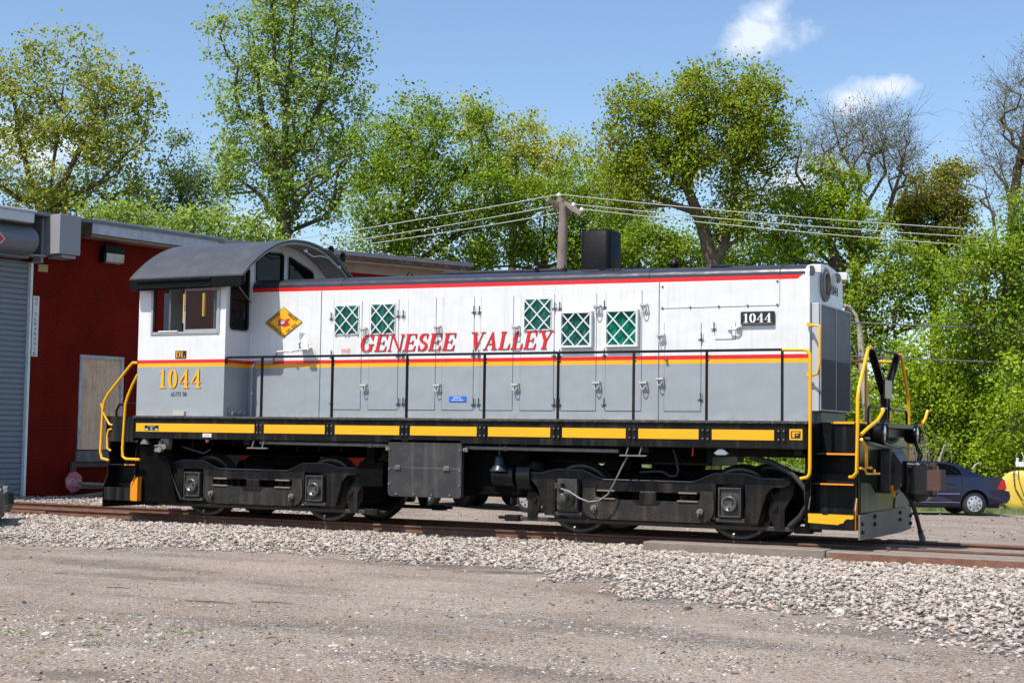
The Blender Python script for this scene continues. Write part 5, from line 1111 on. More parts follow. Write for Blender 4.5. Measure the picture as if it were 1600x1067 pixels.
mb = MB(); mb.tube([pX(11.34, 1449.5, 641), pX(11.32, 1446, 654), pX(11.28, 1438, 667)], .024, 8); mb.build('uncoupling_lever', 'yellow_rail', LOC)
mb = MB(); mb.tube([(11.16, -1.35, 1.42), (11.20, -.9, 1.40), (11.26, .0, 1.33), (11.26, .95, 1.30)], .018, 6); mb.build('cut_lever_rod', 'black_gloss', LOC)
# twin ditch lights
for yy in (-.98, .98):
    mb = MB(); c = (11.33, yy, 1.51); mb.lathe(c, [(0, -.16), (.09, -.155), (.125, -.12), (.14, -.06), (.14, -.02), (.147, 0), (.147, .04), (.13, .045), (.125, .02)], 'X', 28)
    mb.box(11.12, 11.20, yy-.03, yy+.03, 1.47, 1.53); dl = mb.build('ditch_light', 'black_gloss', LOC)
    mb = MB(); mb.lathe(c, [(.126, .02), (.09, .032), (0, .04)], 'X', 24); mb.build('lens', 'lens', dl)
# bent handrails, brake-step frame and the forked diamond-plate bracket
mb = MB()
for s in (-1, 1):
    mb = MB(); yv = s*1.47; mb.tube([(11.0, s*1.40, .93), (11.06, s*1.46, .935), (11.11, yv, 1.0), (11.12, yv, 1.6), (11.12, yv, 1.95), (11.12, s*1.40, 2.1), (11.13, s*1.02, 2.57), (11.13, s*.96, 2.635), (11.13, s*.86, 2.655), (11.13, s*.78, 2.65)], .024, 10); mb.build('corner_handrail', 'yellow_rail', LOC)
    mb = MB(); mb.tube([(11.17, s*1.12, 1.55), (11.17, s*1.12, 1.80), (11.17, s*1.06, 1.855), (11.17, s*.1, 1.855)], .019, 8); mb.build('end_grab_rail', 'black_gloss', LOC)
mb = MB(); mb.tube([(10.42, 1.40, 2.60), (11.10, 1.15, 2.56)], .019, 8); mb.build('end_handrail', 'yellow_rail', LOC)
mb = MB(); mb.tube([(11.09, .42, 1.64), (11.09, .42, 2.40)], .018, 8); mb.build('end_handrail', 'yellow_rail', LOC)
mb = MB()
for s in (-1, 1):
    mb.obox((11.13, s*.43, 2.36), (.045, 0, 0), (0, s*.33, .27), (0, -s*.010, .014)); mb.obox((11.13, s*.09, 1.93), (.045, 0, 0), (0, s*.05, .30), (0, -.018, .003)); mb.obox((11.10, s*.43, 2.36), (.01, 0, 0), (0, s*.33, .27), (0, -s*.06, .05))
mb.box(11.08, 11.17, -.13, .13, 1.645, 1.70); mb.box(11.10, 11.16, .06, .09, 1.7, 2.2); mb.obox((11.13, .19, 2.06), (.04, 0, 0), (0, .13, .19), (0, .018, -.012))
mb.build('drop_step_bracket', 'black', LOC, bevel=.004)
mb = MB(); mb.obox((11.175, -.06, 2.12), (.012, 0, 0), (0, .20, 0), (0, 0, .13)); mb.build('bracket_plate', 'reflect_plate', LOC, bevel=.004)
mb = MB(); mb.tube([(11.12, -.80, 2.64), (11.12, .78, 2.66)], .016, 6); mb.build('safety_chain_bar', 'black', LOC)
# hoses
mb = MB(); hp = [pX(11.25, 1398, 757), pX(11.35, 1410, 764), pX(11.42, 1418, 774), pX(11.48, 1426, 787), pX(11.5, 1431, 803), pX(11.5, 1436, 822), pX(11.5, 1439, 834)]
mb.tube(hp, .030, 10); hs_ = mb.build('brake_hose', 'rubber', LOC)
mb = MB(); mb.tube([pX(11.5, 1438, 830), pX(11.5, 1440, 838)], .042, 10); mb.lathe(pX(11.5, 1441, 841), [(.025, -.04), (.05, -.03), (.05, .03), (.03, .04)], 'X', 12); mb.build('glad_hand', 'dullsteel', hs_)
mb = MB(); mb.tube([pX(11.25, 1396.5, 741), pX(11.28, 1396.5, 752)], .05, 8); mb.build('angle_cock', 'black_gloss', LOC)
mb = MB(); mb.prism([tuple(pX(11.3, *q)[1:]) for q in ((1392.5, 758), (1399.5, 758), (1398.5, 772), (1396.5, 778), (1394, 774))], 11.29, 11.315, 'X'); mb.build('cock_handle', 'orange', LOC)
for k, (a, b) in enumerate((((1432, 694), (1436, 727)), ((1428, 690), (1432, 730)))):
    mb = MB(); p0, p1 = pX(11.3, *a), pX(11.36, *b); mb.tube([p0, ((p0[0]+p1[0])/2+.05, (p0[1]+p1[1])/2+.03, (p0[2]+p1[2])/2), p1], .016, 6); mb.build('signal_hose', 'rubber', LOC)
# left end: bent handrails, coupler lever
mb = MB()
for s, dz in ((-1, 0), (1, 0)):
    mb = MB(); Y = s*1.50; mb.tube([(-1.0, Y, 2.535), (-1.10, Y, 2.54), (-1.16, Y, 2.49), (-1.62, Y, 2.02), (-1.70, Y, 1.90), (-1.73, Y, 1.75), (-1.755, Y, 1.05), (-1.72, Y, .93), (-1.56, Y, .90)] if s == -1 else [(-1.0, Y, 2.535), (-1.62, Y, 2.02), (-1.74, Y, 1.75), (-1.76, Y, .95), (-1.5, Y, .9)], .024, 10); mb.build('corner_handrail', 'yellow_rail', LOC)
mb = MB(); Y = -1.49; mb.tube([(-1.0, Y, 2.34), (-1.10, Y, 2.18), (-1.20, Y, 1.98), (-1.245, Y, 1.85), (-1.28, Y, 1.10), (-1.27, Y, .97), (-1.20, Y, .93), (-.90, Y, .925)], .024, 10); mb.build('step_handrail', 'yellow_rail', LOC)
mb = MB(); p1 = lambda a, b: (lambda p: (float(p[0]), -1.5, float(p[2])))(on('Y', -1.5, a, b)); mb.tube([p1(158, 630), p1(161, 644), p1(165, 652), p1(171, 663), p1(176, 664)], .018, 8); mb.tube([p1(175, 670), p1(170, 671), p1(167.5, 680), p1(167.5, 700), p1(173, 704)], .018, 8); mb.build('uncoupling_lever', 'yellow_rail', LOC)
mb = MB(); mb.tube([(-1.50, -1.42, 1.62), (-1.50, -1.42, 1.74), (-1.44, -1.42, 1.84), (-1.02, -1.42, 1.86)], .022, 8); mb.build('end_grab_rail', 'black_gloss', LOC)
mb = MB(); mb.box(-1.58, -1.05, -1.49, -1.46, 1.22, 1.60); mb.build('end_side_sheet', 'black', LOC)
mb = MB(); mb.box(-2.0, -1.70, -.1, .1, .8, 1.0); mb.prism(rrect(-2.3, -2.0, -.2, .2, .06), .7, 1.06, 'Z'); mb.build('coupler_head', 'rusty_iron', LOC, bevel=.02)
# side sheet behind the rear steps
mb = MB(); mb.prism([(-1.03, 1.28), (-1.03, .24), (-.92, .24), (-.92, .235), (-.20, .235), (-.30, .55), (-.45, .9), (-.5, 1.28)], -1.36, -1.34, 'Y'); mb.build('side_sheet', 'grime2', LOC)
mb = MB(); mb.prism([(10.41, 1.28), (10.455, .98), (10.46, .24), (10.40, .24), (10.40, 1.28)], -1.40, -1.38, 'Y'); mb.build('side_sheet', 'grime2', LOC)

# --- middle: fuel tank, skirt box, pipes, bell, reservoirs
mb = MB(); mb.box(3.70, 6.15, -1.12, 1.12, .50, 1.25); mb.build('fuel_tank', 'grime2', LOC, bevel=.04)
mb = MB(); mb.prism(rrect(3.975, 5.245, .475, 1.325, .06), -1.50, -1.42, 'Y'); sk = mb.build('skirt_box', mat('worn_black_box', (.028, .026, .025), .42, dirt=(.10, .09, .08), dirt_amt=.45, dirt_scale=4, streak=((.16, .15, .14), 6, .4), bump=.2), LOC, bevel=.006)
mb = MB(); mb.box(3.99, 5.23, -1.503, -1.5, .905, .912)
for x in (4.15, 5.0): mb.box(x-.05, x+.05, -1.53, -1.5, .885, .90); mb.box(x-.045, x+.045, -1.515, -1.5, .915, .945)
for x in (4.13, 4.44, 4.75, 5.06): mb.cyl((x, -1.5, .515), .014, -.02, 0, 'Y', 8)
for z in (.66, .88, 1.18):
    mb.cyl((4.0, -1.5, z), .014, -.02, 0, 'Y', 8); mb.cyl((5.22, -1.5, z), .014, -.02, 0, 'Y', 8)
mb.build('box_latches', 'dullsteel', sk)
for x in (3.95, 5.27): mb = MB(); mb.box(x-.05, x+.05, -1.47, -1.43, 1.16, 1.22); mb.cyl((x, -1.47, 1.19), .018, -.02, 0, 'Y', 8); mb.build('box_lug', 'dullsteel', sk)
mb = MB(); mb.tube([(1.50, -1.40, 1.245), (3.99, -1.40, 1.235)], .030, 10); mb.tube([(3.55, -1.40, 1.237), (3.62, -1.40, 1.237)], .042, 10); mb.tube([(3.72, -1.40, 1.237), (3.76, -1.40, 1.237)], .040, 10); mb.build('conduit', 'dullsteel', LOC)
mb = MB(); mb.tube([(5.25, -1.40, 1.225), (7.72, -1.40, 1.215)], .030, 10); mb.tube([(5.9, -1.40, 1.222), (5.95, -1.40, 1.222)], .04, 10); mb.build('conduit', 'dullsteel', LOC)
mb = MB(); mb.lathe((5.73, -1.22, .90), [(.0, .23), (.045, .225), (.07, .18), (.085, .08), (.12, .02), (.15, -.01), (.145, -.02), (.11, .0), (0, .05)], 'Z', 20); mb.tube([(5.73, -1.22, 1.12), (5.73, -1.22, 1.28)], .02, 6); mb.build('bell', 'bell', LOC)
mb = MB(); mb.cyl((6.02, -1.0, .83), .26, -.0, .22, 'X', 20); mb.cyl((5.60, -1.05, .82), .19, 0, .35, 'X', 18); mb.build('air_reservoir', 'black_gloss', LOC)
mb = MB(); mb.box(3.3, 3.72, -1.25, -.9, .60, .98); mb.box(3.45, 3.6, -1.3, -1.2, .95, 1.25); mb.build('battery_box', 'grime2', LOC)
for xx, yy in ((1.50, -1.47), (7.97, -1.47)):                      # small step brackets under the sill
    mb = MB(); mb.box(xx-.20, xx+.20, yy-.02, yy+.04, 1.145, 1.165)
    for d in (-.09, .11): mb.obox((xx+d, yy, 1.22), (.018, 0, .055), (0, .01, 0), (.008, 0, -.002))
    mb.build('jacking_step', 'dullsteel', LOC)
mb = MB(); p = on('Y', -1.46, 1127, 707); x, z = float(p[0]), float(p[2]); mb.prism([(x-.10, z-.01), (x-.06, z-.03), (x+.06, z-.03), (x+.10, z-.01), (x+.03, z+.05), (x-.03, z+.05)], -1.48, -1.40, 'Y'); mb.build('step_light', 'galv', LOC, bevel=.006)
mb = MB(); p = on('Y', -1.46, 226, 690); x, z = float(p[0]), float(p[2]); mb.prism([(x-.08, z-.035), (x+.08, z-.04), (x+.03, z+.045), (x-.02, z+.045)], -1.48, -1.40, 'Y'); mb.build('step_light', 'dullsteel', LOC, bevel=.006)
mb = MB(); p = on('Y', -1.40, 252, 700); x, z = float(p[0]), float(p[2])
mb.cyl((x, -1.38, z-.02), .05, -.08, 0, 'Y', 10); mb.cyl((x-.08, -1.38, z-.03), .035, -.06, 0, 'Y', 10); mb.box(x-.03, x+.03, -1.44, -1.38, z, z+.12); mb.tube([(x-.12, -1.42, z+.03), (x, -1.44, z+.05), (x+.12, -1.42, z+.02)], .018, 6); mb.cyl((x+.08, -1.38, z+.03), .05, -.06, .1, 'Y', 10); mb.box(x-.02, x+.15, -1.40, -1.30, z+.04, z+.18); mb.build('brake_valve', 'dullsteel', LOC, bevel=.005)
mb = MB(); p = on('Y', -1.45, 324, 688); mb.lathe((float(p[0]), -1.45, float(p[2])-.04), [(0, 0), (.03, .015), (.033, .05), (.01, .11)], 'Z', 10); mb.build('tassel', mat('pink_knob', (.5, .16, .15), .5), LOC)

# --- trucks
def truck(cx, loc_parent, first=True):
    t = thing('truck', (cx, 0, 0), None, None); t.parent = LOC; t.location = (cx-4.7, 0, 0); ORG[t.name] = np.array([cx, 0, 0.])
    del_keys = [k for k in ('label', 'category') if k in t.keys()]
    for k in del_keys: del t[k]
    for s in (-1, 1):
        def yy(a, b): return sorted((s*a, s*b))
        # arched upper frame with pedestal legs
        half = [(0, .815), (.66, .815), (.78, .85), (.90, .905), (1.0, .940), (1.42, .945), (1.56, .915), (1.66, .885), (1.98, .885), (2.06, .85), (2.06, .80), (1.96, .765), (1.82, .76), (1.72, .66), (1.62, .30), (1.60, .265), (1.44, .265), (1.43, .79), (1.01, .79), (1.00, .30), (.94, .30), (.84, .40), (.82, .645), (.0, .645)]
        poly = half+[(-a, b) for a, b in reversed(half) if a > 0]
        mb = MB(); mb.prism([(cx+a, b) for a, b in poly], *yy(1.20, 1.08), 'Y')
        low = [(-.99, .44), (-.975, .36), (-.93, .295), (-.86, .258), (-.77, .245), (.77, .245), (.86, .258), (.93, .295), (.975, .36), (.99, .44), (.99, .52), (.975, .68), (.80, .68), (.785, .57), (.75, .525), (-.75, .525), (-.785, .57), (-.80, .68), (-.975, .68), (-.99, .52)]
        mb.box(cx-.13, cx+.13, *yy(1.21, 1.09), .50, .66); mb.prism([(cx-.22, .532), (cx-.16, .47), (cx+.16, .47), (cx+.22, .532)], *yy(1.235, 1.22), 'Y')
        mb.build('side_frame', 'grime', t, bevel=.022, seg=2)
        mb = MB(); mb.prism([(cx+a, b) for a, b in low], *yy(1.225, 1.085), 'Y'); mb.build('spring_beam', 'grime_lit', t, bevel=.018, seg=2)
        mb = MB()                                                 # raised lip along the upper frame edge
        mb.tube([(cx+a, s*1.205, b-.012) for a, b in [(-1.98, .885), (-1.66, .885), (-1.56, .915), (-1.42, .945), (-1.0, .940), (-.90, .905), (-.78, .85), (-.66, .815), (.66, .815), (.78, .85), (.90, .905), (1.0, .940), (1.42, .945), (1.56, .915), (1.66, .885), (1.98, .885)]], .013, 6); mb.build('frame_lip', mat('lip_black', (.03, .033, .042), .3), t)
        for q in (-1, 1):
            jx = cx+q*1.22
            fr = MB(); a, b = yy(1.245, 1.10)
            fr.box(jx-.165, jx-.14, a, b, .335, .74); fr.box(jx+.14, jx+.165, a, b, .335, .74); fr.box(jx-.14, jx+.14, a, b, .715, .74); fr.box(jx-.14, jx+.14, a, b, .335, .36)
            a, b = yy(1.215, 1.10); fr.box(jx-.14, jx+.14, a, b, .36, .715); fr.box(jx-.21, jx+.21, a, b, .27, .32)
            jb = fr.build('journal_box', 'dullsteel' if False else mat('journal_paint', (.035, .032, .030), .4, dirt=(.16, .14, .12), dirt_amt=.4, dirt_scale=12), t, bevel=.006)
            mb = MB(); yo = s*1.215; k = s
            mb.lathe((jx, yo, .52), [(.115, 0), (.115, k*.05), (.10, k*.065), (.085, k*.065), (.08, k*.045), (.0, k*.045)], 'Y', 22)
            for i in range(3): aa = 2*math.pi*i/3+.5; mb.cyl((jx+.05*math.cos(aa), yo+k*.045, .52+.05*math.sin(aa)), .016, *sorted((0, k*.02)), 'Y', 6)
            mb.build('axle_cap', mat('axle_cap_metal', (.10, .095, .09), .35, metal=.4, var=.4, scale=12), t)
        for q in (-1, 1):                                         # springs in the slots, seats and pins
            sx = cx+q*.62
            mb = MB()
            for dx in (-.09, .05):
                pts = [(sx+dx+.055*math.cos(a), s*1.15+.04*math.sin(a), .535+.08*a/(2*math.pi*3)) for a in np.linspace(0, 2*math.pi*3, 26)]; mb.tube(pts, .012, 5)
            mb.build('spring', 'black', t)
            mb = MB(); mb.box(sx-.14, sx+.13, *yy(1.25, 1.12), .640, .660); mb.box(sx-.16, sx+.14, *yy(1.245, 1.12), .528, .545); mb.build('spring_seat', mat('rubbed_steel', (.20, .17, .14), .5, var=.3), t)
            mb = MB(); mb.cyl((cx+q*.80, s*1.225, .40), .045, *sorted((0, s*.05)), 'Y', 12); mb.cyl((cx+q*.80, s*1.26, .40), .022, *sorted((0, s*.05)), 'Y', 8); mb.tube([(cx+q*.80, s*1.29, .40), (cx+q*.78, s*1.29, .33)], .008, 5); mb.build('frame_pin', 'dullsteel', t)
        mb = MB()                                                 # brake beam, hangers and curved levers
        mb.box(cx-2.12, cx+2.12, *yy(1.06, .99), .165, .225); mb.box(cx-.95, cx+.95, *yy(1.055, .995), .225, .26)
        mb.build('brake_beam', mat('brake_beam_brown', (.035, .026, .021), .55, dirt=(.10, .07, .05), dirt_amt=.5, dirt_scale=5), t, bevel=.008)
        for q in (-1, 1):
            lv = [(2.02, .90), (1.90, .90), (1.86, .78), (1.90, .68), (1.74, .52), (1.72, .42), (1.80, .22), (1.94, .20), (1.94, .45), (2.06, .66), (2.08, .80)]
            mb = MB(); mb.prism([(cx+q*a, b) for a, b in lv], *yy(1.09, 1.05), 'Y'); mb.cyl((cx+q*1.82, s*1.09, .48), .035, *sorted((0, s*.03)), 'Y', 10); mb.build('brake_lever', 'grime', t, bevel=.01)
            mb = MB(); mb.box(cx+q*2.2-.12, cx+q*2.2+.12, *yy(1.10, .96), .15, .245); mb.cyl((cx+q*2.3, s*1.03, .20), .028, -.14 if q < 0 else 0, 0 if q < 0 else .14, 'X', 8); mb.build('clevis', 'grime', t, bevel=.01)
            mb = MB(); mb.prism([(cx+q*1.76, .70), (cx+q*1.70, .62), (cx+q*1.76, .34), (cx+q*1.82, .34), (cx+q*1.80, .60), (cx+q*1.84, .70)], *yy(.84, .74), 'Y'); mb.build('brake_shoe', 'rusty_iron', t)
    for q in (-1, 1):
        wx = cx+q*1.22
        for s in (-1, 1):
            mb = MB(); c = (wx, 0, .508)
            pr = [(.06, .80), (.13, .80), (.15, .765), (.36, .735), (.40, .745), (.43, .805), (.495, .808), (.508, .80), (.512, .69), (.535, .672), (.555, .655), (.53, .64), (.45, .64), (.40, .66), (.15, .69), (.06, .69)]
            mb.lathe(c, [(r, s*o) for r, o in pr], 'Y', 48); mb.build('wheel', 'tread', t)
        mb = MB(); mb.cyl((wx, 0, .508), .085, -1.15, 1.15, 'Y', 14); mb.build('axle', 'grime2', t)
        mb = MB(); mb.box(wx-.32, wx+.32, -.55, .55, .22, .80); mb.build('traction_motor', 'grime2', t, bevel=.05)
    mb = MB(); mb.box(cx-.30, cx+.30, -1.06, 1.06, .45, .88); mb.box(cx-.7, cx+.7, -.6, .6, .6, .95); mb.build('bolster', 'grime2', t, bevel=.02)
    return t
T1 = truck(1.22, LOC); T2 = truck(8.08, LOC)
mb = MB(); mb.cyl((8.08, 0, 0.0), .4, .9, 1.05, 'Z', 24); mb.cyl((1.22, 0, 0), .4, .9, 1.05, 'Z', 24); mb.build('centre_plate', 'grime2', LOC)
mb = MB(); mb.box(-.55, 3.25, -.55, 1.15, 1.03, 1.22)            # pipes and brackets packed above the rear truck
for k in range(9):
    x = -.4+k*.42; mb.box(x, x+.05, -1.30, -.5, 1.13+random.uniform(-.05, .05), 1.25)
mb.build('underframe_pipes', 'grime2', LOC)
mb = MB(); mb.box(6.15, 8.7, -.6, 1.15, 1.06, 1.25); mb.box(7.3, 7.7, -.9, -.5, .93, 1.08)
mb.build('underframe_pipes', 'grime2', LOC)
mb = MB(); p2 = lambda a, b, y: (lambda p: (float(p[0]), y, float(p[2])))(on('Y', y, a, b))
mb.tube([p2(1052, 702, -1.2), p2(1056, 712, -1.2), p2(1060, 735, -1.2), p2(1057, 743, -1.2), p2(1048, 744, -1.2), p2(1034, 736, -1.2), p2(1000, 737, -1.2)], .018, 6); mb.build('air_hose', 'rubber', LOC)
mb = MB(); mb.tube([p2(1083, 699, -1.4), p2(1082, 712, -1.4)], .012, 6); mb.build('red_valve_handle', 'red', LOC)
# speed recorder drive on the journal at the middle, with its cable
mb = MB(); c = (6.86, -1.245, .52); mb.lathe(c, [(.135, 0), (.135, -.05), (.11, -.09), (.085, -.11), (.085, -.20), (.07, -.23), (0, -.23)], 'Y', 20); mb.box(6.72, 6.82, -1.40, -1.25, .66, .74); mb.box(6.70, 7.02, -1.27, -1.24, .36, .80); sd = mb.build('speed_drive', 'dullsteel' if False else mat('drive_black', (.03, .028, .026), .4, dirt=(.2, .17, .13), dirt_amt=.4, dirt_scale=10), LOC, bevel=.006)
cb = [p2(876, 763, -1.38), p2(890, 768, -1.42), p2(905, 778, -1.42), p2(920, 784, -1.42), p2(936, 782, -1.40), p2(950, 772, -1.38), p2(960, 754, -1.36), p2(970, 733, -1.36), p2(981, 712, -1.36)]
mb = MB(); mb.tube(cb, .013, 7); mb.build('armoured_cable', 'dullsteel', LOC)
mb = MB(); mb.tube([(9.6, -1.25, 1.16), (9.9, -1.27, 1.10), (10.2, -1.28, .95), (10.38, -1.28, .75), (10.40, -1.28, .55), (10.28, -1.2, .38), (10.1, -1.1, .24)], .038, 8); mb.build('sanding_hose', 'rubber', LOC)
mb = MB(); mb.tube([(-.52, -1.30, 1.0), (-.40, -1.30, .7), (-.20, -1.25, .28)], .022, 6); mb.tube([(-.2, -1.25, 1.15), (.25, -1.25, 1.05), (.35, -1.2, 1.12)], .018, 6); mb.build('sand_pipe', 'rubber', LOC)
# ================================================================ VEHICLES (local frame: x forward, y left, z up from the ground)
def wheel_part(root, x, y, r, w, side, rim, cap='holes', name='wheel'):
    mb = MB(); s = side
    mb.lathe((x, y, r), [(r*.62, s*0), (r*.70, s*.0), (r*.93, s*-.005), (r, s*-.03), (r, s*-(w-.03)), (r*.93, s*-w), (r*.5, s*-w)], 'Y', 32); wt = mb.build(name, 'rubber', root)
    mb = MB(); mb.lathe((x, y, r), [(r*.66, s*-.01), (r*.63, s*.008), (r*.57, s*-.004), (r*.52, s*.0), (r*.2, s*.022), (r*.12, s*.03), (0, s*.03)], 'Y', 32); mb.build('rim', rim, wt)
    if cap:
        mb = MB()
        for i in range(8):
            a = 2*math.pi*i/8+.2; mb.lathe((x+r*.47*math.cos(a), y, r+r*.47*math.sin(a)), [(0, s*.012), (r*.075, s*.011)], 'Y', 8)
        for i in range(5):
            a = 2*math.pi*i/5; mb.lathe((x+r*.17*math.cos(a), y, r+r*.17*math.sin(a)), [(0, s*.031), (r*.04, s*.030)], 'Y', 6)
        mb.build('rim_holes', 'dark', wt)
def arch_cut(cx, r, z0, n=12, up=True): return [(cx+r*math.cos(a), z0+r*math.sin(a)) for a in np.linspace(math.pi, 0, n)]
def sedan(loc, rz, paint, label, group=None, cut=None):
    c = thing('parked_car', loc, label, 'car', group, rz=rz, org=(0, 0, 0)); W = .84
    fa, ra, wr, ar = 1.28, -1.32, .31, .365
    # body side profile: rear bumper to nose, loft over y so that sides curve in at the bottom and the shoulder
    lower = [(-2.16, .36), (-2.19, .50), (-2.17, .62), (-2.10, .66), (-2.08, .93), (-2.02, .985), (-1.55, 1.00), (-1.20, 1.02), (.75, .98), (.95, .95), (1.75, .80), (2.02, .70), (2.12, .58), (2.14, .40), (2.08, .26)]
    wells = [(fa+ar, .26)]+[(fa+ar*math.cos(a), .31+ar*math.sin(a)) for a in np.linspace(0, math.pi, 13)]+[(fa-ar, .24), (ra+ar, .24)]+[(ra+ar*math.cos(a), .31+ar*math.sin(a)) for a in np.linspace(0, math.pi, 13)]+[(ra-ar, .30)]
    prof = lower+wells
    ly = [(-W+.03, .0), (-W, .03), (-W, .97), (-W, 1.0)]
    def shape(k):                                                 # half-width layers: (y, shrink)
        y, s = k; out = []
        for (x, z) in prof:
            cxx = x*(1-s*.035) ; out.append((cxx, y*(1-.05*max(0, (z-.75)/.27)**2-.05*max(0, (.45-z)/.2)), z-(s*.03 if z > .9 else 0)))
        return out
    layers = [(-W+.12, 1.0), (-W+.04, .35), (-W, .0)]
    mb = MB(); n = len(prof); allL = [shape((-abs(y), s)) for y, s in reversed(layers)]; allL = allL+[[(x, -y, z) for x, y, z in L_] for L_ in reversed(allL)]
    vs = [p for L_ in allL for p in L_]; fs = []
    for i in range(len(allL)-1): fs += [(i*n+k, i*n+(k+1) % n, (i+1)*n+(k+1) % n, (i+1)*n+k) for k in range(n)]
    mb.add(vs, fs, 0, False); mb.add(allL[0], [tuple(range(n))]); mb.add(allL[-1], [tuple(range(n-1, -1, -1))])
    mb.build('body', paint, c, bevel=.015, seg=2)
    # glasshouse: roof and pillars as a lofted cap, windows as glass panels
    gh = [(-1.62, .99), (-1.42, 1.06), (-1.02, 1.27), (-.72, 1.355), (-.20, 1.385), (.25, 1.365), (.50, 1.28), (1.08, .96)]
    hw = lambda z: .80-.26*max(0, (z-.98))/.40*.62
    mb = MB(); gl = MB()
    top = [(x, -hw(z), z) for x, z in gh]; n = len(gh)
    for i in range(n-1):                                          # roof skin and screens
        a, b = gh[i], gh[i+1]; glassy = i in (1, 6)
        q = [(a[0], -hw(a[1]), a[1]), (b[0], -hw(b[1]), b[1]), (b[0], hw(b[1]), b[1]), (a[0], hw(a[1]), a[1])]
        mb.add(q, [(0, 1, 2, 3)]) if not glassy else (gl.add([(p[0], p[1]*.93, p[2]+.004) for p in q], [(0, 1, 2, 3)]), mb.add([(p[0], p[1]*s_, p[2]) for s_ in (1, .93) for p in (q[0], q[1])], [(0, 1, 3, 2)]), mb.add([(p[0], p[1]*s_, p[2]) for s_ in (1, .93) for p in (q[3], q[2])], [(0, 1, 3, 2)]))
    for s in (-1, 1):
        Y = lambda x, z, o=0: (x, s*(hw(z)+o), z)
        outer = [(-1.62, .99)]+gh[1:7]+[(1.08, .96)]
        inner = [(-1.02, 1.02), (-.98, 1.14), (-.86, 1.25), (-.66, 1.315), (-.20, 1.345), (.22, 1.325), (.44, 1.26), (.86, 1.02)]
        n1 = len(outer); vs = [Y(*p) for p in outer]+[Y(*p) for p in inner]
        mb.add(vs, [(i, i+1, n1+i+1, n1+i) for i in range(n1-1)]+[(n1-1, 0, n1, 2*n1-1)])
        mb.add([Y(.02, 1.0, .004), Y(.09, 1.0, .004), Y(.06, 1.34, .004), Y(.0, 1.345, .004)], [(0, 1, 2, 3)])
        g2 = MB(); g2.add([Y(x, z, -.006) for x, z in inner], [tuple(range(len(inner)))]); g2.build('side_window', 'glass_car', c)
        t = MB(); t.tube([Y(x, z, .006) for x, z in inner], .010, 5, closed=True); t.build('window_trim', 'dark', c)
        h = MB(); h.box(-.78, -.58, *sorted((s*.842, s*.856)), .80, .845); h.build('door_handle', 'dark', c, bevel=.006)
        d = MB(); d.tube([(.05, s*.843, .98), (.05, s*.844, .30)], .004, 4); d.tube([(-.98, s*.835, .98), (-.98, s*.844, .68)], .004, 4); d.build('door_seam', 'dark', c)
        tr_ = MB(); tr_.box(-.92, .95, *sorted((s*.841, s*.858)), .545, .575); tr_.build('side_moulding', mat('moulding', (.14, .13, .26), .25) if s == -1 else bpy.data.materials['moulding'], c)
        tr_ = MB(); tr_.box(-.92, .95, *sorted((s*.832, s*.846)), .335, .355); tr_.build('sill_line', bpy.data.materials['moulding'], c)
        l = MB(); l.prism([(-2.135, .72), (-2.095, .92), (-2.02, .93), (-1.90, .70), (-1.98, .68), (-2.13, .69)], *sorted((s*.60, s*.845)), 'Y'); l.build('tail_lamp', mat('tail_red', (.45, .01, .02), .15, coat=.5) if s == -1 else bpy.data.materials['tail_red'], c, bevel=.01)
        for x in (fa, ra): wheel_part(c, x, s*.80, wr, .19, s, 'silver')
        l = MB(); l.box(1.98, 2.06, *sorted((s*.45, s*.78)), .60, .70); l.build('headlight', 'lens', c, bevel=.01)
        mr = MB(); mr.box(.78, .90, *sorted((s*.84, s*.99)), .98, 1.08); mr.build('mirror', paint, c, bevel=.02)
    mb.build('roof', paint, c, bevel=.004); gl.build('windscreen', 'glass_car', c)
    b = MB(); b.prism([(-2.22, .42), (-2.24, .52), (-2.21, .64), (-2.05, .67), (-1.70, .66), (-1.70, .52), (-2.0, .50), (-2.02, .34), (-2.14, .33)], -.83, .83, 'Y'); b.build('bumper', paint, c, bevel=.03, seg=2)
    it = MB(); it.box(-1.0, .9, -.68, .68, .35, .60); it.box(-.95, -.80, -.6, .6, .6, .98); it.box(.0, .14, -.6, -.1, .6, 1.04); it.box(.0, .14, .1, .6, .6, 1.04); it.build('seats', 'dark', c)
    un = MB(); un.box(-2.0, 2.0, -.7, .7, .20, .34); un.build('underbody', 'dark', c)
    return c
navy = mat('navy_car_paint', (.0045, .0045, .030), .22, var=.06, coat=.45)
w0 = gpt(1523, 806); 
# the car stands side-on to the camera: rear to the right
vd = np.array([RT[0], RT[1]]); vd /= np.linalg.norm(vd); hd = -vd; ang = math.atan2(hd[1], hd[0])+R(3)
hx = np.array([math.cos(ang), math.sin(ang)]); left = np.array([-hx[1], hx[0]])
rear = np.array([w0[0], w0[1]])
loc = rear + hx*1.32 - left*.80                                   # near side is the car's left
sedan((loc[0], loc[1], w0[2]), ang, navy, 'dark navy blue sedan parked by the grass verge with its tail to the right', None)
# bumper of a dark car cut by the left border
gp = mat('dark_grey_car_paint', (.03, .03, .035), .3, coat=.5)
lc = on('Z', GZ, 6, 846)
p0 = np.array([on('Z', .15, 11, 790)[0], on('Z', .15, 11, 790)[1]])
d0 = at(11, 790, 24.0); a2 = math.atan2(vd[1], vd[0])
hx2 = vd; c2 = np.array([d0[0], d0[1]])-hx2*2.20
cc = sedan((c2[0], c2[1], GZ), a2+R(14), gp, 'dark car mostly cut off by the left border of the photograph')
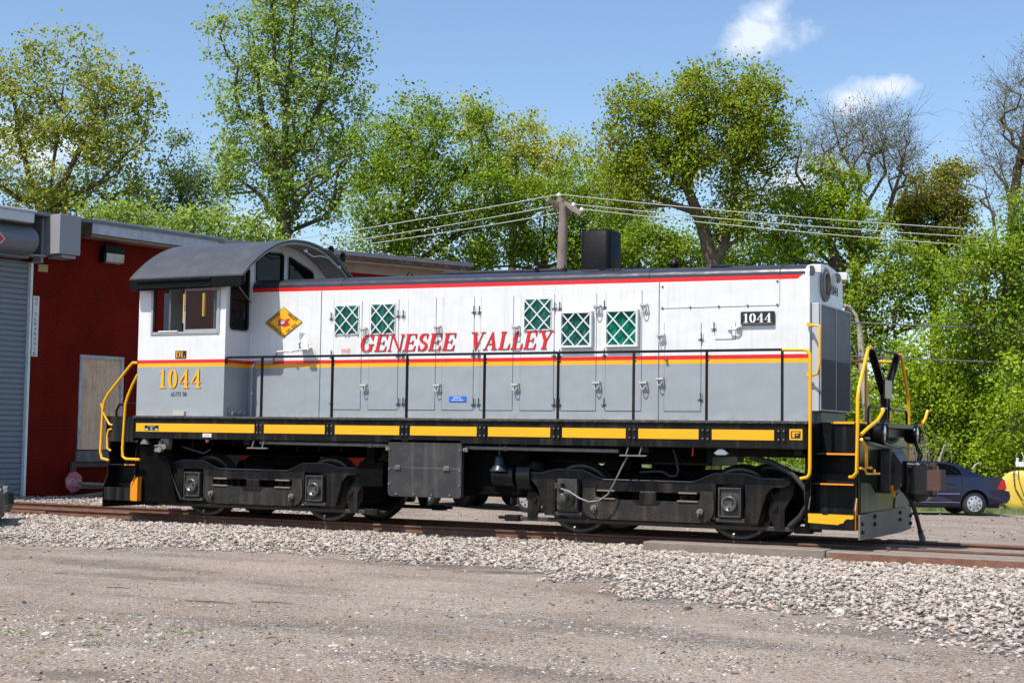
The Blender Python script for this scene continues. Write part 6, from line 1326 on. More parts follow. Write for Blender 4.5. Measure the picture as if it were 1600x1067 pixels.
# pickup behind the locomotive, seen below and through its running gear
def pickup(loc, rz):
    c = thing('pickup_truck', loc, 'pickup truck with bright silver wheels parked behind the locomotive underframe', 'pickup', None, rz=rz, org=(0, 0, 0)); pt = mat('pale_blue_truck_paint', (.35, .42, .52), .3, coat=.5); M['pickup'] = pt
    fa, ra, wr, W, ar = 1.75, -1.70, .34, .95, .45
    prof = [(-2.75, .62), (-2.75, 1.12), (.10, 1.16), (.12, 1.20), (1.35, 1.18), (2.45, 1.08), (2.62, .95), (2.64, .55), (fa+ar, .52)]+[(fa+ar*math.cos(a), .42+ar*math.sin(a)) for a in np.linspace(0, math.pi, 11)]+[(fa-ar, .50), (ra+ar, .52)]+[(ra+ar*math.cos(a), .42+ar*math.sin(a)) for a in np.linspace(0, math.pi, 11)]+[(ra-ar, .58)]
    mb = MB(); mb.prism(prof, -W, W, 'Y'); mb.build('body', pt, c, bevel=.05, seg=2)
    mb = MB(); gh = [(-.95, 1.16), (-.85, 1.72), (-.70, 1.80), (.45, 1.80), (.60, 1.75), (1.25, 1.18)]
    vs = [(x, -W*(.97 if z < 1.3 else .84), z) for x, z in gh]+[(x, W*(.97 if z < 1.3 else .84), z) for x, z in gh]; n = 6
    mb.add(vs, [(i, i+1, n+i+1, n+i) for i in range(n-1)]+[tuple(range(n)), tuple(range(2*n-1, n-1, -1))]); mb.build('cab', pt, c, bevel=.03)
    for s in (-1, 1):
        g = MB(); q = [(-.72, 1.22), (-.66, 1.68), (.42, 1.68), (.98, 1.22)]; g.add([(x, s*(.935 if z < 1.3 else .845), z) for x, z in q], [(0, 1, 2, 3)]); g.build('side_window', 'glass_dark', c)
        for x in (fa, ra): wheel_part(c, x, s*.93, wr, .24, s, 'silver')
        g = MB(); g.box(ra+.50, ra+.52, *sorted((s*.68, s*.92)), .18, .52); g.build('mud_flap', 'rubber', c)
    g = MB(); g.box(-2.6, 2.5, -.45, .45, .38, .62); g.cyl((ra, 0, .37), .12, -.8, .8, 'Y', 12); g.build('chassis', 'dark', c)
    g = MB(); g.box(2.62, 2.72, -.9, .9, .48, .68); g.box(-2.85, -2.75, -.9, .9, .50, .68); g.build('bumper', 'steel', c, bevel=.02)
    return c
wr_ = gpt(822, 801); WZ = wr_[2]; wr_ = wr_[:2]; wf_ = gpt(687, 791)[:2]; hdv = (wf_-wr_); L0 = np.linalg.norm(hdv); hdv /= L0; a3 = math.atan2(hdv[1], hdv[0]); lf = np.array([-hdv[1], hdv[0]])
side = 1 if np.dot(lf, CAM[:2]-wr_) > 0 else -1
loc = wr_+hdv*1.70-lf*side*.93
pickup((loc[0], loc[1], WZ), a3)
# small trailer whose dark wheel shows between them
pw = gpt(752, 793); TZ = pw[2]; pw = pw[:2]+np.array([-.3, .9])
tl = thing('utility_trailer', (pw[0], pw[1], TZ), 'low black utility trailer with a dark tyre behind the fuel tank', 'trailer', rz=a3, org=(0, 0, 0))
mb = MB(); mb.box(-1.1, 1.1, -.75, .75, .45, .52); mb.box(-1.1, 1.1, -.78, -.74, .52, .80); mb.box(-1.1, 1.1, .74, .78, .52, .80); mb.box(1.1, 2.0, -.04, .04, .42, .50); mb.build('trailer_bed', 'black', tl)
for s in (-1, 1): wheel_part(tl, 0, s*.95, .34, .2, s, 'dark', None)

# ================================================================ YELLOW TANK
tp = gpt(1592, 799)
td = np.array([math.cos(YAW+R(18)), math.sin(YAW+R(18))]); aT = R(3)
TK = thing('fuel_tank', (tp[0], tp[1], tp[2]), 'yellow cylindrical fuel tank with a small white pump and black hose behind the sedan', 'tank', rz=aT, org=(0, 0, 0))
yt = mat('faded_yellow_tank_paint', (.72, .50, .07), .45, var=.05, dirt=(.45, .33, .12), dirt_amt=.25, streak=((.5, .33, .1), 4, .2)); rT = .57
mb = MB(); mb.lathe((0, 0, rT+.02), [(0, -.035), (rT*.6, -.028), (rT*.95, -.008), (rT, .02), (rT, 2.4), (rT*.95, 2.43), (0, 2.46)], 'Y', 40); mb.build('tank_shell', yt, TK)
mb = MB()
for y in (.3, 2.0): mb.box(-.35, .35, y-.05, y+.05, 0, .22)
mb.build('tank_cradle', 'rust', TK)
mb = MB(); mb.box(-.10, .14, .12, .34, 2*rT+.12, 2*rT+.26); mb.cyl((-.05, .2, 2*rT+.26), .04, 0, .12, 'Z', 8); mb.tube([(.08, .22, 2*rT+.2), (.12, .22, 2*rT+.40), (.06, .22, 2*rT+.55)], .015, 6); mb.build('pump', 'ivory', TK, bevel=.01)
mb = MB(); mb.tube([(-.08, .0, 2*rT+.18), (-.13, -.08, 2*rT-.05), (-.10, -.10, 2*rT-.45), (.10, -.10, 2*rT-.80), (.45, -.10, 2*rT-1.0)], .014, 6); mb.tube([(.0, .0, 2*rT+.14), (.0, -.08, 2*rT-.2), (.12, -.09, 2*rT-.6), (.28, -.09, 2*rT-.95)], .012, 6); mb.build('fuel_hose', 'rubber', TK)
mb = MB(); plain_text(mb, 'DIESEL', (-.12, -.052, rT+.10+.38), (1, 0, 0), (0, 0, 1), (0, -1, 0), .045, .26); mb.build('tank_text', 'text_dk', TK)
# pale kerb stones beside the tank
mb = MB(); kp = gpt(1548, 797); mb.box(-.6, .6, -.12, .12, 0, .1); kb = thing('stone_block', (kp[0], kp[1], kp[2]), 'pale flat concrete slab on the ground between sedan and yellow tank', 'slab', rz=.4, org=(0, 0, 0)); mb.build('slab', 'wood_grey', kb, bevel=.02)

# ================================================================ POLE AND WIRES
pt0 = at(881, 311, 44); pb0 = at(877.5, 425, 44); dirp = (pt0-pb0)/np.linalg.norm(pt0-pb0); base = pb0-dirp*((pb0[2]-GZ)/dirp[2])
PO = thing('utility_pole', tuple(base), 'weathered grey wooden utility pole with a crossed pair of timber arms behind the exhaust stack', 'utility pole')
M['pole'] = mat('bleached_pole_wood', (.22, .175, .145), .85, var=.25, scale=3, streak=((.10, .075, .06), 18, .6), bump=.3)
mb = MB(); mb.tube([base, pb0, pt0], [.19, .155, .13], 14); mb.build('pole_shaft', 'pole', PO)
def W2(px, py, d=44.0): return at(px, py, d)
mb = MB()
def beam(mb, a, b, h=.07, w=.05):
    a, b = np.array(a), np.array(b); c = (a+b)/2; d = (b-a)/2; n = np.linalg.norm(d); s = np.cross(d/n, (0, 0, 1)); s /= np.linalg.norm(s); u = np.cross(s, d/n); mb.obox(c, d, s*w, u*h)
beam(mb, W2(855, 312, 43.9), W2(893, 334, 44.3)); mb.build('crossarm', 'pole', PO, bevel=.01)
mb = MB(); beam(mb, W2(872, 311, 44.1), W2(909, 335, 43.5)); mb.build('crossarm', 'pole', PO, bevel=.01)
mb = MB(); mb.tube([W2(865, 318, 43.95), W2(874, 347, 43.95)], .02, 5); mb.tube([W2(884, 322, 43.8), W2(887, 342, 43.85)], .02, 5); mb.build('arm_brace', 'rusty_iron', PO)
ins = [(873.5, 305.5, 44.1), (896, 320.5, 43.8), (909, 328, 43.6), (865, 323, 43.9), (884, 332, 44.2)]
for (a, b, d) in ins[:3]:
    mb = MB(); mb.lathe(W2(a, b, d), [(.0, -.04), (.07, -.035), (.075, .0), (.04, .02), (.055, .05), (0, .08)], 'Z', 12); mb.build('insulator', 'ivory', PO)
M['wire'] = mat('pale_power_line', (.50, .49, .46), .5, var=.05); M['wire_dark'] = mat('dark_cable', (.10, .10, .10), .5, var=.05)
def wire(p, q, sag, r, mt, label, n=22):
    p, q = np.array(p), np.array(q); mb = MB(); mb.tube([p+(q-p)*t-np.array([0, 0, sag*4*t*(1-t)]) for t in np.linspace(0, 1, n)], r, 5, cap=False); mb.build('power_line', mt, label=label, cat='wire', group='overhead wires')
left_ = [((873.5, 304), (335, 377.5), 'topmost pale wire running left from the pole over the cab'), ((866, 322), (395, 384), 'middle pale wire running left from the pole'), ((884, 331), (430, 386.5), 'lowest pale wire running left from the pole')]
for a, b, lb in left_:
    p = W2(*a, 44.05); m_ = at(*b, 62); q = p+(m_-p)*1.9; wire(p, q, .35, .016, 'wire', lb)
right_ = [((873.5, 304), (1600, 353), 'topmost pale wire running right from the pole'), ((897, 319.5), (1600, 365), 'middle pale wire running right from the pole'), ((909, 327), (1600, 379), 'lowest pale wire running right from the pole')]
for a, b, lb in right_:
    p = W2(*a, 43.8); m_ = at(*b, 47); q = p+(m_-p)*1.5; wire(p, q, .22, .015, 'wire', lb)
for a, b, lb, r in (((1180, 489), (1640, 511), 'thin grey cable crossing behind the radiator above the end railing', .025), ((1180, 541), (1640, 564), 'lower dark cable crossing behind the yellow end railing', .022)):
    p = at(*a, 46); q = at(*b, 44); q = p+(q-p)*1.4; wire(p-(q-p)*.6, q, .15, r, 'wire_dark', lb)

# ================================================================ TREES
def bark(name, c): return mat(name, c, .9, var=.3, scale=2, dirt=(c[0]*.5, c[1]*.5, c[2]*.5), dirt_amt=.7, dirt_scale=4, bump=.3, bump_scale=12)
M['bark'] = bark('grey_brown_bark', (.125, .092, .066)); M['bark_dark'] = bark('dark_bark', (.075, .06, .05)); M['bark_pale'] = bark('pale_bark', (.38, .33, .29))
def leaf_mat(name, cols, trans=.45):
    mt = bpy.data.materials.new(name); mt.use_nodes = True; nt = mt.node_tree; N = nt.nodes; L = nt.links; N.clear()
    o = N.new('ShaderNodeOutputMaterial'); a = N.new('ShaderNodeAttribute'); a.attribute_name = 'v'; r = N.new('ShaderNodeValToRGB'); e = r.color_ramp.elements
    while len(e) < len(cols): e.new(.5)
    for i, c in enumerate(cols): e[i].position = i/(len(cols)-1); e[i].color = (*c, 1)
    L.new(a.outputs['Fac'], r.inputs[0])
    d = N.new('ShaderNodeBsdfDiffuse'); t = N.new('ShaderNodeBsdfTranslucent'); g = N.new('ShaderNodeBsdfGlossy'); g.inputs['Roughness'].default_value = .45; g.inputs[0].default_value = (.6, .6, .6, 1)
    hs = N.new('ShaderNodeHueSaturation'); hs.inputs['Hue'].default_value = .485; hs.inputs['Value'].default_value = 1.25; L.new(r.outputs[0], hs.inputs['Color']); L.new(r.outputs[0], d.inputs[0]); L.new(hs.outputs[0], t.inputs[0])
    m1 = N.new('ShaderNodeMixShader'); m1.inputs[0].default_value = trans; L.new(d.outputs[0], m1.inputs[1]); L.new(t.outputs[0], m1.inputs[2])
    m2 = N.new('ShaderNodeMixShader'); m2.inputs[0].default_value = .02; L.new(m1.outputs[0], m2.inputs[1]); L.new(g.outputs[0], m2.inputs[2]); L.new(m2.outputs[0], o.inputs[0]); return mt
M['lf_cotton'] = leaf_mat('cottonwood_leaves', [(.10, .19, .02), (.22, .34, .05), (.31, .41, .07), (.42, .50, .13)])
M['lf_cotton_y'] = leaf_mat('yellow_green_cottonwood_leaves', [(0.124, 0.171, 0.016), (0.248, 0.310, 0.034), (0.341, 0.364, 0.046), (0.449, 0.465, 0.093)])
M['lf_maple'] = leaf_mat('fresh_green_maple_leaves', [(.075, .145, .006), (.175, .285, .012), (.245, .35, .018), (.34, .44, .04)])
M['lf_olive'] = leaf_mat('olive_maple_leaves', [(.09, .15, .005), (.22, .32, .010), (.30, .38, .015), (.33, .27, .05)])
M['lf_brown'] = leaf_mat('brownish_maple_leaves', [(.13, .16, .010), (.23, .27, .018), (.28, .29, .03), (.30, .21, .09)])
M['lf_yellow'] = leaf_mat('pale_yellow_leaves', [(0.186, 0.232, 0.019), (0.372, 0.419, 0.046), (0.496, 0.527, 0.093), (0.589, 0.589, 0.186)])
M['lf_bright'] = leaf_mat('bright_spring_leaves', [(.11, .20, .007), (.25, .385, .012), (.33, .455, .018), (.42, .52, .045)])
M['lf_willow'] = leaf_mat('grey_green_leaves', [(0.046, 0.093, 0.016), (0.109, 0.186, 0.039), (0.171, 0.248, 0.078), (0.264, 0.341, 0.124)])
NLEAF = 0
def leaves_mesh(cent, sig, per, size, rng, droop=0.0):
    n = len(cent)*per; c = np.repeat(cent, per, 0); s = np.repeat(sig, per)[:, None]
    d = rng.normal(size=(n, 3)); p = c+d*s*np.array([1, 1, .8])
    if droop: p[:, 2] -= np.abs(d[:, 0])*s[:, 0]*droop
    nn = rng.normal(size=(n, 3)); nn = nn*.75+SUNV*.75; nn[:, 2] = np.abs(nn[:, 2]); nn /= np.linalg.norm(nn, axis=1)[:, None]
    t = np.cross(nn, rng.normal(size=(n, 3))); t /= np.linalg.norm(t, axis=1)[:, None]; b = np.cross(nn, t)
    L_ = size*rng.uniform(.6, 1.3, n)[:, None]; w = L_*.42
    q = np.stack([p-t*L_*.5, p+b*w+nn*w*.25, p+t*L_*.55, p-b*w+nn*w*.25], 1)
    return q.reshape(-1, 3), n
def tree(label, trunk, depth, lobes, leaf, nclump, per=70, size=.12, sig=.42, barkm='bark', tr=.22, seed=1, name='tree', group='trees behind the yard', bare=False, forks=None, split=.5, gr=1.0, droop=0, thin=.010, twigs=0, low=0.0, hollow=.55):
    """lobes: (px, py, rx, ry[, depth offset]) ellipses of the crown as seen from the camera, turned into solid ellipsoids at the tree's distance"""
    global NLEAF
    rng = np.random.default_rng(seed); k = depth/FPX
    fwh = np.array([-math.sin(YAW), math.cos(YAW), 0]); rh = np.array([math.cos(YAW), math.sin(YAW), 0])
    tw = [at(px, py, depth) for px, py in trunk]                  # trunk polyline from low to high
    b0 = tw[0].copy(); dz = b0[2]-GZ; low_pt = b0+(b0-tw[1])*(.25 if dz > 0 else 0)*min(1, dz/max(.1, np.linalg.norm(b0-tw[1]))); base = np.array([low_pt[0], low_pt[1], GZ-.1])
    pts = [base]+tw
    # clump centres
    vol = np.array([l[2]*l[3]*min(l[2], 140) for l in lobes]); nclump = int(nclump*(.62 if not bare else .42)); cnt = np.maximum(3, (nclump*vol/vol.sum()).astype(int)); C = []
    for l, n_ in zip(lobes, cnt):
        c = at(l[0], l[1], depth+(l[4] if len(l) > 4 else 0)); d = rng.normal(size=(n_, 3)); d /= np.linalg.norm(d, axis=1)[:, None]; r = rng.uniform(hollow**3, 1, n_)**(1/3)
        r *= 1+.12*np.sin(d[:, 0]*7+seed)*np.cos(d[:, 2]*6+seed*2)
        rx, ry = l[2]*k, l[3]*k; rd = min(max(rx, ry)*.9, rx*1.3, ry*1.6)
        C.append(c+(d[:, :1]*rx*rh+d[:, 1:2]*rd*fwh+d[:, 2:]*ry*np.array([0, 0, 1]))*r[:, None])
    C = np.concatenate(C); C = C[C[:, 2] > GZ+.4]
    # skeleton
    P = [base]; par = [-1]
    for a, b in zip(pts[:-1], pts[1:]):
        n_ = max(1, int(np.linalg.norm(b-a)/.8))
        for i in range(1, n_+1): P.append(a+(b-a)*i/n_+rng.normal(size=3)*.03); par.append(len(P)-2)
    ntr = len(P)
    for fk in (forks or []):
        fp = [at(px, py, depth+(fo if (fo := 0) else 0)) for px, py in fk]; arr = np.array(P[:]); j = int(np.argmin(np.linalg.norm(arr-fp[0], axis=1))); last = j
        ddp = rng.normal()*1.0
        for a, b in zip([P[j]]+fp[1:-1], fp[1:]):
            n_ = max(1, int(np.linalg.norm(b-a)/.7))
            for i in range(1, n_+1): P.append(a+(b-a)*i/n_+rng.normal(size=3)*.04+fwh*ddp*.1); par.append(last); last = len(P)-1
    order = np.argsort(np.linalg.norm(C-P[min(ntr-1, 3)], axis=1)); buf = np.zeros((len(P)+len(C)*14, 3)); buf[:len(P)] = P; nP = len(P); par = par+[0]*(len(buf)-nP)
    plen = np.zeros(len(buf)); 
    for i in range(1, nP): plen[i] = plen[par[i]]+np.linalg.norm(buf[i]-buf[par[i]])
    zmin = (tw[0][2] if True else 0)+low
    tips = []
    for ci in order:
        c = C[ci]; d = buf[:nP]-c; dist = np.sqrt((d**2).sum(1)); up = np.maximum(0, buf[:nP, 2]-c[2]+.3*dist)
        cost = dist+.25*plen[:nP]*0.6+up*.9+np.where(buf[:nP, 2] < zmin, 6, 0)
        j = int(np.argmin(cost)); a = buf[j]; n_ = int(min(12, max(1, dist[j]/.75))); last = j
        v = c-a; ln = np.linalg.norm(v)+1e-6
        for i in range(1, n_+1):
            t = i/n_; q = a+v*t+np.array([0, 0, .10*ln*math.sin(math.pi*t)])*(1 if not bare else .6)+rng.normal(size=3)*ln*.035*(t < 1)
            buf[nP] = q; par[nP] = last; plen[nP] = plen[last]+ln/n_; last = nP; nP += 1
        tips.append(last)
    P = buf[:nP]; par = np.array(par[:nP]); rad = np.zeros(nP); ex = 2.3; acc = np.zeros(nP)
    child = np.zeros(nP, int); np.add.at(child, par[1:], 1)
    acc[child == 0] = thin**ex
    for i in range(nP-1, 0, -1): acc[par[i]] += acc[i] if acc[i] > 0 else thin**ex
    rad = np.maximum(acc, 1e-9)**(1/ex); f_ = tr/rad[0]; rad = np.where(rad > 0, thin+(rad-thin)*(tr-thin)/(rad[0]-thin), thin)
    rad[:2] = [tr*1.15, tr]
    edges = np.arange(1, nP); A = P[par[edges]]; B = P[edges]; ra = np.minimum(rad[par[edges]], rad[edges]*1.5); rb = rad[edges]
    if bare and twigs:                                             # fine twig sprays at the tips
        tp_ = np.array(tips); bas = P[tp_]; dirs = P[tp_]-P[par[tp_]]; dirs /= np.linalg.norm(dirs, axis=1)[:, None]+1e-6
        sa, sb = [], []
        for _ in range(twigs):
            dd = dirs+rng.normal(size=dirs.shape)*.65+np.array([0, 0, .15]); dd /= np.linalg.norm(dd, axis=1)[:, None]; L_ = rng.uniform(.2, .62, len(dd))[:, None]
            m_ = bas+dd*L_; d2 = dd+rng.normal(size=dirs.shape)*.7; sa += [bas, m_, m_]; sb += [m_, m_+d2*L_*.6, m_+(dd+rng.normal(size=dirs.shape)*.5)*L_*.5]
        sa = np.concatenate(sa); sb = np.concatenate(sb); A = np.concatenate([A, sa]); B = np.concatenate([B, sb]); ra = np.concatenate([ra, np.full(len(sa), thin*.8)]); rb = np.concatenate([rb, np.full(len(sa), thin*.45)])
    big = ra > .03
    vs = []; fs = []; off = 0
    for sel, sg in ((big, 7), (~big, 3)):
        a, b, r1, r2 = A[sel], B[sel], ra[sel], rb[sel]
        if not len(a): continue
        t = b-a; t /= np.linalg.norm(t, axis=1)[:, None]+1e-9; ref = np.where(np.abs(t[:, 2:]) < .9, np.array([[0, 0, 1.]]), np.array([[1., 0, 0]])); u = np.cross(t, ref); u /= np.linalg.norm(u, axis=1)[:, None]+1e-9; w = np.cross(t, u)
        an = 2*math.pi*np.arange(sg)/sg; ring_ = u[:, None]*np.cos(an)[None, :, None]+w[:, None]*np.sin(an)[None, :, None]
        v = np.concatenate([a[:, None]+ring_*r1[:, None, None], b[:, None]+ring_*r2[:, None, None]], 1).reshape(-1, 3)
        i = np.arange(sg); q = np.stack([i, (i+1) % sg, (i+1) % sg+sg, i+sg], -1); f = (q[None]+(np.arange(len(a))*2*sg)[:, None, None]).reshape(-1, 4)+off
        vs.append(v); fs.append(f); off += len(v)
    vs = np.concatenate(vs); fs = np.concatenate(fs)
    T = thing(name, tuple(base), label, 'tree', group)
    me = bpy.data.meshes.new('trunk'); mesh_np(me, vs-base, fs); me.materials.append(M[barkm]); me.polygons.foreach_set('use_smooth', [True]*len(fs)); o = bpy.data.objects.new('trunk', me); COL.objects.link(o); put(o, base, T)
    if per:
        tipP = P[np.array(tips)]; extra = P[rng.integers(ntr, nP, int(len(tips)*.3))] if nP > ntr else tipP; extra = extra[(extra[:, 2] > zmin)]
        cent = np.concatenate([tipP, extra]); sg = rng.uniform(.5, 1.3, len(cent))*sig*.80
        q, n = leaves_mesh(cent, sg, per, size, rng, droop); NLEAF += n
        me = bpy.data.meshes.new('crown'); mesh_np(me, q-base, np.arange(n*4).reshape(-1, 4)); me.shade_flat(); a = me.attributes.new('v', 'FLOAT', 'FACE')
        clv = np.repeat(rng.uniform(-.26, .26, len(cent)), per); a.data.foreach_set('value', np.clip(rng.uniform(.05, .95, n)+clv, 0, 1).astype(np.float32)); me.materials.append(M[leaf])
        o = bpy.data.objects.new('crown', me); COL.objects.link(o); put(o, base, T)
    return T
FG = 'trees behind the yard'
tree('tall yellow-green cottonwood at the far left above the roller door', [(72, 400), (76, 330), (84, 255), (95, 170), (105, 95)], 62,
     [(110, 150, 85, 100), (40, 130, 60, 75), (175, 175, 62, 85), (205, 240, 50, 80), (100, 260, 120, 80), (-50, 160, 70, 110), (170, 330, 90, 50), (20, 320, 70, 55), (235, 145, 14, 26)], 'lf_cotton_y', 560, 46, .155, .50, 'bark', .30, seed=3, forks=[[(76, 340), (110, 270), (140, 200), (165, 140)], [(74, 350), (40, 260), (20, 150)], [(80, 330), (150, 290), (200, 240)]])
tree('very tall cottonwood with glossy leaves rising past the top border', [(441, 420), (441, 350), (440, 270), (447, 180), (455, 90), (460, 10)], 60,
     [(455, 40, 95, 90), (360, 50, 45, 55), (540, 70, 45, 65), (455, 160, 110, 85), (360, 165, 42, 55), (555, 190, 40, 60), (450, 260, 125, 60), (350, 250, 40, 45), (560, 130, 35, 40), (470, 325, 75, 42), (540, 290, 48, 30), (470, -60, 80, 70), (370, 305, 40, 26)], 'lf_cotton', 760, 42, .145, .42, 'bark', .33, seed=5, hollow=.3,
     forks=[[(441, 330), (400, 300), (350, 265), (325, 240)], [(442, 340), (480, 300), (540, 255), (570, 240)], [(441, 300), (420, 220), (400, 120), (385, 40)], [(445, 280), (490, 190), (520, 90), (530, 20)], [(447, 180), (430, 100), (425, 10)]])
tree('small dark grey-green tree between the two cottonwoods', [(272, 400), (280, 330), (285, 270), (290, 220)], 66, [(290, 250, 34, 45), (270, 310, 55, 45), (325, 310, 40, 45), (245, 345, 50, 26)], 'lf_willow', 210, 46, .12, .38, 'bark_dark', .14, seed=9, forks=[[(275, 370), (250, 320), (240, 280)], [(278, 360), (310, 320), (325, 260)]])
tree('low leafy tree just above the white eaves', [(330, 430), (335, 390), (345, 350)], 58, [(345, 360, 75, 30), (200, 345, 70, 28), (420, 385, 50, 28), (290, 360, 60, 26)], 'lf_cotton', 190, 46, .15, .42, 'bark', .12, seed=10)
tree('dense mid-green maple left of the utility pole', [(615, 470), (618, 400), (625, 330), (640, 260)], 56,
     [(660, 200, 60, 50), (610, 230, 60, 60), (730, 210, 48, 45), (640, 300, 90, 70), (740, 300, 80, 70), (600, 370, 70, 45), (690, 390, 90, 45), (740, 165, 26, 25), (640, 165, 24, 30), (570, 320, 36, 45)], 'lf_maple', 620, 66, .115, .40, 'bark_dark', .25, seed=12, forks=[[(618, 400), (590, 330), (580, 260)], [(620, 390), (690, 320), (720, 240)], [(620, 370), (660, 300), (675, 200)], [(615, 420), (700, 380), (770, 330)]])
tree('pale yellow-topped tree right of the dense maple', [(800, 470), (800, 380), (805, 300), (812, 220)], 64, [(815, 220, 46, 38), (870, 240, 42, 36), (780, 235, 30, 36), (730, 190, 40, 40), (835, 270, 60, 40), (955, 265, 36, 40), (820, 190, 16, 18), (655, 165, 14, 30)], 'lf_yellow', 330, 44, .12, .36, 'bark', .18, seed=14, forks=[[(800, 400), (760, 320), (735, 220)], [(800, 380), (850, 300), (875, 230)], [(805, 330), (900, 300), (950, 260)]])
tree('green tree filling in behind the utility pole', [(850, 480), (850, 400), (850, 330)], 58, [(850, 330, 80, 60), (790, 370, 70, 55), (920, 350, 60, 60), (960, 390, 60, 35), (870, 400, 80, 30), (900, 290, 40, 40)], 'lf_maple', 460, 60, .115, .40, 'bark', .2, seed=15, forks=[[(850, 400), (800, 340), (790, 300)], [(850, 390), (900, 330), (930, 280)]])
tree('airy light green sapling right of the utility pole', [(955, 470), (957, 380), (960, 290), (962, 240)], 60, [(960, 300, 36, 60), (985, 350, 44, 50), (930, 260, 26, 30)], 'lf_bright', 160, 44, .11, .36, 'bark', .1, seed=16)
tree('big olive-green maple with forked trunk right of centre', [(1118, 470), (1112, 410), (1098, 350), (1080, 330), (1050, 322)], 50,
     [(1105, 140, 56, 48), (1180, 165, 58, 52), (990, 165, 46, 42), (1040, 200, 60, 55), (1120, 210, 75, 60), (1195, 215, 48, 55), (960, 235, 42, 40), (1030, 265, 70, 45), (985, 300, 52, 38), (1232, 170, 24, 24), (1165, 290, 52, 34), (1180, 340, 46, 36), (1090, 110, 24, 24), (1170, 120, 22, 20), (965, 145, 18, 20), (1130, 350, 60, 22)], 'lf_olive', 820, 62, .105, .36, 'bark', .25, seed=18, hollow=.45,
     forks=[[(1112, 410), (1130, 390), (1145, 330), (1148, 270), (1155, 200)], [(1098, 350), (1075, 290), (1062, 230), (1050, 180)], [(1105, 370), (1118, 320), (1135, 270), (1105, 180)], [(1148, 290), (1175, 240), (1200, 190)], [(1080, 330), (1020, 310), (980, 270)], [(1075, 290), (1100, 230), (1110, 140)]])
tree('bare branching tree right of the olive maple', [(1335, 480), (1338, 430), (1330, 390), (1338, 350), (1345, 290)], 52,
     [(1370, 200, 55, 42), (1310, 205, 50, 38), (1350, 250, 90, 60), (1270, 240, 46, 45), (1400, 240, 42, 45), (1240, 290, 30, 50), (1300, 390, 50, 40), (1420, 200, 22, 30)], 'lf_brown', 900, 7, .07, .5, 'bark', .20, seed=20, bare=True, twigs=5, thin=.006, hollow=.2,
     forks=[[(1335, 440), (1310, 400), (1275, 330), (1240, 270), (1235, 230)], [(1338, 430), (1365, 380), (1390, 330), (1420, 220)], [(1330, 390), (1300, 300), (1275, 220)], [(1340, 340), (1385, 270), (1370, 200)], [(1345, 300), (1310, 240), (1300, 190)]])
tree('leafy low limbs in front of the bare tree', [(1325, 560), (1330, 480), (1310, 420), (1290, 370)], 51, [(1250, 320, 45, 38), (1310, 330, 52, 36), (1290, 280, 34, 30), (1250, 380, 48, 30), (1350, 370, 40, 40), (1210, 390, 36, 28), (1330, 280, 20, 20)], 'lf_bright', 330, 50, .105, .34, 'bark_dark', .2, seed=21, hollow=.2)
tree('brownish maple below the bare trees at the right', [(1462, 600), (1462, 500), (1462, 400), (1465, 330)], 54, [(1450, 300, 46, 34), (1490, 280, 34, 26), (1460, 345, 60, 40), (1500, 330, 28, 30), (1415, 350, 30, 40), (1485, 262, 18, 12), (1490, 400, 50, 36)], 'lf_brown', 430, 60, .105, .34, 'bark_dark', .2, seed=23)
tree('bare ivy-clad tree at the right border', [(1590, 640), (1590, 500), (1585, 400), (1580, 330), (1592, 260), (1605, 180)], 48,
     [(1600, 150, 60, 60), (1570, 210, 60, 60), (1550, 290, 50, 45), (1640, 260, 60, 90), (1600, 300, 50, 60), (1620, 90, 30, 30)], 'lf_brown', 700, 7, .07, .5, 'bark', .22, seed=25, bare=True, twigs=5, thin=.006, hollow=.15,
     forks=[[(1590, 480), (1560, 380), (1540, 300), (1520, 290)], [(1590, 330), (1560, 240), (1520, 190)], [(1592, 260), (1620, 180), (1600, 100)], [(1585, 400), (1640, 300), (1660, 200)]])
tree('leafy tree below the ivy-clad one at the right border', [(1580, 640), (1575, 560), (1570, 480), (1570, 430)], 45, [(1575, 430, 60, 60), (1530, 400, 50, 36), (1620, 380, 50, 60), (1600, 340, 26, 50), (1510, 440, 46, 40), (1570, 510, 70, 60)], 'lf_maple', 400, 54, .10, .36, 'bark', .2, seed=26)
tree('mid-green tree with dark limbs behind the end railing', [(1345, 720), (1340, 620), (1345, 540), (1350, 470), (1370, 420)], 50, [(1380, 460, 44, 46), (1345, 430, 26, 20), (1420, 420, 50, 44), (1380, 530, 46, 30), (1340, 500, 24, 60), (1440, 480, 36, 40), (1470, 430, 36, 30), (1400, 590, 40, 30)], 'lf_maple', 330, 48, .105, .34, 'bark_dark', .24, seed=28, hollow=.3, forks=[[(1345, 520), (1320, 460), (1290, 420), (1275, 395)], [(1350, 470), (1400, 430), (1450, 410)]])
tree('slim pale-barked trunk bent behind the end railing', [(1362, 740), (1357, 660), (1350, 580), (1343, 520), (1340, 495), (1328, 480)], 46, [(1300, 470, 16, 12), (1335, 520, 10, 20)], 'lf_bright', 14, 12, .1, .3, 'bark_pale', .12, seed=30)
tree('bright green young tree right of the end railing', [(1450, 740), (1450, 660), (1455, 600), (1460, 560)], 47, [(1450, 570, 50, 50), (1500, 520, 50, 50), (1420, 610, 36, 46), (1480, 620, 60, 50), (1530, 590, 50, 60)], 'lf_bright', 430, 56, .10, .36, 'bark', .14, seed=31)
tree('bright green tree behind the yellow tank', [(1570, 780), (1570, 700), (1572, 620)], 48, [(1570, 560, 50, 50), (1600, 620, 60, 60), (1540, 650, 60, 56), (1620, 520, 40, 50), (1580, 700, 60, 40), (1660, 600, 60, 90), (1600, 690, 60, 50, -3.5), (1560, 730, 50, 40, -3), (1585, 640, 40, 50, -4.5), (1585, 590, 40, 40, -4.5)], 'lf_bright', 500, 58, .10, .36, 'bark', .14, seed=32)
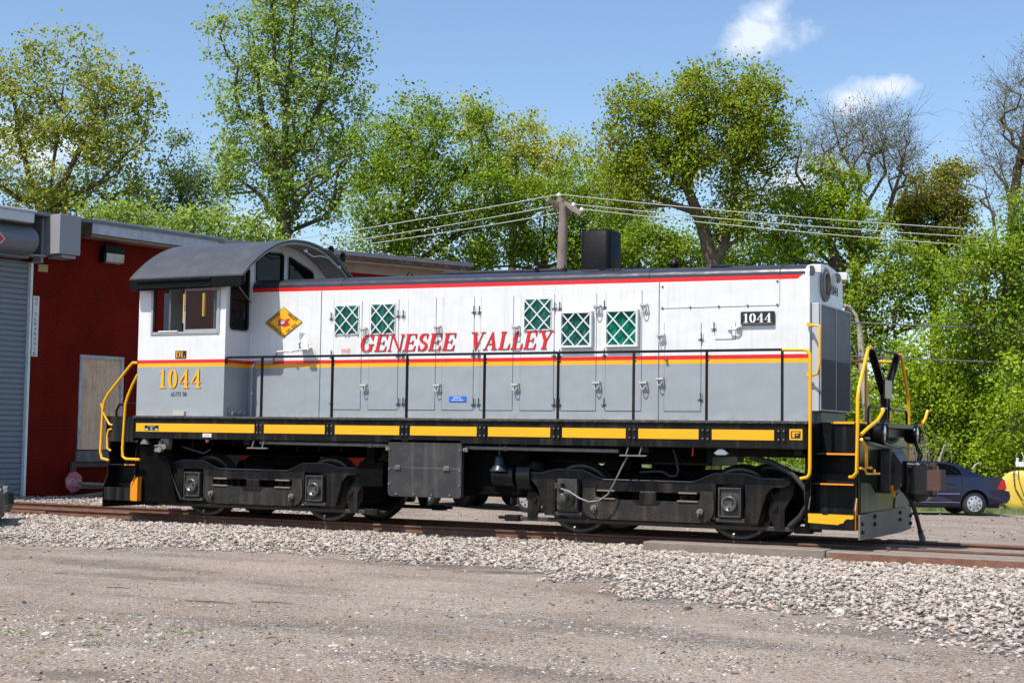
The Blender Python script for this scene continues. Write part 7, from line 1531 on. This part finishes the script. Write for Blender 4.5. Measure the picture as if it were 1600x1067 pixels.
tree('low bright bush behind the navy sedan', [(1480, 790), (1480, 740), (1482, 700)], 47, [(1480, 690, 60, 44), (1430, 690, 40, 40), (1540, 710, 50, 36), (1500, 740, 60, 24), (1390, 720, 40, 30)], 'lf_bright', 420, 62, .10, .33, 'bark', .08, seed=33, name='bush')
tree('low bush seen through the gap above the front truck', [(1200, 770), (1200, 720), (1200, 680)], 48, [(1200, 680, 70, 40), (1290, 660, 50, 50), (1120, 690, 50, 36), (1340, 640, 40, 60), (1260, 600, 50, 40)], 'lf_bright', 420, 50, .11, .36, 'bark', .08, seed=34, name='bush')
tree('rounded green tree low behind the exhaust stack', [(1020, 520), (1020, 460), (1022, 400)], 54, [(1020, 390, 60, 34), (1080, 400, 50, 26), (960, 400, 40, 26), (1160, 400, 50, 28), (1215, 410, 40, 26)], 'lf_maple', 300, 56, .11, .38, 'bark', .12, seed=35)
# far thicket closing the view
rng = np.random.default_rng(77); n_ = 2600; pxs = rng.uniform(-250, 1900, n_); dep = rng.uniform(66, 84, n_); zt = np.where(pxs < 560, 5.0, np.where(pxs < 1250, 6.5, 4.2)); Pw = np.array([at(a, 690, d) for a, d in zip(pxs, dep)]); Pw[:, 2] = GZ+rng.random(n_)**.8*zt
q, n = leaves_mesh(Pw, np.full(n_, .75), 44, .17, rng); NLEAF += n
me = bpy.data.meshes.new('thicket'); mesh_np(me, q, np.arange(n*4).reshape(-1, 4)); me.shade_flat(); a = me.attributes.new('v', 'FLOAT', 'FACE'); a.data.foreach_set('value', rng.random(n).astype(np.float32)); me.materials.append(M['lf_maple']); o = bpy.data.objects.new('thicket', me); COL.objects.link(o); tag(o, 'far mass of green undergrowth behind the trees', 'thicket', kind='stuff')
# dead brushwood by the sedan
mb = MB(); rng = np.random.default_rng(5)
for i in range(110):
    p = at(1438+rng.normal()*16, 745+rng.normal()*10, 42+rng.normal()*.4); p[2] = max(p[2], GZ); d = rng.normal(size=3)*.35+np.array([-.1, 0, .7]); mb.tube([p, p+d*.6+rng.normal(size=3)*.08, p+d*1.1], [.012, .008, .004], 3, cap=False)
mb.build('brushwood', 'wood_grey', label='tangle of dead grey brushwood just above the navy sedan roof', cat='brushwood', kind='stuff')
for (a, b, c, lb) in (((1464, 737), (1469, 715), (1476, 694), 'bare pale stick standing behind the sedan roof, nearer the railing'), ((1520, 733), (1524, 726), (1531, 722), 'short bare pale stick standing above the sedan boot')):
    mb = MB(); mb.tube([at(*a, 41.5), at(*b, 41.5), at(*c, 41.5)], [.035, .03, .018], 6); mb.build('dead_branch', 'bark_pale', label=lb, cat='branch')
print('LEAVES', NLEAF)
